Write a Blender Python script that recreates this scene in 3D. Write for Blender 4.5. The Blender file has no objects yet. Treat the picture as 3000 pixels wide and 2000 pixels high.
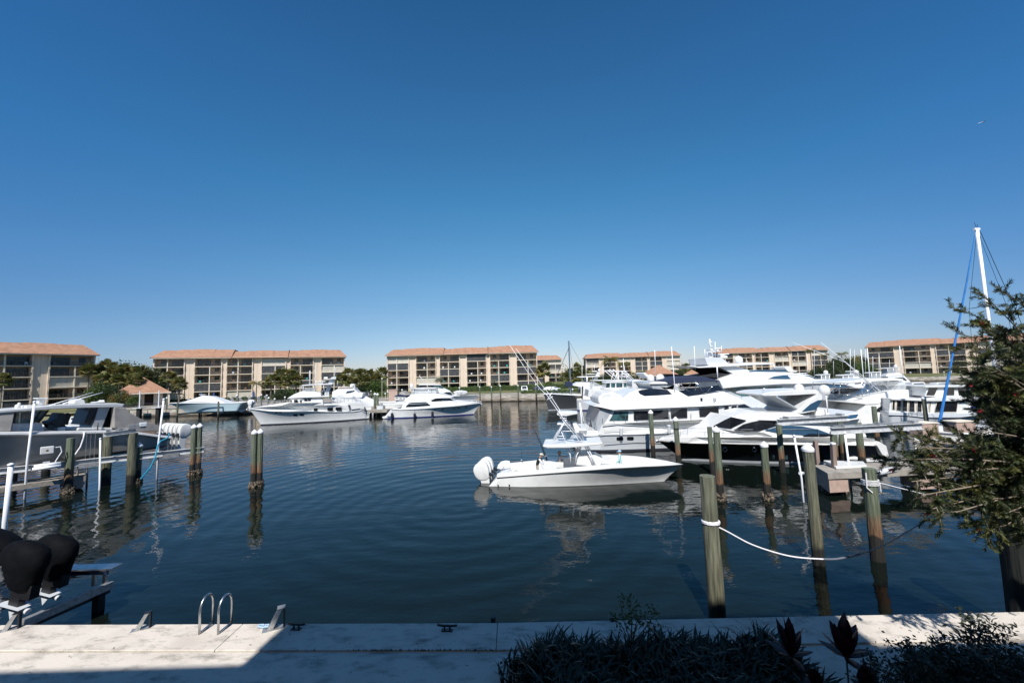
import bpy, bmesh, math, random
from mathutils import Vector as V, Matrix, noise
random.seed(7)
SC = bpy.context.scene
COL = SC.collection
# ---------------------------------------------------------------- camera
FPX, PITCH, ROLL, CAMH = 1167.0, math.atan(97/1167), math.radians(1.7), 6.7
cF = V((0, math.cos(PITCH), math.sin(PITCH)))
_r = V((1, 0, 0)); _u = V((0, -math.sin(PITCH), math.cos(PITCH)))
cR = _r*math.cos(ROLL) - _u*math.sin(ROLL); cU = _u*math.cos(ROLL) + _r*math.sin(ROLL)
cO = V((0, 0, CAMH))
cd = bpy.data.cameras.new('camera'); cam = bpy.data.objects.new('camera', cd); COL.objects.link(cam)
cd.sensor_width = 36; cd.lens = FPX*36/3000; cd.clip_start = .1; cd.clip_end = 6000
m = Matrix((cR, cU, -cF)).transposed().to_4x4(); m.translation = cO
cam.matrix_world = m; SC.camera = cam
# ---------------------------------------------------------------- light
SUN_AZ, SUN_EL = math.radians(8), math.radians(50)      # light travels towards +y, a little to +x
W = bpy.data.worlds.new('World'); SC.world = W; W.use_nodes = True
nt = W.node_tree; sky = nt.nodes.new('ShaderNodeTexSky'); sky.sky_type = 'NISHITA'; sky.sun_disc = False
sky.sun_elevation = SUN_EL; sky.sun_rotation = math.pi + SUN_AZ
sky.air_density = 1.0; sky.dust_density = .1; sky.ozone_density = 3.2; sky.altitude = 0
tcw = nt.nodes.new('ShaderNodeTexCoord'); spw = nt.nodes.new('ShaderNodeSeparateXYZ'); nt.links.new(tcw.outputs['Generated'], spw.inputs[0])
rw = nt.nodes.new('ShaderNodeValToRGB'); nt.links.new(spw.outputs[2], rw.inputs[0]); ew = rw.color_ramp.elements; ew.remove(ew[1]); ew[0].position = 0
HZ = ((0, (.55, .53, .66)), (.045, (.57, .58, .69)), (.08, (.57, .615, .70)), (.136, (.557, .647, .705)), (.233, (.50, .735, .79)), (.411, (.336, .785, .90)), (.586, (.276, .707, .889)), (.72, (.206, .60, .80)), (.80, (.30, .50, .60)), (.95, (.34, .46, .48)))   # sky tint by height: takes yellow off the horizon, dims the unseen zenith's fill
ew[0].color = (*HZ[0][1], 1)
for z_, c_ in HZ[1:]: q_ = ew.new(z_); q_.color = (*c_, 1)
def vmath(op, a, b_):
    v = nt.nodes.new('ShaderNodeVectorMath'); v.operation = op
    for i_, q_ in enumerate((a, b_)):
        if isinstance(q_, tuple): v.inputs[i_].default_value = q_
        else: nt.links.new(q_, v.inputs[i_])
    return v.outputs[0]
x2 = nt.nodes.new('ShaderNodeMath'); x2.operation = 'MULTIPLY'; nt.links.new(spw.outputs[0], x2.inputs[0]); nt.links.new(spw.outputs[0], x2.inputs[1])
side = vmath('SUBTRACT', (1, 1, 1), vmath('MULTIPLY', x2.outputs[0], (.62, .40, .13)))       # lens vignetting put into the sky colour: deeper towards the sides
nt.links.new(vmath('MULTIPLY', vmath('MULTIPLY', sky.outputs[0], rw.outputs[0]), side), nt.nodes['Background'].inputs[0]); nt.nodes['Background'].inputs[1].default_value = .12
ld = bpy.data.lights.new('sun', 'SUN'); ld.energy = 5.0; ld.angle = math.radians(.53); ld.color = (1, .965, .92)
lo = bpy.data.objects.new('sun', ld); COL.objects.link(lo)
sd = V((math.sin(SUN_AZ)*math.cos(SUN_EL), math.cos(SUN_AZ)*math.cos(SUN_EL), -math.sin(SUN_EL)))
lo.rotation_euler = sd.to_track_quat('-Z', 'Y').to_euler()
SC.view_settings.view_transform = 'Standard'; SC.view_settings.look = 'None'; SC.view_settings.gamma = 1
SC.view_settings.exposure = .30
SC.render.engine = 'CYCLES'
try:
    SC.cycles.max_bounces = 8; SC.cycles.transparent_max_bounces = 8; SC.cycles.caustics_reflective = False; SC.cycles.caustics_refractive = False
except Exception: pass
# ---------------------------------------------------------------- survey helpers: photo pixel -> point in the place
def ray(x, y): return cF + cR*((x-1500)/FPX) + cU*((1000-y)/FPX)
def P(x, y, z=0.0):
    d = ray(x, y); return cO + d*((z-CAMH)/d.z)
def PD(x, y, Y):
    d = ray(x, y); return cO + d*(Y/d.y)
# ---------------------------------------------------------------- materials
MT = {}
def mat(name, col, rough=.5, metal=0, n=None, bump=None, coat=0, spec=None, alpha=None, trans=None, coord='Object'):
    """n=(scale, second colour, contrast lo, hi); bump=(scale, strength)"""
    m = bpy.data.materials.new(name); m.use_nodes = True; t = m.node_tree; b = t.nodes['Principled BSDF']
    b.inputs['Base Color'].default_value = (*col, 1); b.inputs['Roughness'].default_value = rough; b.inputs['Metallic'].default_value = metal
    if coat: b.inputs['Coat Weight'].default_value = coat; b.inputs['Coat Roughness'].default_value = .05
    if spec is not None: b.inputs['Specular IOR Level'].default_value = spec
    if trans is not None: b.inputs['Transmission Weight'].default_value = trans
    if alpha is not None: b.inputs['Alpha'].default_value = alpha
    tc = t.nodes.new('ShaderNodeTexCoord') if (n or bump) else None
    if n:
        nz = t.nodes.new('ShaderNodeTexNoise'); nz.inputs['Scale'].default_value = n[0]; nz.inputs['Detail'].default_value = 6
        mp = t.nodes.new('ShaderNodeMapping'); t.links.new(tc.outputs[coord], mp.inputs[0]); t.links.new(mp.outputs[0], nz.inputs['Vector'])
        if len(n) > 4: mp.inputs['Scale'].default_value = n[4]
        r = t.nodes.new('ShaderNodeValToRGB'); r.color_ramp.elements[0].position = n[2]; r.color_ramp.elements[1].position = n[3]
        r.color_ramp.elements[0].color = (*col, 1); r.color_ramp.elements[1].color = (*n[1], 1)
        t.links.new(nz.outputs[0], r.inputs[0]); t.links.new(r.outputs[0], b.inputs['Base Color'])
    if bump:
        n2 = t.nodes.new('ShaderNodeTexNoise'); n2.inputs['Scale'].default_value = bump[0]; n2.inputs['Detail'].default_value = 4
        t.links.new(tc.outputs[coord], n2.inputs['Vector']); bp = t.nodes.new('ShaderNodeBump'); bp.inputs['Strength'].default_value = bump[1]
        bp.inputs['Distance'].default_value = .02
        t.links.new(n2.outputs[0], bp.inputs['Height']); t.links.new(bp.outputs[0], b.inputs['Normal'])
    MT[name] = m; return m
mat('gelcoat', (.72, .72, .705), .32, coat=.3, n=(1.6, (.64, .64, .625), .45, .75))
mat('gelcoat_cool', (.58, .60, .62), .3, coat=.4, n=(1.2, (.55, .58, .61), .4, .75))
mat('gelcoat_grey', (.40, .42, .44), .35, coat=.3, n=(1.5, (.33, .35, .37), .4, .7))
mat('nonskid', (.70, .69, .65), .7, n=(3, (.6, .59, .55), .4, .7))
mat('hull_black', (.006, .007, .010), .08, coat=1)
mat('hull_navy', (.01, .02, .06), .12, coat=1)
mat('hull_dark', (.06, .065, .07), .25, coat=.5)
mat('hull_iceblue', (.40, .52, .56), .35, coat=.3)
mat('bluestripe', (.02, .03, .14), .3)
mat('darkstripe', (.035, .035, .05), .4)
mat('glass_dark', (.008, .009, .012), .04, coat=.6, n=(.8, (.02, .022, .026), .4, .7))
mat('glass_blue', (.03, .075, .13), .05, coat=.8)
mat('glass_teal', (.05, .12, .13), .06, coat=.6, n=(2, (.02, .035, .04), .45, .6))
mat('clear_vinyl', (.55, .58, .60), .12, alpha=.45, n=(5, (.75, .77, .78), .4, .7))
mat('canvas_grey', (.30, .285, .265), .85, n=(2, (.22, .21, .20), .4, .7), bump=(6, .5))
mat('canvas_navy', (.018, .028, .065), .8, bump=(5, .5))
mat('canvas_black', (.0025, .003, .0045), .75, n=(4, (.005, .0055, .007), .4, .7), bump=(7, .8), spec=.08)
mat('cover_white', (.62, .63, .63), .6, n=(2, (.5, .5, .5), .4, .7), bump=(4, .5))
mat('chrome', (.75, .76, .78), .15, 1)
mat('alu', (.60, .62, .64), .35, 1, n=(6, (.42, .44, .46), .4, .7))
mat('alu_dull', (.42, .43, .44), .5, .6, n=(9, (.25, .25, .25), .4, .7), bump=(20, .3))
mat('pipe_white', (.82, .83, .86), .35)
mat('black_metal', (.012, .012, .014), .35)
mat('vinyl_dark', (.02, .02, .022), .5)
mat('teak', (.30, .17, .09), .6, n=(8, (.2, .11, .06), .4, .7))
mat('skin', (.42, .24, .16), .55); mat('cloth_black', (.012, .013, .016), .9); mat('cloth_white', (.7, .72, .76), .9)
mat('cloth_tan', (.30, .24, .21), .9); mat('cloth_aqua', (.40, .62, .62), .9); mat('cloth_green', (.12, .17, .15), .9)
mat('cloth_khaki', (.35, .31, .24), .9); mat('cap_blue', (.35, .5, .68), .9); mat('cap_white', (.7, .62, .52), .9)
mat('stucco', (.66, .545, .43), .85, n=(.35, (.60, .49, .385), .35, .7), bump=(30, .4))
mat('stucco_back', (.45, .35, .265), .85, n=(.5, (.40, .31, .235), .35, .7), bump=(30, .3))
mat('trim_white', (.72, .64, .52), .8, n=(1.5, (.62, .55, .45), .35, .7))
mat('shutter_cream', (.58, .54, .46), .7, n=(2, (.5, .46, .39), .4, .6))
mat('roofline_dark', (.05, .035, .03), .8)
mat('glass_window', (.012, .014, .017), .06, n=(1.3, (.06, .07, .075), .5, .62))
mat('window_frame', (.10, .095, .09), .5)
mat('screen_mesh', (.03, .032, .036), .6, n=(1.1, (.07, .07, .072), .4, .65))
mat('rail_dark', (.05, .042, .036), .6)
mat('umbrella_blue', (.01, .06, .25), .8); mat('lounger_white', (.7, .72, .76), .6); mat('turquoise', (.05, .42, .42), .7)
mat('concrete_wall', (.36, .33, .29), .9, n=(.8, (.24, .22, .19), .35, .7), bump=(6, .6))
mat('deck_concrete', (.60, .545, .475), .88, n=(1.3, (.50, .45, .39), .50, .74, (1, 1, 1)), bump=(25, .3))
mat('hull_taupe', (.36, .34, .31), .3, coat=.4, n=(1.5, (.31, .295, .27), .4, .7))
mat('pier_concrete', (.34, .31, .27), .9, n=(1.5, (.24, .22, .19), .4, .7), bump=(8, .5))
mat('stone_pink', (.46, .33, .27), .9, n=(3, (.36, .26, .21), .4, .7), bump=(12, .6))
mat('grass', (.075, .10, .028), .95, n=(.25, (.17, .145, .06), .42, .62), bump=(4, .6), coord='Generated' if 0 else 'Object')
mat('bank', (.21, .17, .12), .95, n=(.6, (.11, .12, .05), .4, .6), bump=(3, 1))
mat('pavement', (.30, .27, .24), .9, n=(.5, (.25, .225, .20), .4, .7))
mat('leaf_green', (.055, .095, .022), .55, n=(.9, (.10, .15, .03), .4, .65))
mat('leaf_dark', (.030, .052, .018), .55, n=(.9, (.055, .08, .022), .4, .65))
mat('leaf_palm', (.14, .16, .05), .6, n=(.5, (.32, .25, .085), .45, .66))
mat('leaf_coconut', (.12, .125, .03), .55, n=(.4, (.32, .20, .06), .5, .66))
mat('leaf_silver', (.17, .20, .14), .6, n=(1, (.24, .27, .20), .4, .65))
mat('leaf_hedge', (.075, .13, .02), .6, n=(.8, (.13, .19, .035), .4, .65))
mat('leaf_orange', (.09, .11, .03), .6, n=(.7, (.42, .16, .03), .52, .68))
mat('bark', (.13, .105, .08), .9, n=(3, (.08, .065, .05), .4, .7), bump=(9, .9))
mat('bark_palm', (.20, .165, .125), .9, n=(4, (.12, .10, .08), .4, .7), bump=(9, .9))
mat('bark_pale', (.26, .215, .165), .85, n=(9, (.15, .12, .09), .4, .7))
mat('flower_red', (.30, .01, .02), .7); mat('leaf_ti', (.03, .003, .006), .5, n=(8, (.075, .006, .012), .4, .7))
mat('leaf_brush', (.040, .060, .020), .55, n=(2.5, (.15, .155, .04), .48, .66))
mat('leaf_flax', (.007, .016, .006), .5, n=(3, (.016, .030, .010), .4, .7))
mat('leaf_sapling', (.05, .085, .015), .5)
mat('rope_white', (.75, .74, .78), .8, bump=(40, .8)); mat('rope_blue', (.0, .24, .38), .6); mat('hose_grey', (.10, .12, .15), .7)
mat('sail_blue', (.01, .17, .50), .7, n=(3, (.015, .12, .36), .4, .7)); mat('lamp_glass', (.75, .75, .72), .3)
mat('cap_cone', (.78, .78, .80), .5, n=(5, (.6, .6, .6), .5, .8)); mat('barnacle', (.055, .045, .035), .9, n=(9, (.22, .17, .12), .45, .6), bump=(14, 1))
mat('car_white', (.75, .76, .77), .3, coat=.5); mat('car_blue', (.02, .03, .09), .3, coat=.6); mat('tyre', (.012, .012, .012), .8)
mat('wood_plank', (.24, .18, .15), .85, n=(3, (.15, .11, .095), .4, .7, (1, 1, .15)))
mat('fender_navy', (.01, .012, .03), .5); mat('bird', (.55, .57, .6), .7); mat('red_trim', (.35, .04, .03), .5)
def grime(name, layers):
    t = MT[name].node_tree; b = t.nodes['Principled BSDF']; src = b.inputs['Base Color'].links[0].from_socket; g = t.nodes.new('ShaderNodeNewGeometry')
    for sc, rot, an, lo, hi, dark in layers:
        mp = t.nodes.new('ShaderNodeMapping'); mp.inputs['Scale'].default_value = an; mp.inputs['Rotation'].default_value = (0, 0, rot); t.links.new(g.outputs['Position'], mp.inputs[0])
        n = t.nodes.new('ShaderNodeTexNoise'); n.inputs['Scale'].default_value = sc; n.inputs['Detail'].default_value = 8; n.inputs['Roughness'].default_value = .7; t.links.new(mp.outputs[0], n.inputs['Vector'])
        r = t.nodes.new('ShaderNodeMapRange'); r.inputs[1].default_value = lo; r.inputs[2].default_value = hi; r.inputs[3].default_value = 1; r.inputs[4].default_value = dark; t.links.new(n.outputs[0], r.inputs[0])
        v = t.nodes.new('ShaderNodeVectorMath'); v.operation = 'SCALE'; t.links.new(src, v.inputs[0]); t.links.new(r.outputs[0], v.inputs['Scale']); src = v.outputs[0]
    t.links.new(src, b.inputs['Base Color'])
grime('deck_concrete', [(1.6, .9, (1, 2.5, 1), .50, .68, .48), (9, .2, (1, 1, 1), .60, .68, .72)])
grime('pier_concrete', [(2.5, 0, (1, 1, 1), .5, .68, .5)]); grime('gelcoat_cool', [(1.5, 0, (1, 1, .25), .56, .75, .86)]); grime('gelcoat', [(1.2, 0, (1, 1, .3), .58, .78, .90)])
# roof shingles
def roof_mat():
    m = mat('shingle', (.46, .25, .16), .9); t = m.node_tree; b = t.nodes['Principled BSDF']
    tc = t.nodes.new('ShaderNodeTexCoord'); br = t.nodes.new('ShaderNodeTexBrick'); mp = t.nodes.new('ShaderNodeMapping')
    t.links.new(tc.outputs['Object'], mp.inputs[0]); t.links.new(mp.outputs[0], br.inputs['Vector']); mp.inputs['Rotation'].default_value = (0, 0, 0)
    br.inputs['Scale'].default_value = 1.0; br.inputs['Brick Width'].default_value = .55; br.inputs['Row Height'].default_value = .3; br.inputs['Mortar Size'].default_value = .012
    br.inputs['Color1'].default_value = (.37, .205, .13, 1); br.inputs['Color2'].default_value = (.29, .155, .097, 1); br.inputs['Mortar'].default_value = (.26, .13, .08, 1)
    nz = t.nodes.new('ShaderNodeTexNoise'); nz.inputs['Scale'].default_value = .7; nz.inputs['Detail'].default_value = 8; t.links.new(tc.outputs['Object'], nz.inputs['Vector'])
    mx = t.nodes.new('ShaderNodeMix'); mx.data_type = 'RGBA'; mx.inputs[0].default_value = .35; mx.blend_type = 'OVERLAY'
    t.links.new(br.outputs[0], mx.inputs[6]); t.links.new(nz.outputs[0], mx.inputs[7]); t.links.new(mx.outputs[2], b.inputs['Base Color'])
roof_mat()
def zbands(name, stops, rough=.85, nscale=(2, 2, 1), amp=.5, z0=-1, z1=5, streak=(19, 19, 1.3)):
    """colour bands by height above the water: tide marks and weathering on timber"""
    m = mat(name, (.1, .1, .1), rough); t = m.node_tree; b = t.nodes['Principled BSDF']
    g = t.nodes.new('ShaderNodeNewGeometry'); sp = t.nodes.new('ShaderNodeSeparateXYZ'); t.links.new(g.outputs['Position'], sp.inputs[0])
    mp = t.nodes.new('ShaderNodeMapping'); mp.inputs['Scale'].default_value = nscale; t.links.new(g.outputs['Position'], mp.inputs[0])
    nz = t.nodes.new('ShaderNodeTexNoise'); nz.inputs['Scale'].default_value = 1.6; nz.inputs['Detail'].default_value = 5; t.links.new(mp.outputs[0], nz.inputs['Vector'])
    ma = t.nodes.new('ShaderNodeMath'); ma.operation = 'MULTIPLY_ADD'; ma.inputs[1].default_value = amp; t.links.new(nz.outputs[0], ma.inputs[0]); t.links.new(sp.outputs[2], ma.inputs[2])
    mr = t.nodes.new('ShaderNodeMapRange'); mr.inputs[1].default_value = z0 + amp/2; mr.inputs[2].default_value = z1 + amp/2; t.links.new(ma.outputs[0], mr.inputs[0])
    cr = t.nodes.new('ShaderNodeValToRGB'); e = cr.color_ramp.elements; e.remove(e[1]); e[0].position = 0; e[0].color = (*stops[0][1], 1)
    for z, c in stops[1:]: q = e.new((z - z0)/(z1 - z0)); q.color = (*c, 1)
    t.links.new(mr.outputs[0], cr.inputs[0])
    n2 = t.nodes.new('ShaderNodeTexNoise'); n2.inputs['Scale'].default_value = 1; n2.inputs['Detail'].default_value = 6; m2 = t.nodes.new('ShaderNodeMapping'); m2.inputs['Scale'].default_value = streak
    t.links.new(g.outputs['Position'], m2.inputs[0]); t.links.new(m2.outputs[0], n2.inputs['Vector'])
    r2 = t.nodes.new('ShaderNodeMapRange'); r2.inputs[1].default_value = .3; r2.inputs[2].default_value = .7; r2.inputs[3].default_value = .42; r2.inputs[4].default_value = 1.5; t.links.new(n2.outputs[0], r2.inputs[0])
    mx = t.nodes.new('ShaderNodeVectorMath'); mx.operation = 'SCALE'; t.links.new(cr.outputs[0], mx.inputs[0]); t.links.new(r2.outputs[0], mx.inputs['Scale'])
    t.links.new(mx.outputs[0], b.inputs['Base Color'])
    bp = t.nodes.new('ShaderNodeBump'); bp.inputs['Strength'].default_value = .8; bp.inputs['Distance'].default_value = .02; t.links.new(n2.outputs[0], bp.inputs['Height']); t.links.new(bp.outputs[0], b.inputs['Normal'])
zbands('pile_wood', [(-1, (.006, .006, .005)), (.35, (.012, .011, .009)), (.78, (.016, .015, .012)), (.86, (.15, .08, .04)), (1.3, (.15, .10, .06)), (1.65, (.11, .13, .085)), (5, (.13, .155, .115))])
zbands('pile_old', [(-1, (.006, .006, .005)), (.5, (.012, .012, .009)), (.7, (.10, .095, .06)), (1.6, (.125, .125, .085)), (5, (.115, .125, .09))])
zbands('pile_dark', [(-1, (.004, .005, .005)), (.9, (.008, .009, .008)), (5, (.016, .02, .016))])
zbands('wall_far', [(-1, (.02, .018, .015)), (.25, (.06, .05, .035)), (.42, (.30, .255, .20)), (1.1, (.37, .335, .285)), (5, (.40, .365, .31))], nscale=(.4, .4, 1), amp=.35, streak=(.6, .6, 2.5))
def leafback(*names):
    for k in names:
        t = MT[k].node_tree; b = t.nodes['Principled BSDF']; o = [n for n in t.nodes if n.type == 'OUTPUT_MATERIAL'][0]
        tr = t.nodes.new('ShaderNodeBsdfTranslucent'); mx = t.nodes.new('ShaderNodeMixShader'); mx.inputs[0].default_value = .28
        src = b.inputs['Base Color'].links
        if src: t.links.new(src[0].from_socket, tr.inputs[0])
        else: tr.inputs[0].default_value = b.inputs['Base Color'].default_value
        t.links.new(b.outputs[0], mx.inputs[1]); t.links.new(tr.outputs[0], mx.inputs[2]); t.links.new(mx.outputs[0], o.inputs[0])
leafback('leaf_green', 'leaf_dark', 'leaf_palm', 'leaf_coconut', 'leaf_hedge', 'leaf_orange', 'leaf_brush', 'leaf_sapling', 'leaf_silver')
def water_mat():
    m = mat('water', (.004, .007, .0055), .02); t = m.node_tree; b = t.nodes['Principled BSDF']; b.inputs['IOR'].default_value = 1.34
    g = t.nodes.new('ShaderNodeNewGeometry'); last = None
    def wave(scale, aniso, rot, det, dist, strength, kind='noise'):
        nonlocal last
        mp = t.nodes.new('ShaderNodeMapping'); mp.inputs['Scale'].default_value = aniso; mp.inputs['Rotation'].default_value = (0, 0, rot)
        t.links.new(g.outputs['Position'], mp.inputs[0])
        if kind == 'noise':
            n = t.nodes.new('ShaderNodeTexNoise'); n.inputs['Scale'].default_value = scale; n.inputs['Detail'].default_value = det; n.inputs['Roughness'].default_value = .45
        else:
            n = t.nodes.new('ShaderNodeTexWave'); n.wave_type = 'RINGS'; n.rings_direction = 'Z'; n.inputs['Scale'].default_value = scale; n.inputs['Distortion'].default_value = 3.5
            n.inputs['Detail'].default_value = 2; n.inputs['Detail Scale'].default_value = .25; mp.inputs['Location'].default_value = aniso; mp.inputs['Scale'].default_value = (1, 1, 0)
        t.links.new(mp.outputs[0], n.inputs['Vector'])
        bp = t.nodes.new('ShaderNodeBump'); bp.inputs['Strength'].default_value = strength; bp.inputs['Distance'].default_value = dist
        t.links.new(n.outputs[0], bp.inputs['Height'])
        if last: t.links.new(last, bp.inputs['Normal'])
        last = bp.outputs[0]
    wave(.16, (1, 1.5, 1), .3, 1, .06, 1)
    wave(.55, (.7, 1.8, 1), -.25, 1.5, .026, 1)
    wave(2.4, (.8, 1.5, 1), .2, 2, .0075, 1)
    wave(7.5, (1, 1.4, 1), -.5, 2, .0020, 1)
    wave(.045, (1, 1.2, 1), .8, 2, .16, 1)
    wave(.28, (3.0, -21, 0), 0, 1, .007, 1, 'rings')
    t.links.new(last, b.inputs['Normal'])
water_mat()
# ---------------------------------------------------------------- mesh building
class MB:
    def __init__(s): s.v = []; s.f = []
    def add(s, vs, fs):
        k = len(s.v); s.v += [tuple(q) for q in vs]; s.f += [tuple(i+k for i in f) for f in fs]; return s
    def box(s, x0, x1, y0, y1, z0, z1):
        return s.add([(x, y, z) for x in (x0, x1) for y in (y0, y1) for z in (z0, z1)],
                     [(0, 1, 3, 2), (4, 6, 7, 5), (0, 4, 5, 1), (2, 3, 7, 6), (0, 2, 6, 4), (1, 5, 7, 3)])
    def bar(s, a, b, w, h=None, up=(0, 0, 1)):
        a, b = V(a), V(b); h = h or w; d = (b-a).normalized(); u = V(up)
        if abs(d.dot(u)) > .99: u = V((1, 0, 0))
        x = d.cross(u).normalized(); y = x.cross(d).normalized()
        q = [p + x*i*w/2 + y*j*h/2 for p in (a, b) for i, j in ((-1, -1), (1, -1), (1, 1), (-1, 1))]
        return s.add(q, [(0, 1, 2, 3), (7, 6, 5, 4), (0, 4, 5, 1), (1, 5, 6, 2), (2, 6, 7, 3), (3, 7, 4, 0)])
    def tube(s, pts, r, n=6, r2=None, cap=True):
        pts = [V(p) for p in pts]; k = len(s.v); m_ = len(pts); px = None
        for i, p in enumerate(pts):
            d = (pts[min(i+1, m_-1)] - pts[max(i-1, 0)]).normalized()
            if px is None: px = d.orthogonal().normalized()
            px = (px - d*px.dot(d)).normalized(); py = d.cross(px)
            rr = r if r2 is None else r + (r2-r)*i/(m_-1)
            for j in range(n):
                a = 2*math.pi*j/n; s.v.append(tuple(p + px*math.cos(a)*rr + py*math.sin(a)*rr))
        for i in range(m_-1):
            for j in range(n):
                s.f.append((k+i*n+j, k+i*n+(j+1) % n, k+(i+1)*n+(j+1) % n, k+(i+1)*n+j))
        if cap: s.f.append(tuple(k+j for j in range(n))[::-1]); s.f.append(tuple(k+(m_-1)*n+j for j in range(n)))
        return s
    def lathe(s, prof, c=(0, 0, 0), n=16):
        k = len(s.v); c = V(c)
        for r, z in prof:
            for j in range(n): a = 2*math.pi*j/n; s.v.append((c.x+r*math.cos(a), c.y+r*math.sin(a), c.z+z))
        for i in range(len(prof)-1):
            for j in range(n): s.f.append((k+i*n+j, k+i*n+(j+1) % n, k+(i+1)*n+(j+1) % n, k+(i+1)*n+j))
        s.f.append(tuple(k+j for j in range(n))[::-1]); s.f.append(tuple(k+(len(prof)-1)*n+j for j in range(n)))
        return s
    def ball(s, c, rx, ry=None, rz=None, n=12, m_=8):
        ry = ry or rx; rz = rz or rx; c = V(c); k = len(s.v)
        for i in range(m_+1):
            t = math.pi*i/m_; t = min(max(t, .02), math.pi-.02)
            for j in range(n): a = 2*math.pi*j/n; s.v.append((c.x+rx*math.sin(t)*math.cos(a), c.y+ry*math.sin(t)*math.sin(a), c.z+rz*math.cos(t)))
        for i in range(m_):
            for j in range(n): s.f.append((k+i*n+j, k+(i+1)*n+j, k+(i+1)*n+(j+1) % n, k+i*n+(j+1) % n))
        return s
    def mesh(s, name, smooth=False, fix=True):
        me = bpy.data.meshes.new(name); me.from_pydata(s.v, [], s.f)
        if fix:
            b = bmesh.new(); b.from_mesh(me); bmesh.ops.recalc_face_normals(b, faces=b.faces); b.to_mesh(me); b.free()
        if smooth: me.shade_smooth() if hasattr(me, 'shade_smooth') else None
        me.update(); return me
    def build(s, name, m, parent=None, smooth=False, loc=None, fix=True, bevel=0):
        me = s.mesh(name, smooth, fix); o = bpy.data.objects.new(name, me); COL.objects.link(o); me.materials.append(MT[m])
        if parent: o.parent = parent
        if loc is not None: o.location = loc
        if bevel:
            bv = o.modifiers.new('bevel', 'BEVEL'); bv.width = bevel; bv.segments = 2; bv.limit_method = 'ANGLE'; bv.angle_limit = math.radians(30)
        return o
def thing(name, label, cat, loc=(0, 0, 0), rot=0, group=None):
    o = bpy.data.objects.new(name, None); COL.objects.link(o); o.location = loc; o.rotation_euler = (0, 0, rot); o.empty_display_size = .3
    return tag(o, label, cat, group)
def tag(o, label, cat, group=None, kind=None):
    if label: o['label'] = label
    if cat: o['category'] = cat
    if group: o['group'] = group
    if kind: o['kind'] = kind
    return o
def struct(o): o['kind'] = 'structure'; return o
def inst(me, name, parent, loc=(0, 0, 0), rot=0, scale=None):
    o = bpy.data.objects.new(name, me); COL.objects.link(o); o.parent = parent; o.location = loc; o.rotation_euler = (0, 0, rot)
    if scale: o.scale = scale
    return o
def mesh_of(mb, name, m, **k):
    me = mb.mesh(name, **k); me.materials.append(MT[m]); return me
def copy_tree(o, parent=None):
    c = o.copy(); COL.objects.link(c); c.parent = parent
    for ch in [x for x in o.children]: copy_tree(ch, c)
    return c
def flat_poly(pts, z=None, thick=None):
    """filled polygon, optional downward thickness"""
    b = bmesh.new(); vs = [b.verts.new((p[0], p[1], p[2] if z is None else z)) for p in pts]; f = b.faces.new(vs)
    if thick:
        r = bmesh.ops.extrude_face_region(b, geom=[f]); bmesh.ops.translate(b, vec=(0, 0, -thick), verts=[v for v in r['geom'] if isinstance(v, bmesh.types.BMVert)])
    bmesh.ops.triangulate(b, faces=[f for f in b.faces if len(f.verts) > 4]); bmesh.ops.recalc_face_normals(b, faces=b.faces)
    mb = MB(); b.verts.index_update(); mb.add([v.co for v in b.verts], [[v.index for v in f.verts] for f in b.faces]); b.free(); return mb
# ================================================================= SETTING
g = 60; wm = MB(); R_ = 3500
wm.add([(-R_, 3, 0), (R_, 3, 0), (R_, R_, 0), (-R_, R_, 0)], [(0, 1, 2, 3)])
struct(wm.build('water', 'water', fix=False)); 
# far shore: quay line, left to right
SH = [(-330, 62), (-150, 66), (-118, 76), (-97, 82), (-82, 85.8), (-57, 85.2), (-40, 92), (-27, 98), (-20, 103.5), (-9, 103), (11.5, 98), (40, 108), (62, 150), (110, 163), (140, 141), (168, 138), (420, 150)]
GZ = 1.35
land = flat_poly([(x, y+.3) for x, y in SH] + [(3000, 400), (3000, 3300), (-3000, 3300), (-3000, 100)], GZ)
struct(land.build('ground', 'grass', fix=False))
def wall_run(pts, name, m, top, thick, bot=-1.5, label=None):
    mb = MB()
    for (a, b) in zip(pts[:-1], pts[1:]):
        d = (V(b)-V(a)).normalized(); nn = V((-d.y, d.x)); a2 = V(a)-d*.0; b2 = V(b)
        q = [a2, b2, b2+nn*thick, a2+nn*thick]
        mb.add([(p.x, p.y, z) for z in (bot, top) for p in q], [(0, 1, 5, 4), (1, 2, 6, 5), (2, 3, 7, 6), (3, 0, 4, 7), (4, 5, 6, 7)])
    o = mb.build(name, m, fix=True)
    if label: tag(o, label, 'seawall')
    return o
wall_run(SH[4:8], 'seawall', 'wall_far', GZ+.12, .5, label='grey concrete seawall below the pool terrace on the far left shore')
wall_run(SH[7:11], 'seawall', 'wall_far', GZ+.55, .5, label='long pale concrete seawall in front of the middle apartment block')
wall_run(SH[10:14], 'seawall', 'wall_far', GZ+.3, .5, label='far seawall behind the crowded yachts at centre right')
wall_run(SH[13:], 'seawall', 'wall_far', GZ+.3, .5, label='distant grey seawall below the lawn at far right')
bank = MB(); n = 40
for i in range(n+1):
    t = i/n; j = min(int(t*4), 3); tt = t*4-j; a, b = V((*SH[j], 0)), V((*SH[j+1], 0)); p = a.lerp(b, tt)
    for k, (dy, z) in enumerate(((-2.0, -.6), (-.6, .35), (.6, .95), (2.5, GZ+.02), (6, GZ+.05))):
        bank.v.append((p.x, p.y+dy+random.uniform(-.35, .35), z+random.uniform(-.12, .12)*(k < 4)))
for i in range(n):
    for k in range(4): bank.f.append((i*5+k, (i+1)*5+k, (i+1)*5+k+1, i*5+k+1))
struct(bank.build('terrain', 'bank'))
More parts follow.
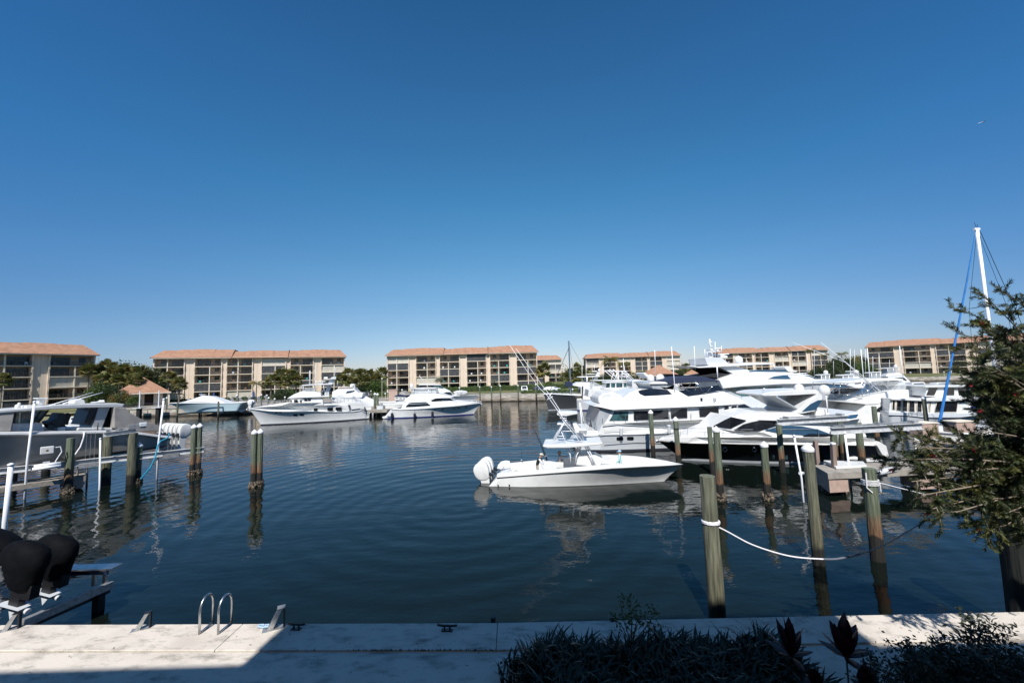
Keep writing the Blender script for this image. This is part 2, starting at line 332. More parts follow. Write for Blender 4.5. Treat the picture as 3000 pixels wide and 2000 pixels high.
# paths and terraces on the far side (thin sheets above the ground)
struct(flat_poly([(-96, 92), (-60, 88.6), (-40, 95.5), (-28, 101), (-28, 108), (-60, 118), (-100, 120), (-120, 112)], GZ+.05).build('path', 'pavement', fix=False))
struct(flat_poly([(-26, 105), (-4, 106.5), (40, 112), (60, 118), (60, 123), (-26, 116)], GZ+.04).build('road', 'pavement', fix=False))
# near quay where the camera's own building stands
qw = [(-60, 12.0), (-12.2, 9.86), (-.5, 9.38), (11, 9.22), (60, 8.9)]
gnd = [(x, y-.9) for x, y in qw] + [(60, -60), (-60, -60)]
struct(flat_poly(gnd, 1.17).build('pavement', 'deck_concrete', fix=False))
cap = MB()
for (a, b) in zip(qw[:-1], qw[1:]):
    L = (V(b)-V(a)).length; k = max(1, int(round(L/6.0)))
    for i in range(k):
        p, q = V(a).lerp(V(b), i/k), V(a).lerp(V(b), (i+1)/k - .012/L)
        cap.add([(p.x, p.y, z) for z in (1.0, 1.2)] + [(q.x, q.y, z) for z in (1.0, 1.2)] + [(q.x, q.y-.875, z) for z in (1.0, 1.2)] + [(p.x, p.y-.875, z) for z in (1.0, 1.2)],
                [(0, 2, 3, 1), (2, 4, 5, 3), (4, 6, 7, 5), (6, 0, 1, 7), (1, 3, 5, 7), (0, 6, 4, 2)])
nw = thing('seawall', 'near concrete seawall with a wide pale cap along the bottom of the view', 'seawall')
cap.build('wall_cap', 'deck_concrete', nw, bevel=.012)
w2 = MB()
for (a, b) in zip(qw[:-1], qw[1:]):
    w2.add([(a[0], a[1]-.06, -2), (b[0], b[1]-.06, -2), (b[0], b[1]-.06, 1.0), (a[0], a[1]-.06, 1.0)], [(0, 1, 2, 3)])
w2.build('wall_face', 'wall_far', nw)
# ================================================================= APARTMENT BLOCKS
# bay plan: B = balcony stack, T = wide blind tower, t = narrow blind tower
PLAN = [('B', 8.6), ('T', 2.9), ('B', 8.2), ('t', 1.5), ('B', 8.2), ('T', 2.9), ('B', 8.2), ('t', 1.5), ('B', 8.2), ('T', 2.9), ('B', 8.6)]
PT = sum(w for _, w in PLAN); FH = 2.8; NF = 5
def cached(key, fn, _c={}):
    if key not in _c: _c[key] = fn()
    return _c[key]
def slider_mesh(dark):
    mb = MB(); mb.box(0, 3.5, 0, .04, .05, 2.25)
    return mesh_of(mb, 'window', 'glass_window')
def frame_mesh(w, h, n):
    mb = MB()
    for i in range(n+1): x = w*i/n; mb.box(x-.04, x+.04, -.03, .03, 0, h)
    mb.box(-.04, w+.04, -.028, .028, h-.03, h+.04); mb.box(-.04, w+.04, -.028, .028, -.05, .04)
    return mesh_of(mb, 'frame', 'window_frame')
def rail_mesh(w):
    mb = MB(); mb.box(0, w, -.03, .03, 1.0, 1.06); mb.box(0, w, -.02, .02, .08, .12)
    n = int(w/.24)
    for i in range(n+1): x = w*i/n; mb.box(x-.022, x+.022, -.012, .012, .1, 1.02)
    for i in range(4): x = w*i/3; mb.box(x-.05, x+.05, -.04, .04, 0, 1.06)
    return mesh_of(mb, 'railing', 'rail_dark')
def apartment(label, A, B, seed, trim=(0, 0)):
    rnd = random.Random(seed); A, B = V(A), V(B); d = B-A; L = d.length; k = L/PT
    root = thing('apartment_block', label, 'apartment building', (A.x, A.y, GZ), math.atan2(d.y, d.x), 'five-storey apartment blocks round the marina')
    D = 13; E_ = NF*FH
    w = MB(); w.box(.05, L-.05, 2.0, D, -.5, E_-.02)      # body behind the balconies
    x = 0; sl = []; cols = MB(); xs = []
    for kind, wd in PLAN:
        wd *= k; xs.append((kind, x, x+wd)); x += wd
    def tpiece():
        return MB()
    for kind, a, b in xs:
        if kind != 'B':
            tw = MB().box(a+.12, b-.12, .35, 2.1, -.5, E_-.04).build('tower_wall', 'stucco', root)
            if kind == 'T': MB().box((a+b)/2-.03, (a+b)/2+.03, .338, .36, 0, E_-.04).build('panel_joint', 'stucco_back', tw)
    for kind, a, b in xs:
        if kind != 'B': continue
        bi = [q[1] for q in xs if q[0] == 'B'].index(a); flip = bi % 2 == 0
        for c in (a, b):
            # wavy fin between balcony and blind wall
            f = MB(); s = .16
            for q in range(NF*6):
                z = q*E_/(NF*6)-.02; dep = .10*math.sin(q*2*math.pi/6)
                f.box(c-s, c+s, -.05+dep, 2.05, z, z+E_/(NF*6)+.004)
            f.build('column', 'stucco', root)
        W_ = b-a; mid = a + W_*(.44 if flip else .56)
        for fl in range(NF):
            z0 = fl*FH
            so = inst(cached('slab%.2f' % W_, lambda: mesh_of(MB().box(.17, W_-.17, -.12, 2.02, -.2, .0), 'balcony_slab', 'trim_white')), 'balcony_slab', root, (a, 0, z0))
            # windows in the back wall
            big = a + W_*(.53 if flip else .07); small = a + W_*(.17 if flip else .70)
            wn = inst(cached('slider', lambda: slider_mesh(0)), 'window', root, (big, 1.96, z0+.02)); inst(cached('slf', lambda: frame_mesh(3.5, 2.2, 4)), 'frame', wn)
            wn = inst(cached('small', lambda: mesh_of(MB().box(0, 1.25, 0, .04, 0, 1.25), 'window', 'glass_window')), 'window', root, (small, 1.965, z0+.95)); inst(cached('smf', lambda: frame_mesh(1.25, 1.25, 2)), 'frame', wn)
            r = rnd.random()
            if fl < NF-1 or rnd.random() < .35:
                inst(cached('post%d' % fl, lambda: mesh_of(MB().box(-.13, .13, 0, .25, 0, FH-.2), 'column', 'trim_white')), 'column', root, (mid, -.02, z0))
            if r < .11 and fl < NF:
                s_ = MB(); s_.box(.2, W_-.2, .06, .08, .02, FH-.22); so2 = s_.build('balcony_screen', 'screen_mesh', root, loc=(a, 0, z0)); fm = MB()
                for i in range(6): xx = .2+(W_-.4)*i/5; fm.box(xx-.03, xx+.03, .02, .055, .02, FH-.22)
                fm.box(.2, W_-.2, .022, .053, 1.0, 1.06); fm.build('screen_frame', 'window_frame', so2)
            elif r < .24:
                s_ = MB()
                for i in range(24): s_.box(.2, W_-.2, .30+.02*(i % 2), .36, i*.107, i*.107+.1)
                s_.build('roll_shutter', 'shutter_cream', root, loc=(a, 0, z0+.02))
            else:
                inst(cached('rail%.2f' % W_, lambda: rail_mesh(W_-.4)), 'railing', root, (a+.2, .0, z0))
                if rnd.random() < .75:
                    cc = rnd.choice(['lounger_white', 'lounger_white', 'turquoise', 'canvas_grey', 'teak'])
                    for q in range(rnd.choice((1, 2))):
                        c_ = MB(); xx = rnd.uniform(.8, W_/2-.8)+q*W_/2; c_.box(xx, xx+.55, .7, 1.2, .40, .46); c_.box(xx, xx+.55, 1.17, 1.22, .40, .95)
                        for i in (0, .5):
                            for j in (.72, 1.17): c_.box(xx+i, xx+i+.05, j, j+.05, 0, .42)
                        c_.build('patio_chair', cc, root, loc=(a, 0, z0))
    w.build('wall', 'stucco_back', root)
    # fascia and roof, in three sections
    fa = MB(); fa.box(-.7, L+.7, -.95, -.85, E_-.12, E_+.14); fa.box(-.7, L+.7, -.86, 2.0, E_-.06, E_-.0); fa.build('fascia', 'trim_white', root)
    cuts = [0, L*.37, L*.67, L]; 
    for i in range(3):
        a, b = cuts[i], cuts[i+1]; off = (.0, -.28, .12)[i] if seed % 2 else (.12, -.28, .0)[i]
        ya, yr = -1.05, 4.2; z0, z1 = E_+.12+off*.4, E_+3.0+off; yb = D+.8
        ha = 2.2 if i == 0 else 0; hb = 2.2 if i == 2 else 0; A0 = a-(.9 if i == 0 else 0); B0 = b+(.9 if i == 2 else 0)
        r = MB()
        # stepped ridge: three humps of slightly different height
        st = [0, .22, .42, .72, 1]; zs = [-.22, .0, .16, .02]
        a_in, b_in = A0+ha, B0-hb
        if i == 0: r.add([(A0, ya, z0), (a_in, yr, z1+zs[0]), (a_in, yb-4, z1+zs[0]), (A0, yb, z0), (a_in, ya, z0), (a_in, yb, z0)], [(0, 1, 4), (0, 3, 2, 1), (3, 5, 2)])
        if i == 2: r.add([(B0, ya, z0), (b_in, yr, z1+zs[3]), (b_in, yb-4, z1+zs[3]), (B0, yb, z0), (b_in, ya, z0), (b_in, yb, z0)], [(0, 4, 1), (0, 1, 2, 3), (3, 2, 5)])
        for s_ in range(4):
            xa, xb = a_in+(b_in-a_in)*st[s_], a_in+(b_in-a_in)*st[s_+1]; zr = z1+zs[s_]
            yo = .02*(s_ % 2)
            r.add([(xa, ya-yo, z0), (xb, ya-yo, z0), (xb, yr, zr), (xa, yr, zr), (xb, yb-4, zr), (xa, yb-4, zr), (xb, yb, z0), (xa, yb, z0), (xa, yr, z0), (xb, yr, z0), (xa, yb-4, z0), (xb, yb-4, z0)],
                  [(0, 1, 2, 3), (3, 2, 4, 5), (5, 4, 6, 7), (0, 3, 5, 7), (1, 6, 4, 2)])
        r.build('roof', 'shingle', root)
        if i: MB().bar((a, ya-.03, z0+.05), (a, yr, z1+.15), .14, .12).build('roof_seam', 'roofline_dark' if i == 1 else 'roofline_dark', root)
    return root
def span(x0, x1, Y0, Y1, y=1100):
    a, b = PD(x0, y, Y0), PD(x1, y, Y1); return (a.x, a.y), (b.x, b.y)
def stretch(ab, f0=0, f1=1):
    a, b = V(ab[0]), V(ab[1]); return tuple(a+(b-a)*f0), tuple(a+(b-a)*f1)
a, b = span(20, 275, 96.5, 110); dd = (V(b)-V(a)).normalized()
apartment('nearest apartment block, at the left edge beyond the covered boat on the lift', tuple(V(b)-dd*60), b, 3)
apartment('wide apartment block behind the pool terrace and the white trawler yacht', *span(449, 1008, 129, 153), 4)
apartment('apartment block at the middle of the view, behind the long hedge', *span(1135, 1574, 156, 160), 5)
a, b = span(1583, 1645, 253, 255); a = tuple(V(b)+(V(a)-V(b)).normalized()*60); apartment('distant apartment block half hidden behind the right end of the middle one', a, b, 6)
apartment('distant apartment block behind the coconut palm right of the bare mast', *span(1719, 1995, 248, 245), 7)
apartment('distant apartment block behind the big motor yacht with the domes', *span(2110, 2430, 236, 224), 8)
a, b = span(2548, 2820, 209, 187.5); d_ = (V(b)-V(a)).normalized(); apartment('apartment block on the lawn at far right, partly behind the bottlebrush tree', a, tuple(V(a)+d_*72), 9)
# the building the photo is taken from: stands behind and above the camera and shades the quay
own = thing('apartment_block', 'apartment block the view is taken from, behind the camera', 'apartment building', (0, -2.3, 1.17))
o_ = MB(); o_.box(-45, -7.0, -14, 0, 0, 12.8); o_.box(-7.0, 5.2, -14, -.02, 0, 15.4); o_.box(5.2, 45, -14, 0, 0, 12.8); o_.build('wall', 'stucco', own)
for i in range(-10, 11):
    if abs(i) < 2: continue
    for f in range(4): inst(cached('slider', None), 'window', own, (i*4-1.7, .03, .2+f*3))
# ================================================================= PAVILIONS
def pavilion(label, cx, Y, eaveL, eaveR, zE, zR, n=4, wcol='stucco'):
    th = math.atan((cx-1500)/FPX); w = (eaveR-eaveL)/2/FPX*math.cos(th)**2*Y/math.cos(th); c = PD(cx, 1100, Y)
    r = thing('pavilion', label, 'pavilion', (c.x+w*math.sin(th), Y+w*math.cos(th), GZ), -th); rz = zR-GZ; ez = zE-GZ
    MB().add([(-w, -w, ez), (w, -w, ez), (w, w, ez), (-w, w, ez), (0, 0, rz)], [(0, 1, 4), (1, 2, 4), (2, 3, 4), (3, 0, 4), (3, 2, 1, 0)]).build('roof', 'shingle', r)
    f = MB()
    for s in (-1, 1): f.box(-w, w, s*w-.06, s*w+.06, ez-.22, ez+.03); f.box(s*w-.06, s*w+.06, -w+.06, w-.06, ez-.22, ez+.03)
    f.build('fascia', 'trim_white', r)
    q = w*.72; MB().box(-q, q*.1, -q*.9, q, -.2, ez-.01).build('wall', wcol, r); MB().box(q*.55, q, -q*.9, q, -.2, ez-.01).build('wall', 'trim_white', r)
    MB().box(q*.1, q*.55, -q*.5, q, -.2, ez-.012).build('wall', 'roofline_dark', r)
    for sx in (-1, 1):
        MB().box(sx*w*.93-.18, sx*w*.93+.18, -w*.93-.18, -w*.93+.18, -.2, ez-.01).build('post', 'trim_white', r)
    return r
pavilion('brown hip-roofed pavilion by the pool at left', 420, 104, 336, 508, 4.75, 9.0)
pavilion('brown-roofed pavilion behind the twin radar domes', 1930, 185, 1868, 1990, 4.3, 9.3)
pavilion('brown pavilion roof left of the tall radar mast', 2060, 185, 2003, 2118, 4.3, 9.6)
# ================================================================= VEGETATION
def sabal_mesh(seed, R=2.15):
    rn = random.Random(seed); mb = MB()
    for i in range(74):
        az = rn.uniform(0, 2*math.pi); el = math.asin(rn.uniform(-.75, 1)); d = V((math.cos(az)*math.cos(el), math.sin(az)*math.cos(el), math.sin(el)))
        st = rn.uniform(.35, .62)*R; b = d*st; b.z -= .12*R*(1-d.z)*.3; side = d.cross(V((0, 0, 1))).normalized() if abs(d.z) < .98 else V((1, 0, 0)); upv = side.cross(d)
        mb.add([V((0, 0, 0))-side*.02, side*.02, b+side*.02, b-side*.02], [(0, 1, 2, 3)])
        nl = 11; FR = R*rn.uniform(.42, .55)
        for j in range(nl):
            a = (j/(nl-1)-.5)*2.6; t = d*math.cos(a)+side*math.sin(a); dr = -.35*FR*(abs(a)/1.3)**2 - FR*.22*rn.random()
            tip = b + t*FR*rn.uniform(.85, 1.1)*(1-.2*abs(a)/1.3) + V((0, 0, dr)) + upv*rn.uniform(-.08, .08); w = .13*FR*2; pw = (d*-math.sin(a)+side*math.cos(a))*w/2
            md = b.lerp(tip, .55) + upv*.04; mb.add([b, md-pw, tip, md+pw], [(0, 1, 2, 3)])
    return mesh_of(mb, 'crown', 'leaf_palm', fix=False)
SAB = [sabal_mesh(i) for i in range(4)]
TRK = mesh_of(MB().tube([(0, 0, -.3), (.03, 0, .3), (-.02, .02, .7), (0, 0, 1)], .17, 8), 'trunk', 'bark_palm')
def palm(label, grp, x, y, h, s=1.0, z=GZ, lean=0, crown=None):
    r = thing('sabal_palm', label, 'palm tree', (x, y, z), random.uniform(0, 6), grp)
    inst(TRK, 'trunk', r, scale=(s, s, h)); inst(crown or random.choice(SAB), 'crown', r, (0, 0, h), scale=(s, s, s*random.uniform(.9, 1.1))); return r
def palm_px(label, grp, px, topy, Y, s=1.0):
    h0 = PD(px, topy, Y); h = h0.z - GZ - 1.75*s; return palm(label, grp, h0.x, Y, max(h, .8), s)
ORD = ['leftmost', 'second', 'third', 'fourth', 'fifth', 'sixth', 'seventh', 'eighth', 'ninth', 'tenth', 'eleventh', 'twelfth', 'thirteenth', 'fourteenth', 'fifteenth', 'sixteenth', 'seventeenth', 'eighteenth', 'nineteenth', 'last']
def ordl(i): return ORD[i] + ('' if i == 0 else ' from left')
g1 = 'cabbage palms clumped beyond the covered boat'
for px, ty, Y, s in [(262, 1062, 108, 1.1), (292, 1066, 114, 1.15), (318, 1052, 118, 1.4), (340, 1068, 112, 1.2), (362, 1064, 116, 1.2), (386, 1075, 120, 1.15), (410, 1067, 114, 1.25), (428, 1082, 116, 1.1), (300, 1088, 106, 1.1), (352, 1092, 107, 1.1), (398, 1096, 106, 1.1)]:
    palm_px('cabbage palm, %s of the dense clump between the left block and the pavilion' % ordl(sorted([262,292,318,340,362,386,410,428,300,352,398]).index(px)), g1, px, ty, Y, s)
palm_px('cabbage palm crown at the left edge in front of the nearest apartment block', None, 8, 1090, 90, 1.0)
palm_px('orange-tinged cabbage palm just right of the pavilion roof', None, 496, 1083, 118, 1.15)
palm_px('greener, lower cabbage palm just right of the pavilion roof', None, 527, 1103, 116, 1.15)
g2 = 'cabbage palms in front of the wide block'
for px, ty, Y, s in [(795, 1094, 124, 1.1), (823, 1078, 126, 1.2), (848, 1076, 122, 1.25), (868, 1092, 120, 1.15), (836, 1100, 118, 1.0)]:
    palm_px('cabbage palm, %s of the cluster above the white trawler yacht bow' % ordl(sorted([795,823,848,868,836]).index(px)), g2, px, ty, Y, s)
g3 = 'cabbage palms between the two middle blocks'
for px, ty, Y, s in [(1000, 1092, 128, 1.1), (1020, 1077, 132, 1.25), (1046, 1080, 128, 1.2), (1062, 1078, 140, 1.2), (1085, 1080, 135, 1.1), (1118, 1073, 130, 1.3), (1100, 1092, 126, 1.1), (1072, 1096, 124, 1.1), (1032, 1100, 122, 1.1)]:
    palm_px('cabbage palm, %s in the row between wide block and middle block' % ordl(sorted([1000,1020,1046,1062,1085,1118,1100,1072,1032]).index(px)), g3, px, ty, Y, s)
palm_px('cabbage palm against the right end of the middle block', None, 1592, 1060, 152, 1.7)
g4 = 'palms in the distant gap behind the bare mast'
for px, ty, Y, s in [(1668, 1075, 190, 1.5), (1686, 1085, 180, 1.6), (1712, 1078, 185, 1.6), (1728, 1088, 178, 1.5), (1655, 1090, 182, 1.4), (1690, 1062, 235, 1.3), (1703, 1068, 232, 1.2)]:
    palm_px('palm, %s in the distant gap behind the bare sailboat mast' % ordl(sorted([1668,1686,1712,1728,1655,1690,1703]).index(px)), g4, px, ty, Y, s)
g5 = 'palms in the distant gap left of the radar mast'
for px, ty, Y, s in [(2010, 1065, 235, 1.5), (2030, 1060, 240, 1.7), (2048, 1060, 236, 1.6), (2068, 1064, 240, 1.5), (2000, 1075, 228, 1.5), (2082, 1075, 230, 1.4)]:
    palm_px('palm, %s in the distant row left of the tall radar mast' % ordl(sorted([2010,2030,2048,2068,2000,2082]).index(px)), g5, px, ty, Y, s)
def coconut_mesh(seed, R=3.2):
    rn = random.Random(seed); mb = MB()
    for i in range(22):
        az = 2*math.pi*i/22+rn.uniform(-.2, .2); el = rn.uniform(-.1, 1.3); L = R*rn.uniform(.85, 1.1); d = V((math.cos(az), math.sin(az), 0)); pts = []
        for k in range(9):
            t = k/8; pts.append(d*(L*t*math.cos(el*.6)) + V((0, 0, L*(math.sin(el)*t - .95*t*t*(.5+.5*math.cos(el))))))
        mb.tube(pts, .03, 4, .01)
        for k in range(2, 9):
            for q in range(3):
                t = (k-q/3)/8; j = min(int(t*8), 7); p = pts[j].lerp(pts[j+1], t*8-j); sd_ = V((-d.y, d.x, 0)); ll = .85*math.sin(math.pi*min(1, t*.8+.12))*R/3.2
                for s in (-1, 1):
                    tip = p + sd_*s*ll*.75 + d*ll*.25 + V((0, 0, -ll*.55)); mb.add([p-d*.05, p+d*.05, tip], [(0, 1, 2)])
    return mesh_of(mb, 'crown', 'leaf_coconut', fix=False)
COC = [coconut_mesh(1), coconut_mesh(2)]
def coco(label, px, ty, Y, s, kind=0, grp=None):
    q = PD(px, ty, Y); h = q.z-GZ-1.6*s; r = thing('coconut_palm', label, 'palm tree', (q.x, Y, GZ), random.uniform(0, 6), grp)
    inst(mesh_of(MB().tube([(0, 0, -.3), (.25, 0, h*.4), (.1, .1, h)], .2*s, 8, .13*s), 'trunk', 'bark_palm'), 'trunk', r); inst(COC[kind], 'crown', r, (.1, .1, h), scale=(s, s, s)); return r
coco('large yellow-green coconut palm right of the bare mast', 1786, 1038, 130, 1.15)
coco('smaller coconut palm leaning right of the large one', 1826, 1056, 132, .95, 1)
coco('low coconut palm behind the yacht between mast and pavilion', 1862, 1085, 126, .7)
coco('windswept coconut palm before the distant block at right', 2374, 1018, 150, .75, 1)
coco('second coconut palm before the distant block, nearer its right end', 2414, 1032, 148, .75)
coco('coconut palm standing just right of the distant block', 2466, 1028, 150, .8, 1)
coco('low palm in front of the pavilion by the boat domes', 1880, 1082, 170, .8, 1)
r = coco('orange-tipped areca palm clump on the pool terrace', 752, 1110, 108, .8)
r.children[1].data = r.children[1].data.copy(); r.children[1].data.materials[0] = MT['leaf_orange']
def tree_mesh(seed, lobes, nleaf, leaf, m):
    """lobes: (x,y,z,rx,ry,rz); leaves clumped on sub-clusters near each lobe's surface"""
    rn = random.Random(seed); mb = MB(); tot = sum(l[3]*l[4]*l[5] for l in lobes) ** 1
    for lx, ly, lz, rx, ry, rz in lobes:
        ncl = max(8, int(nleaf/22*(rx*ry*rz)/tot))
        for c in range(ncl):
            d = V((rn.gauss(0, 1), rn.gauss(0, 1), rn.gauss(0, 1))).normalized()*(rn.random()**.35); c0 = V((lx+d.x*rx, ly+d.y*ry, lz+d.z*rz)); cr = leaf*rn.uniform(1.8, 3.6)
            for q in range(22):
                p = c0 + V((rn.gauss(0, .5), rn.gauss(0, .5), rn.gauss(0, .4)))*cr; a = V((rn.gauss(0, 1), rn.gauss(0, 1), rn.gauss(0, .6))).normalized(); b = a.orthogonal().normalized(); b = (b*math.cos(rn.random()*6)+a.cross(b)*math.sin(rn.random()*6)).normalized(); s = leaf*rn.uniform(.5, 1.1)
                mb.add([p-a*s*.5, p+b*s*.3, p+a*s*.5, p-b*s*.3], [(0, 1, 2, 3)])
    return mesh_of(mb, 'crown', m, fix=False)
def limbs(lobes, r0):
    mb = MB(); top = V((0, 0, lobes[0][2]*.35)); mb.tube([(0, 0, -.3), top*.5+V((.05, 0, 0)), top], r0, 8, r0*.75)
    for l in lobes: c = V(l[:3]); mb.tube([top, top.lerp(c, .5)+V((0, 0, .2)), c], r0*.55, 6, r0*.15)
    return mesh_of(mb, 'trunk', 'bark')
def tree(name, label, x, y, s, lobes, n, leaf, m, seed, z=GZ, grp=None, sxy=1):
    r = thing(name, label, 'tree' if 'tree' in name else 'shrub', (x, y, z), 0, grp)
    a = cached('lm%d' % seed, lambda: limbs(lobes, .13)); b = cached('cr%d%s' % (seed, m), lambda: tree_mesh(seed, lobes, n, leaf, m))
    inst(a, 'trunk', r, scale=(s*sxy, s, s)); inst(b, 'crown', r, scale=(s*sxy, s, s)); return r
LB = [(0, 0, 3.2, 1.9, 1.7, 1.3), (1.6, .3, 2.7, 1.3, 1.2, 1.0), (-1.5, -.2, 2.5, 1.4, 1.2, 1.0), (.4, .2, 4.3, 1.2, 1.1, .8), (-.7, .1, 1.6, 1.6, 1.4, .8)]
LS = [(0, 0, 1.2, 1.3, 1.1, .8), (1.0, 0, .9, .9, .8, .6), (-1.0, 0, .9, .9, .8, .6)]
def bush_px(label, px, ty, Y, m='leaf_green', seed=1, lob=LB, n=5200, leaf=.34, name='broadleaf_tree', hh=5.1, sxy=1, grp=None):
    q = PD(px, ty, Y); s = (q.z-GZ)/hh; return tree(name, label, q.x, Y, s, lob, n, leaf, m, seed, grp=grp, sxy=sxy)
bush_px('bright green sea grape bush above the hardtop of the covered boat', 290, 1122, 100, sxy=.8)
bush_px('dark green tree left of the pavilion above the boat antennas', 322, 1128, 100, 'leaf_dark', 2, sxy=.9)
bush_px('orange-flecked croton shrub beside the pavilion wall', 355, 1145, 98, 'leaf_orange', 3)
bush_px('small bright green shrub at the pavilion corner', 394, 1158, 97, 'leaf_green', 4, sxy=.8)
bush_px('dark rounded oleander shrub behind the trawler yacht bow', 824, 1140, 100, 'leaf_dark', 5, sxy=1.3)
bush_px('second oleander shrub behind the trawler yacht, right of the first', 845, 1137, 102, 'leaf_green', 6, sxy=1.2)
for i, (px, ty) in enumerate([(1068, 1115), (1092, 1112), (1112, 1118)]):
    bush_px(['green tree behind the dark van', 'tall green tree behind the dark van, under the palms', 'green tree touching the left end of the middle block'][i], px, ty, 124, 'leaf_green' if i else 'leaf_dark', 7+i)
for i, (px, ty) in enumerate([(300, 1070), (345, 1066), (385, 1074), (418, 1080)]):
    bush_px('dark tree filling in behind the clump of cabbage palms at left, %s' % ordl(i), px, ty, 126, 'leaf_dark' if i % 2 else 'leaf_palm', 30+i, grp='dark trees behind the left palm clump', sxy=1.1)
SV = [(0, 0, 4.2, 1.5, 1.3, .9), (.9, 0, 3.6, .9, .8, .6), (-1, 0, 3.7, .9, .8, .6)]
bush_px('silvery buttonwood tree above the yacht cabin at the middle block', 1287, 1103, 147, 'leaf_silver', 11, SV, 1600, .26, hh=5.1)
bush_px('round silvery buttonwood tree right of the blind tower', 1445, 1111, 146, 'leaf_silver', 12, SV, 1200, .26, hh=5.1)
bush_px('bright green rounded tree left of the far right block', 2530, 1062, 168, 'leaf_green', 13, sxy=1.35)
bush_px('dark tree in the far right gap, left of the bright rounded one', 2478, 1050, 200, 'leaf_dark', 14, sxy=1.2)
bush_px('olive tree in the middle of the far right gap', 2507, 1043, 215, 'leaf_palm', 15, sxy=1.3)
bush_px('tall olive tree right of the distant coconut palm', 2450, 1048, 210, 'leaf_dark', 16, sxy=1.1)
bush_px('dark green shrub mass below the windswept coconut palm', 2395, 1076, 145, 'leaf_dark', 17, sxy=1.8)
bush_px('dark green shrub mass below the palm right of the distant block', 2440, 1075, 150, 'leaf_dark', 17, sxy=1.8)
bush_px('tree at the far left edge of the lawn block at far right', 2545, 1075, 185, 'leaf_dark', 18)
bush_px('small shrub on the lawn under the far right block', 2805, 1082, 180, 'leaf_dark', 19)
bush_px('shrub beside the small one on the lawn under the far right block', 2825, 1082, 180, 'leaf_green', 20)
bush_px('rounded green shrub at the foot of the distant half-hidden block', 1606, 1117, 150, 'leaf_green', 21, sxy=1.5)
bush_px('dark tree below the coconut palms right of the bare mast', 1770, 1096, 150, 'leaf_dark', 22, sxy=1.6)
bush_px('green bush mass between coconut palms and pavilion', 1850, 1100, 160, 'leaf_dark', 23, sxy=1.8)
bush_px('dark tree low in the gap left of the radar mast', 1985, 1085, 200, 'leaf_dark', 24, sxy=1.8)
bush_px('shrub row behind the twin domes pavilion', 2075, 1085, 215, 'leaf_dark', 25, sxy=2)
wo = bpy.data.objects.new('woodland', tree_mesh(77, [(x, random.uniform(-8, 8), random.uniform(2.5, 4.5), 14, 8, random.uniform(3.0, 5.0)) for x in range(-330, 560, 19)], 30000, 1.3, 'leaf_dark'))
COL.objects.link(wo); wo.location = (0, 300, GZ+1.5); tag(wo, 'dark line of distant woods behind the apartment blocks', 'woodland', kind='stuff')
def hedge(label, a, b, h, w, n=5200, m='leaf_hedge'):
    a, b = V((*a, 0)), V((*b, 0)); L = (b-a).length; r = thing('hedge', label, 'hedge', (a.x, a.y, GZ), math.atan2(b.y-a.y, b.x-a.x)); rn = random.Random(len(label))
    MB().box(.1, L-.1, .12, w-.12, 0, h-.15).build('core', 'leaf_dark', r)
    mb = MB()
    for i in range(n):
        x = rn.uniform(0, L); t = rn.random(); hh = h+.10*math.sin(x*1.3)+.12*math.sin(x*3.7)
        p = V((x, rn.uniform(-.05, .18), rn.uniform(0, hh))) if t < .6 else V((x, rn.uniform(0, w), hh-rn.uniform(0, .15)))
        a_ = V((rn.gauss(0, 1), rn.gauss(0, 1), rn.gauss(0, 1))).normalized(); b_ = a_.orthogonal(); s = rn.uniform(.14, .30); mb.add([p-a_*s*.5, p+b_*s*.35, p+a_*s*.5, p-b_*s*.35], [(0, 1, 2, 3)])
    inst(mesh_of(mb, 'foliage', m, fix=False), 'foliage', r); return r
hedge('long clipped bright green hedge along the foot of the middle block', (-34, 137), (27, 139), 1.7, 1.4)
hedge('lower shaggy hedge strip right of the parked white pickup', (2, 108), (22, 109), .9, 1.2, 2200)
hedge('short hedge left of the middle block, behind the dock lamps', (-52, 118), (-36, 121), 1.2, 1.2, 1800)
hedge('hedge in front of the pool terrace loungers', (-118, 124), (-60, 124), .9, .8, 3000, 'leaf_dark')
hedge('clipped hedge right of the bare mast foot', (24, 138), (42, 139), 1.5, 1.4, 2000)
hedge('dark hedge along the water below the lawn at far right', (166, 141), (215, 144), 1.0, 1.2, 1500, 'leaf_dark')
# ================================================================= TERRACE, CARS, LAMPS
lm = MB(); lm.box(-.32, .32, -.9, .35, .30, .36); lm.add([(-.32, .35, .33), (.32, .35, .33), (.32, .85, .95), (-.32, .85, .95), (-.32, .32, .38), (.32, .32, .38), (.32, .81, .98), (-.32, .81, .98)], [(0, 1, 2, 3), (7, 6, 5, 4), (0, 4, 5, 1), (2, 6, 7, 3)])
for i in (-.28, .24):
    for j in (-.85, .25): lm.box(i, i+.05, j, j+.05, 0, .31)
LM = mesh_of(lm, 'pool_lounger', 'lounger_white')
for i in range(20):
    x0 = 560+i*25; q = PD(x0, 1165, 112+i*.3)
    tag(inst(LM, 'pool_lounger', None, (q.x, q.y, GZ+.05), random.uniform(-.25, .25)+math.pi, scale=(1.3, 1.3, 1.3)), 'white pool lounger, %s in the long row behind the boats at left' % (ordl(i) if i < 19 else 'last'), 'lounger', 'white pool loungers on the terrace')
for i, px in enumerate((590, 627, 744)):
    q = PD(px, 1150, 114); u = thing('pool_umbrella', ['closed blue parasol above the covered lift boat, left one', 'closed blue parasol just right of the covered lift boat cabin', 'closed blue parasol under the orange-tipped palm'][i], 'parasol', (q.x, q.y, GZ), group='closed blue parasols')
    MB().tube([(0, 0, 0), (0, 0, 2.9)], .04).build('pole', 'rail_dark', u); MB().lathe([(.1, .9), (.26, 1.1), (.22, 2.2), (.05, 2.95)], n=9).build('canopy', 'umbrella_blue', u)
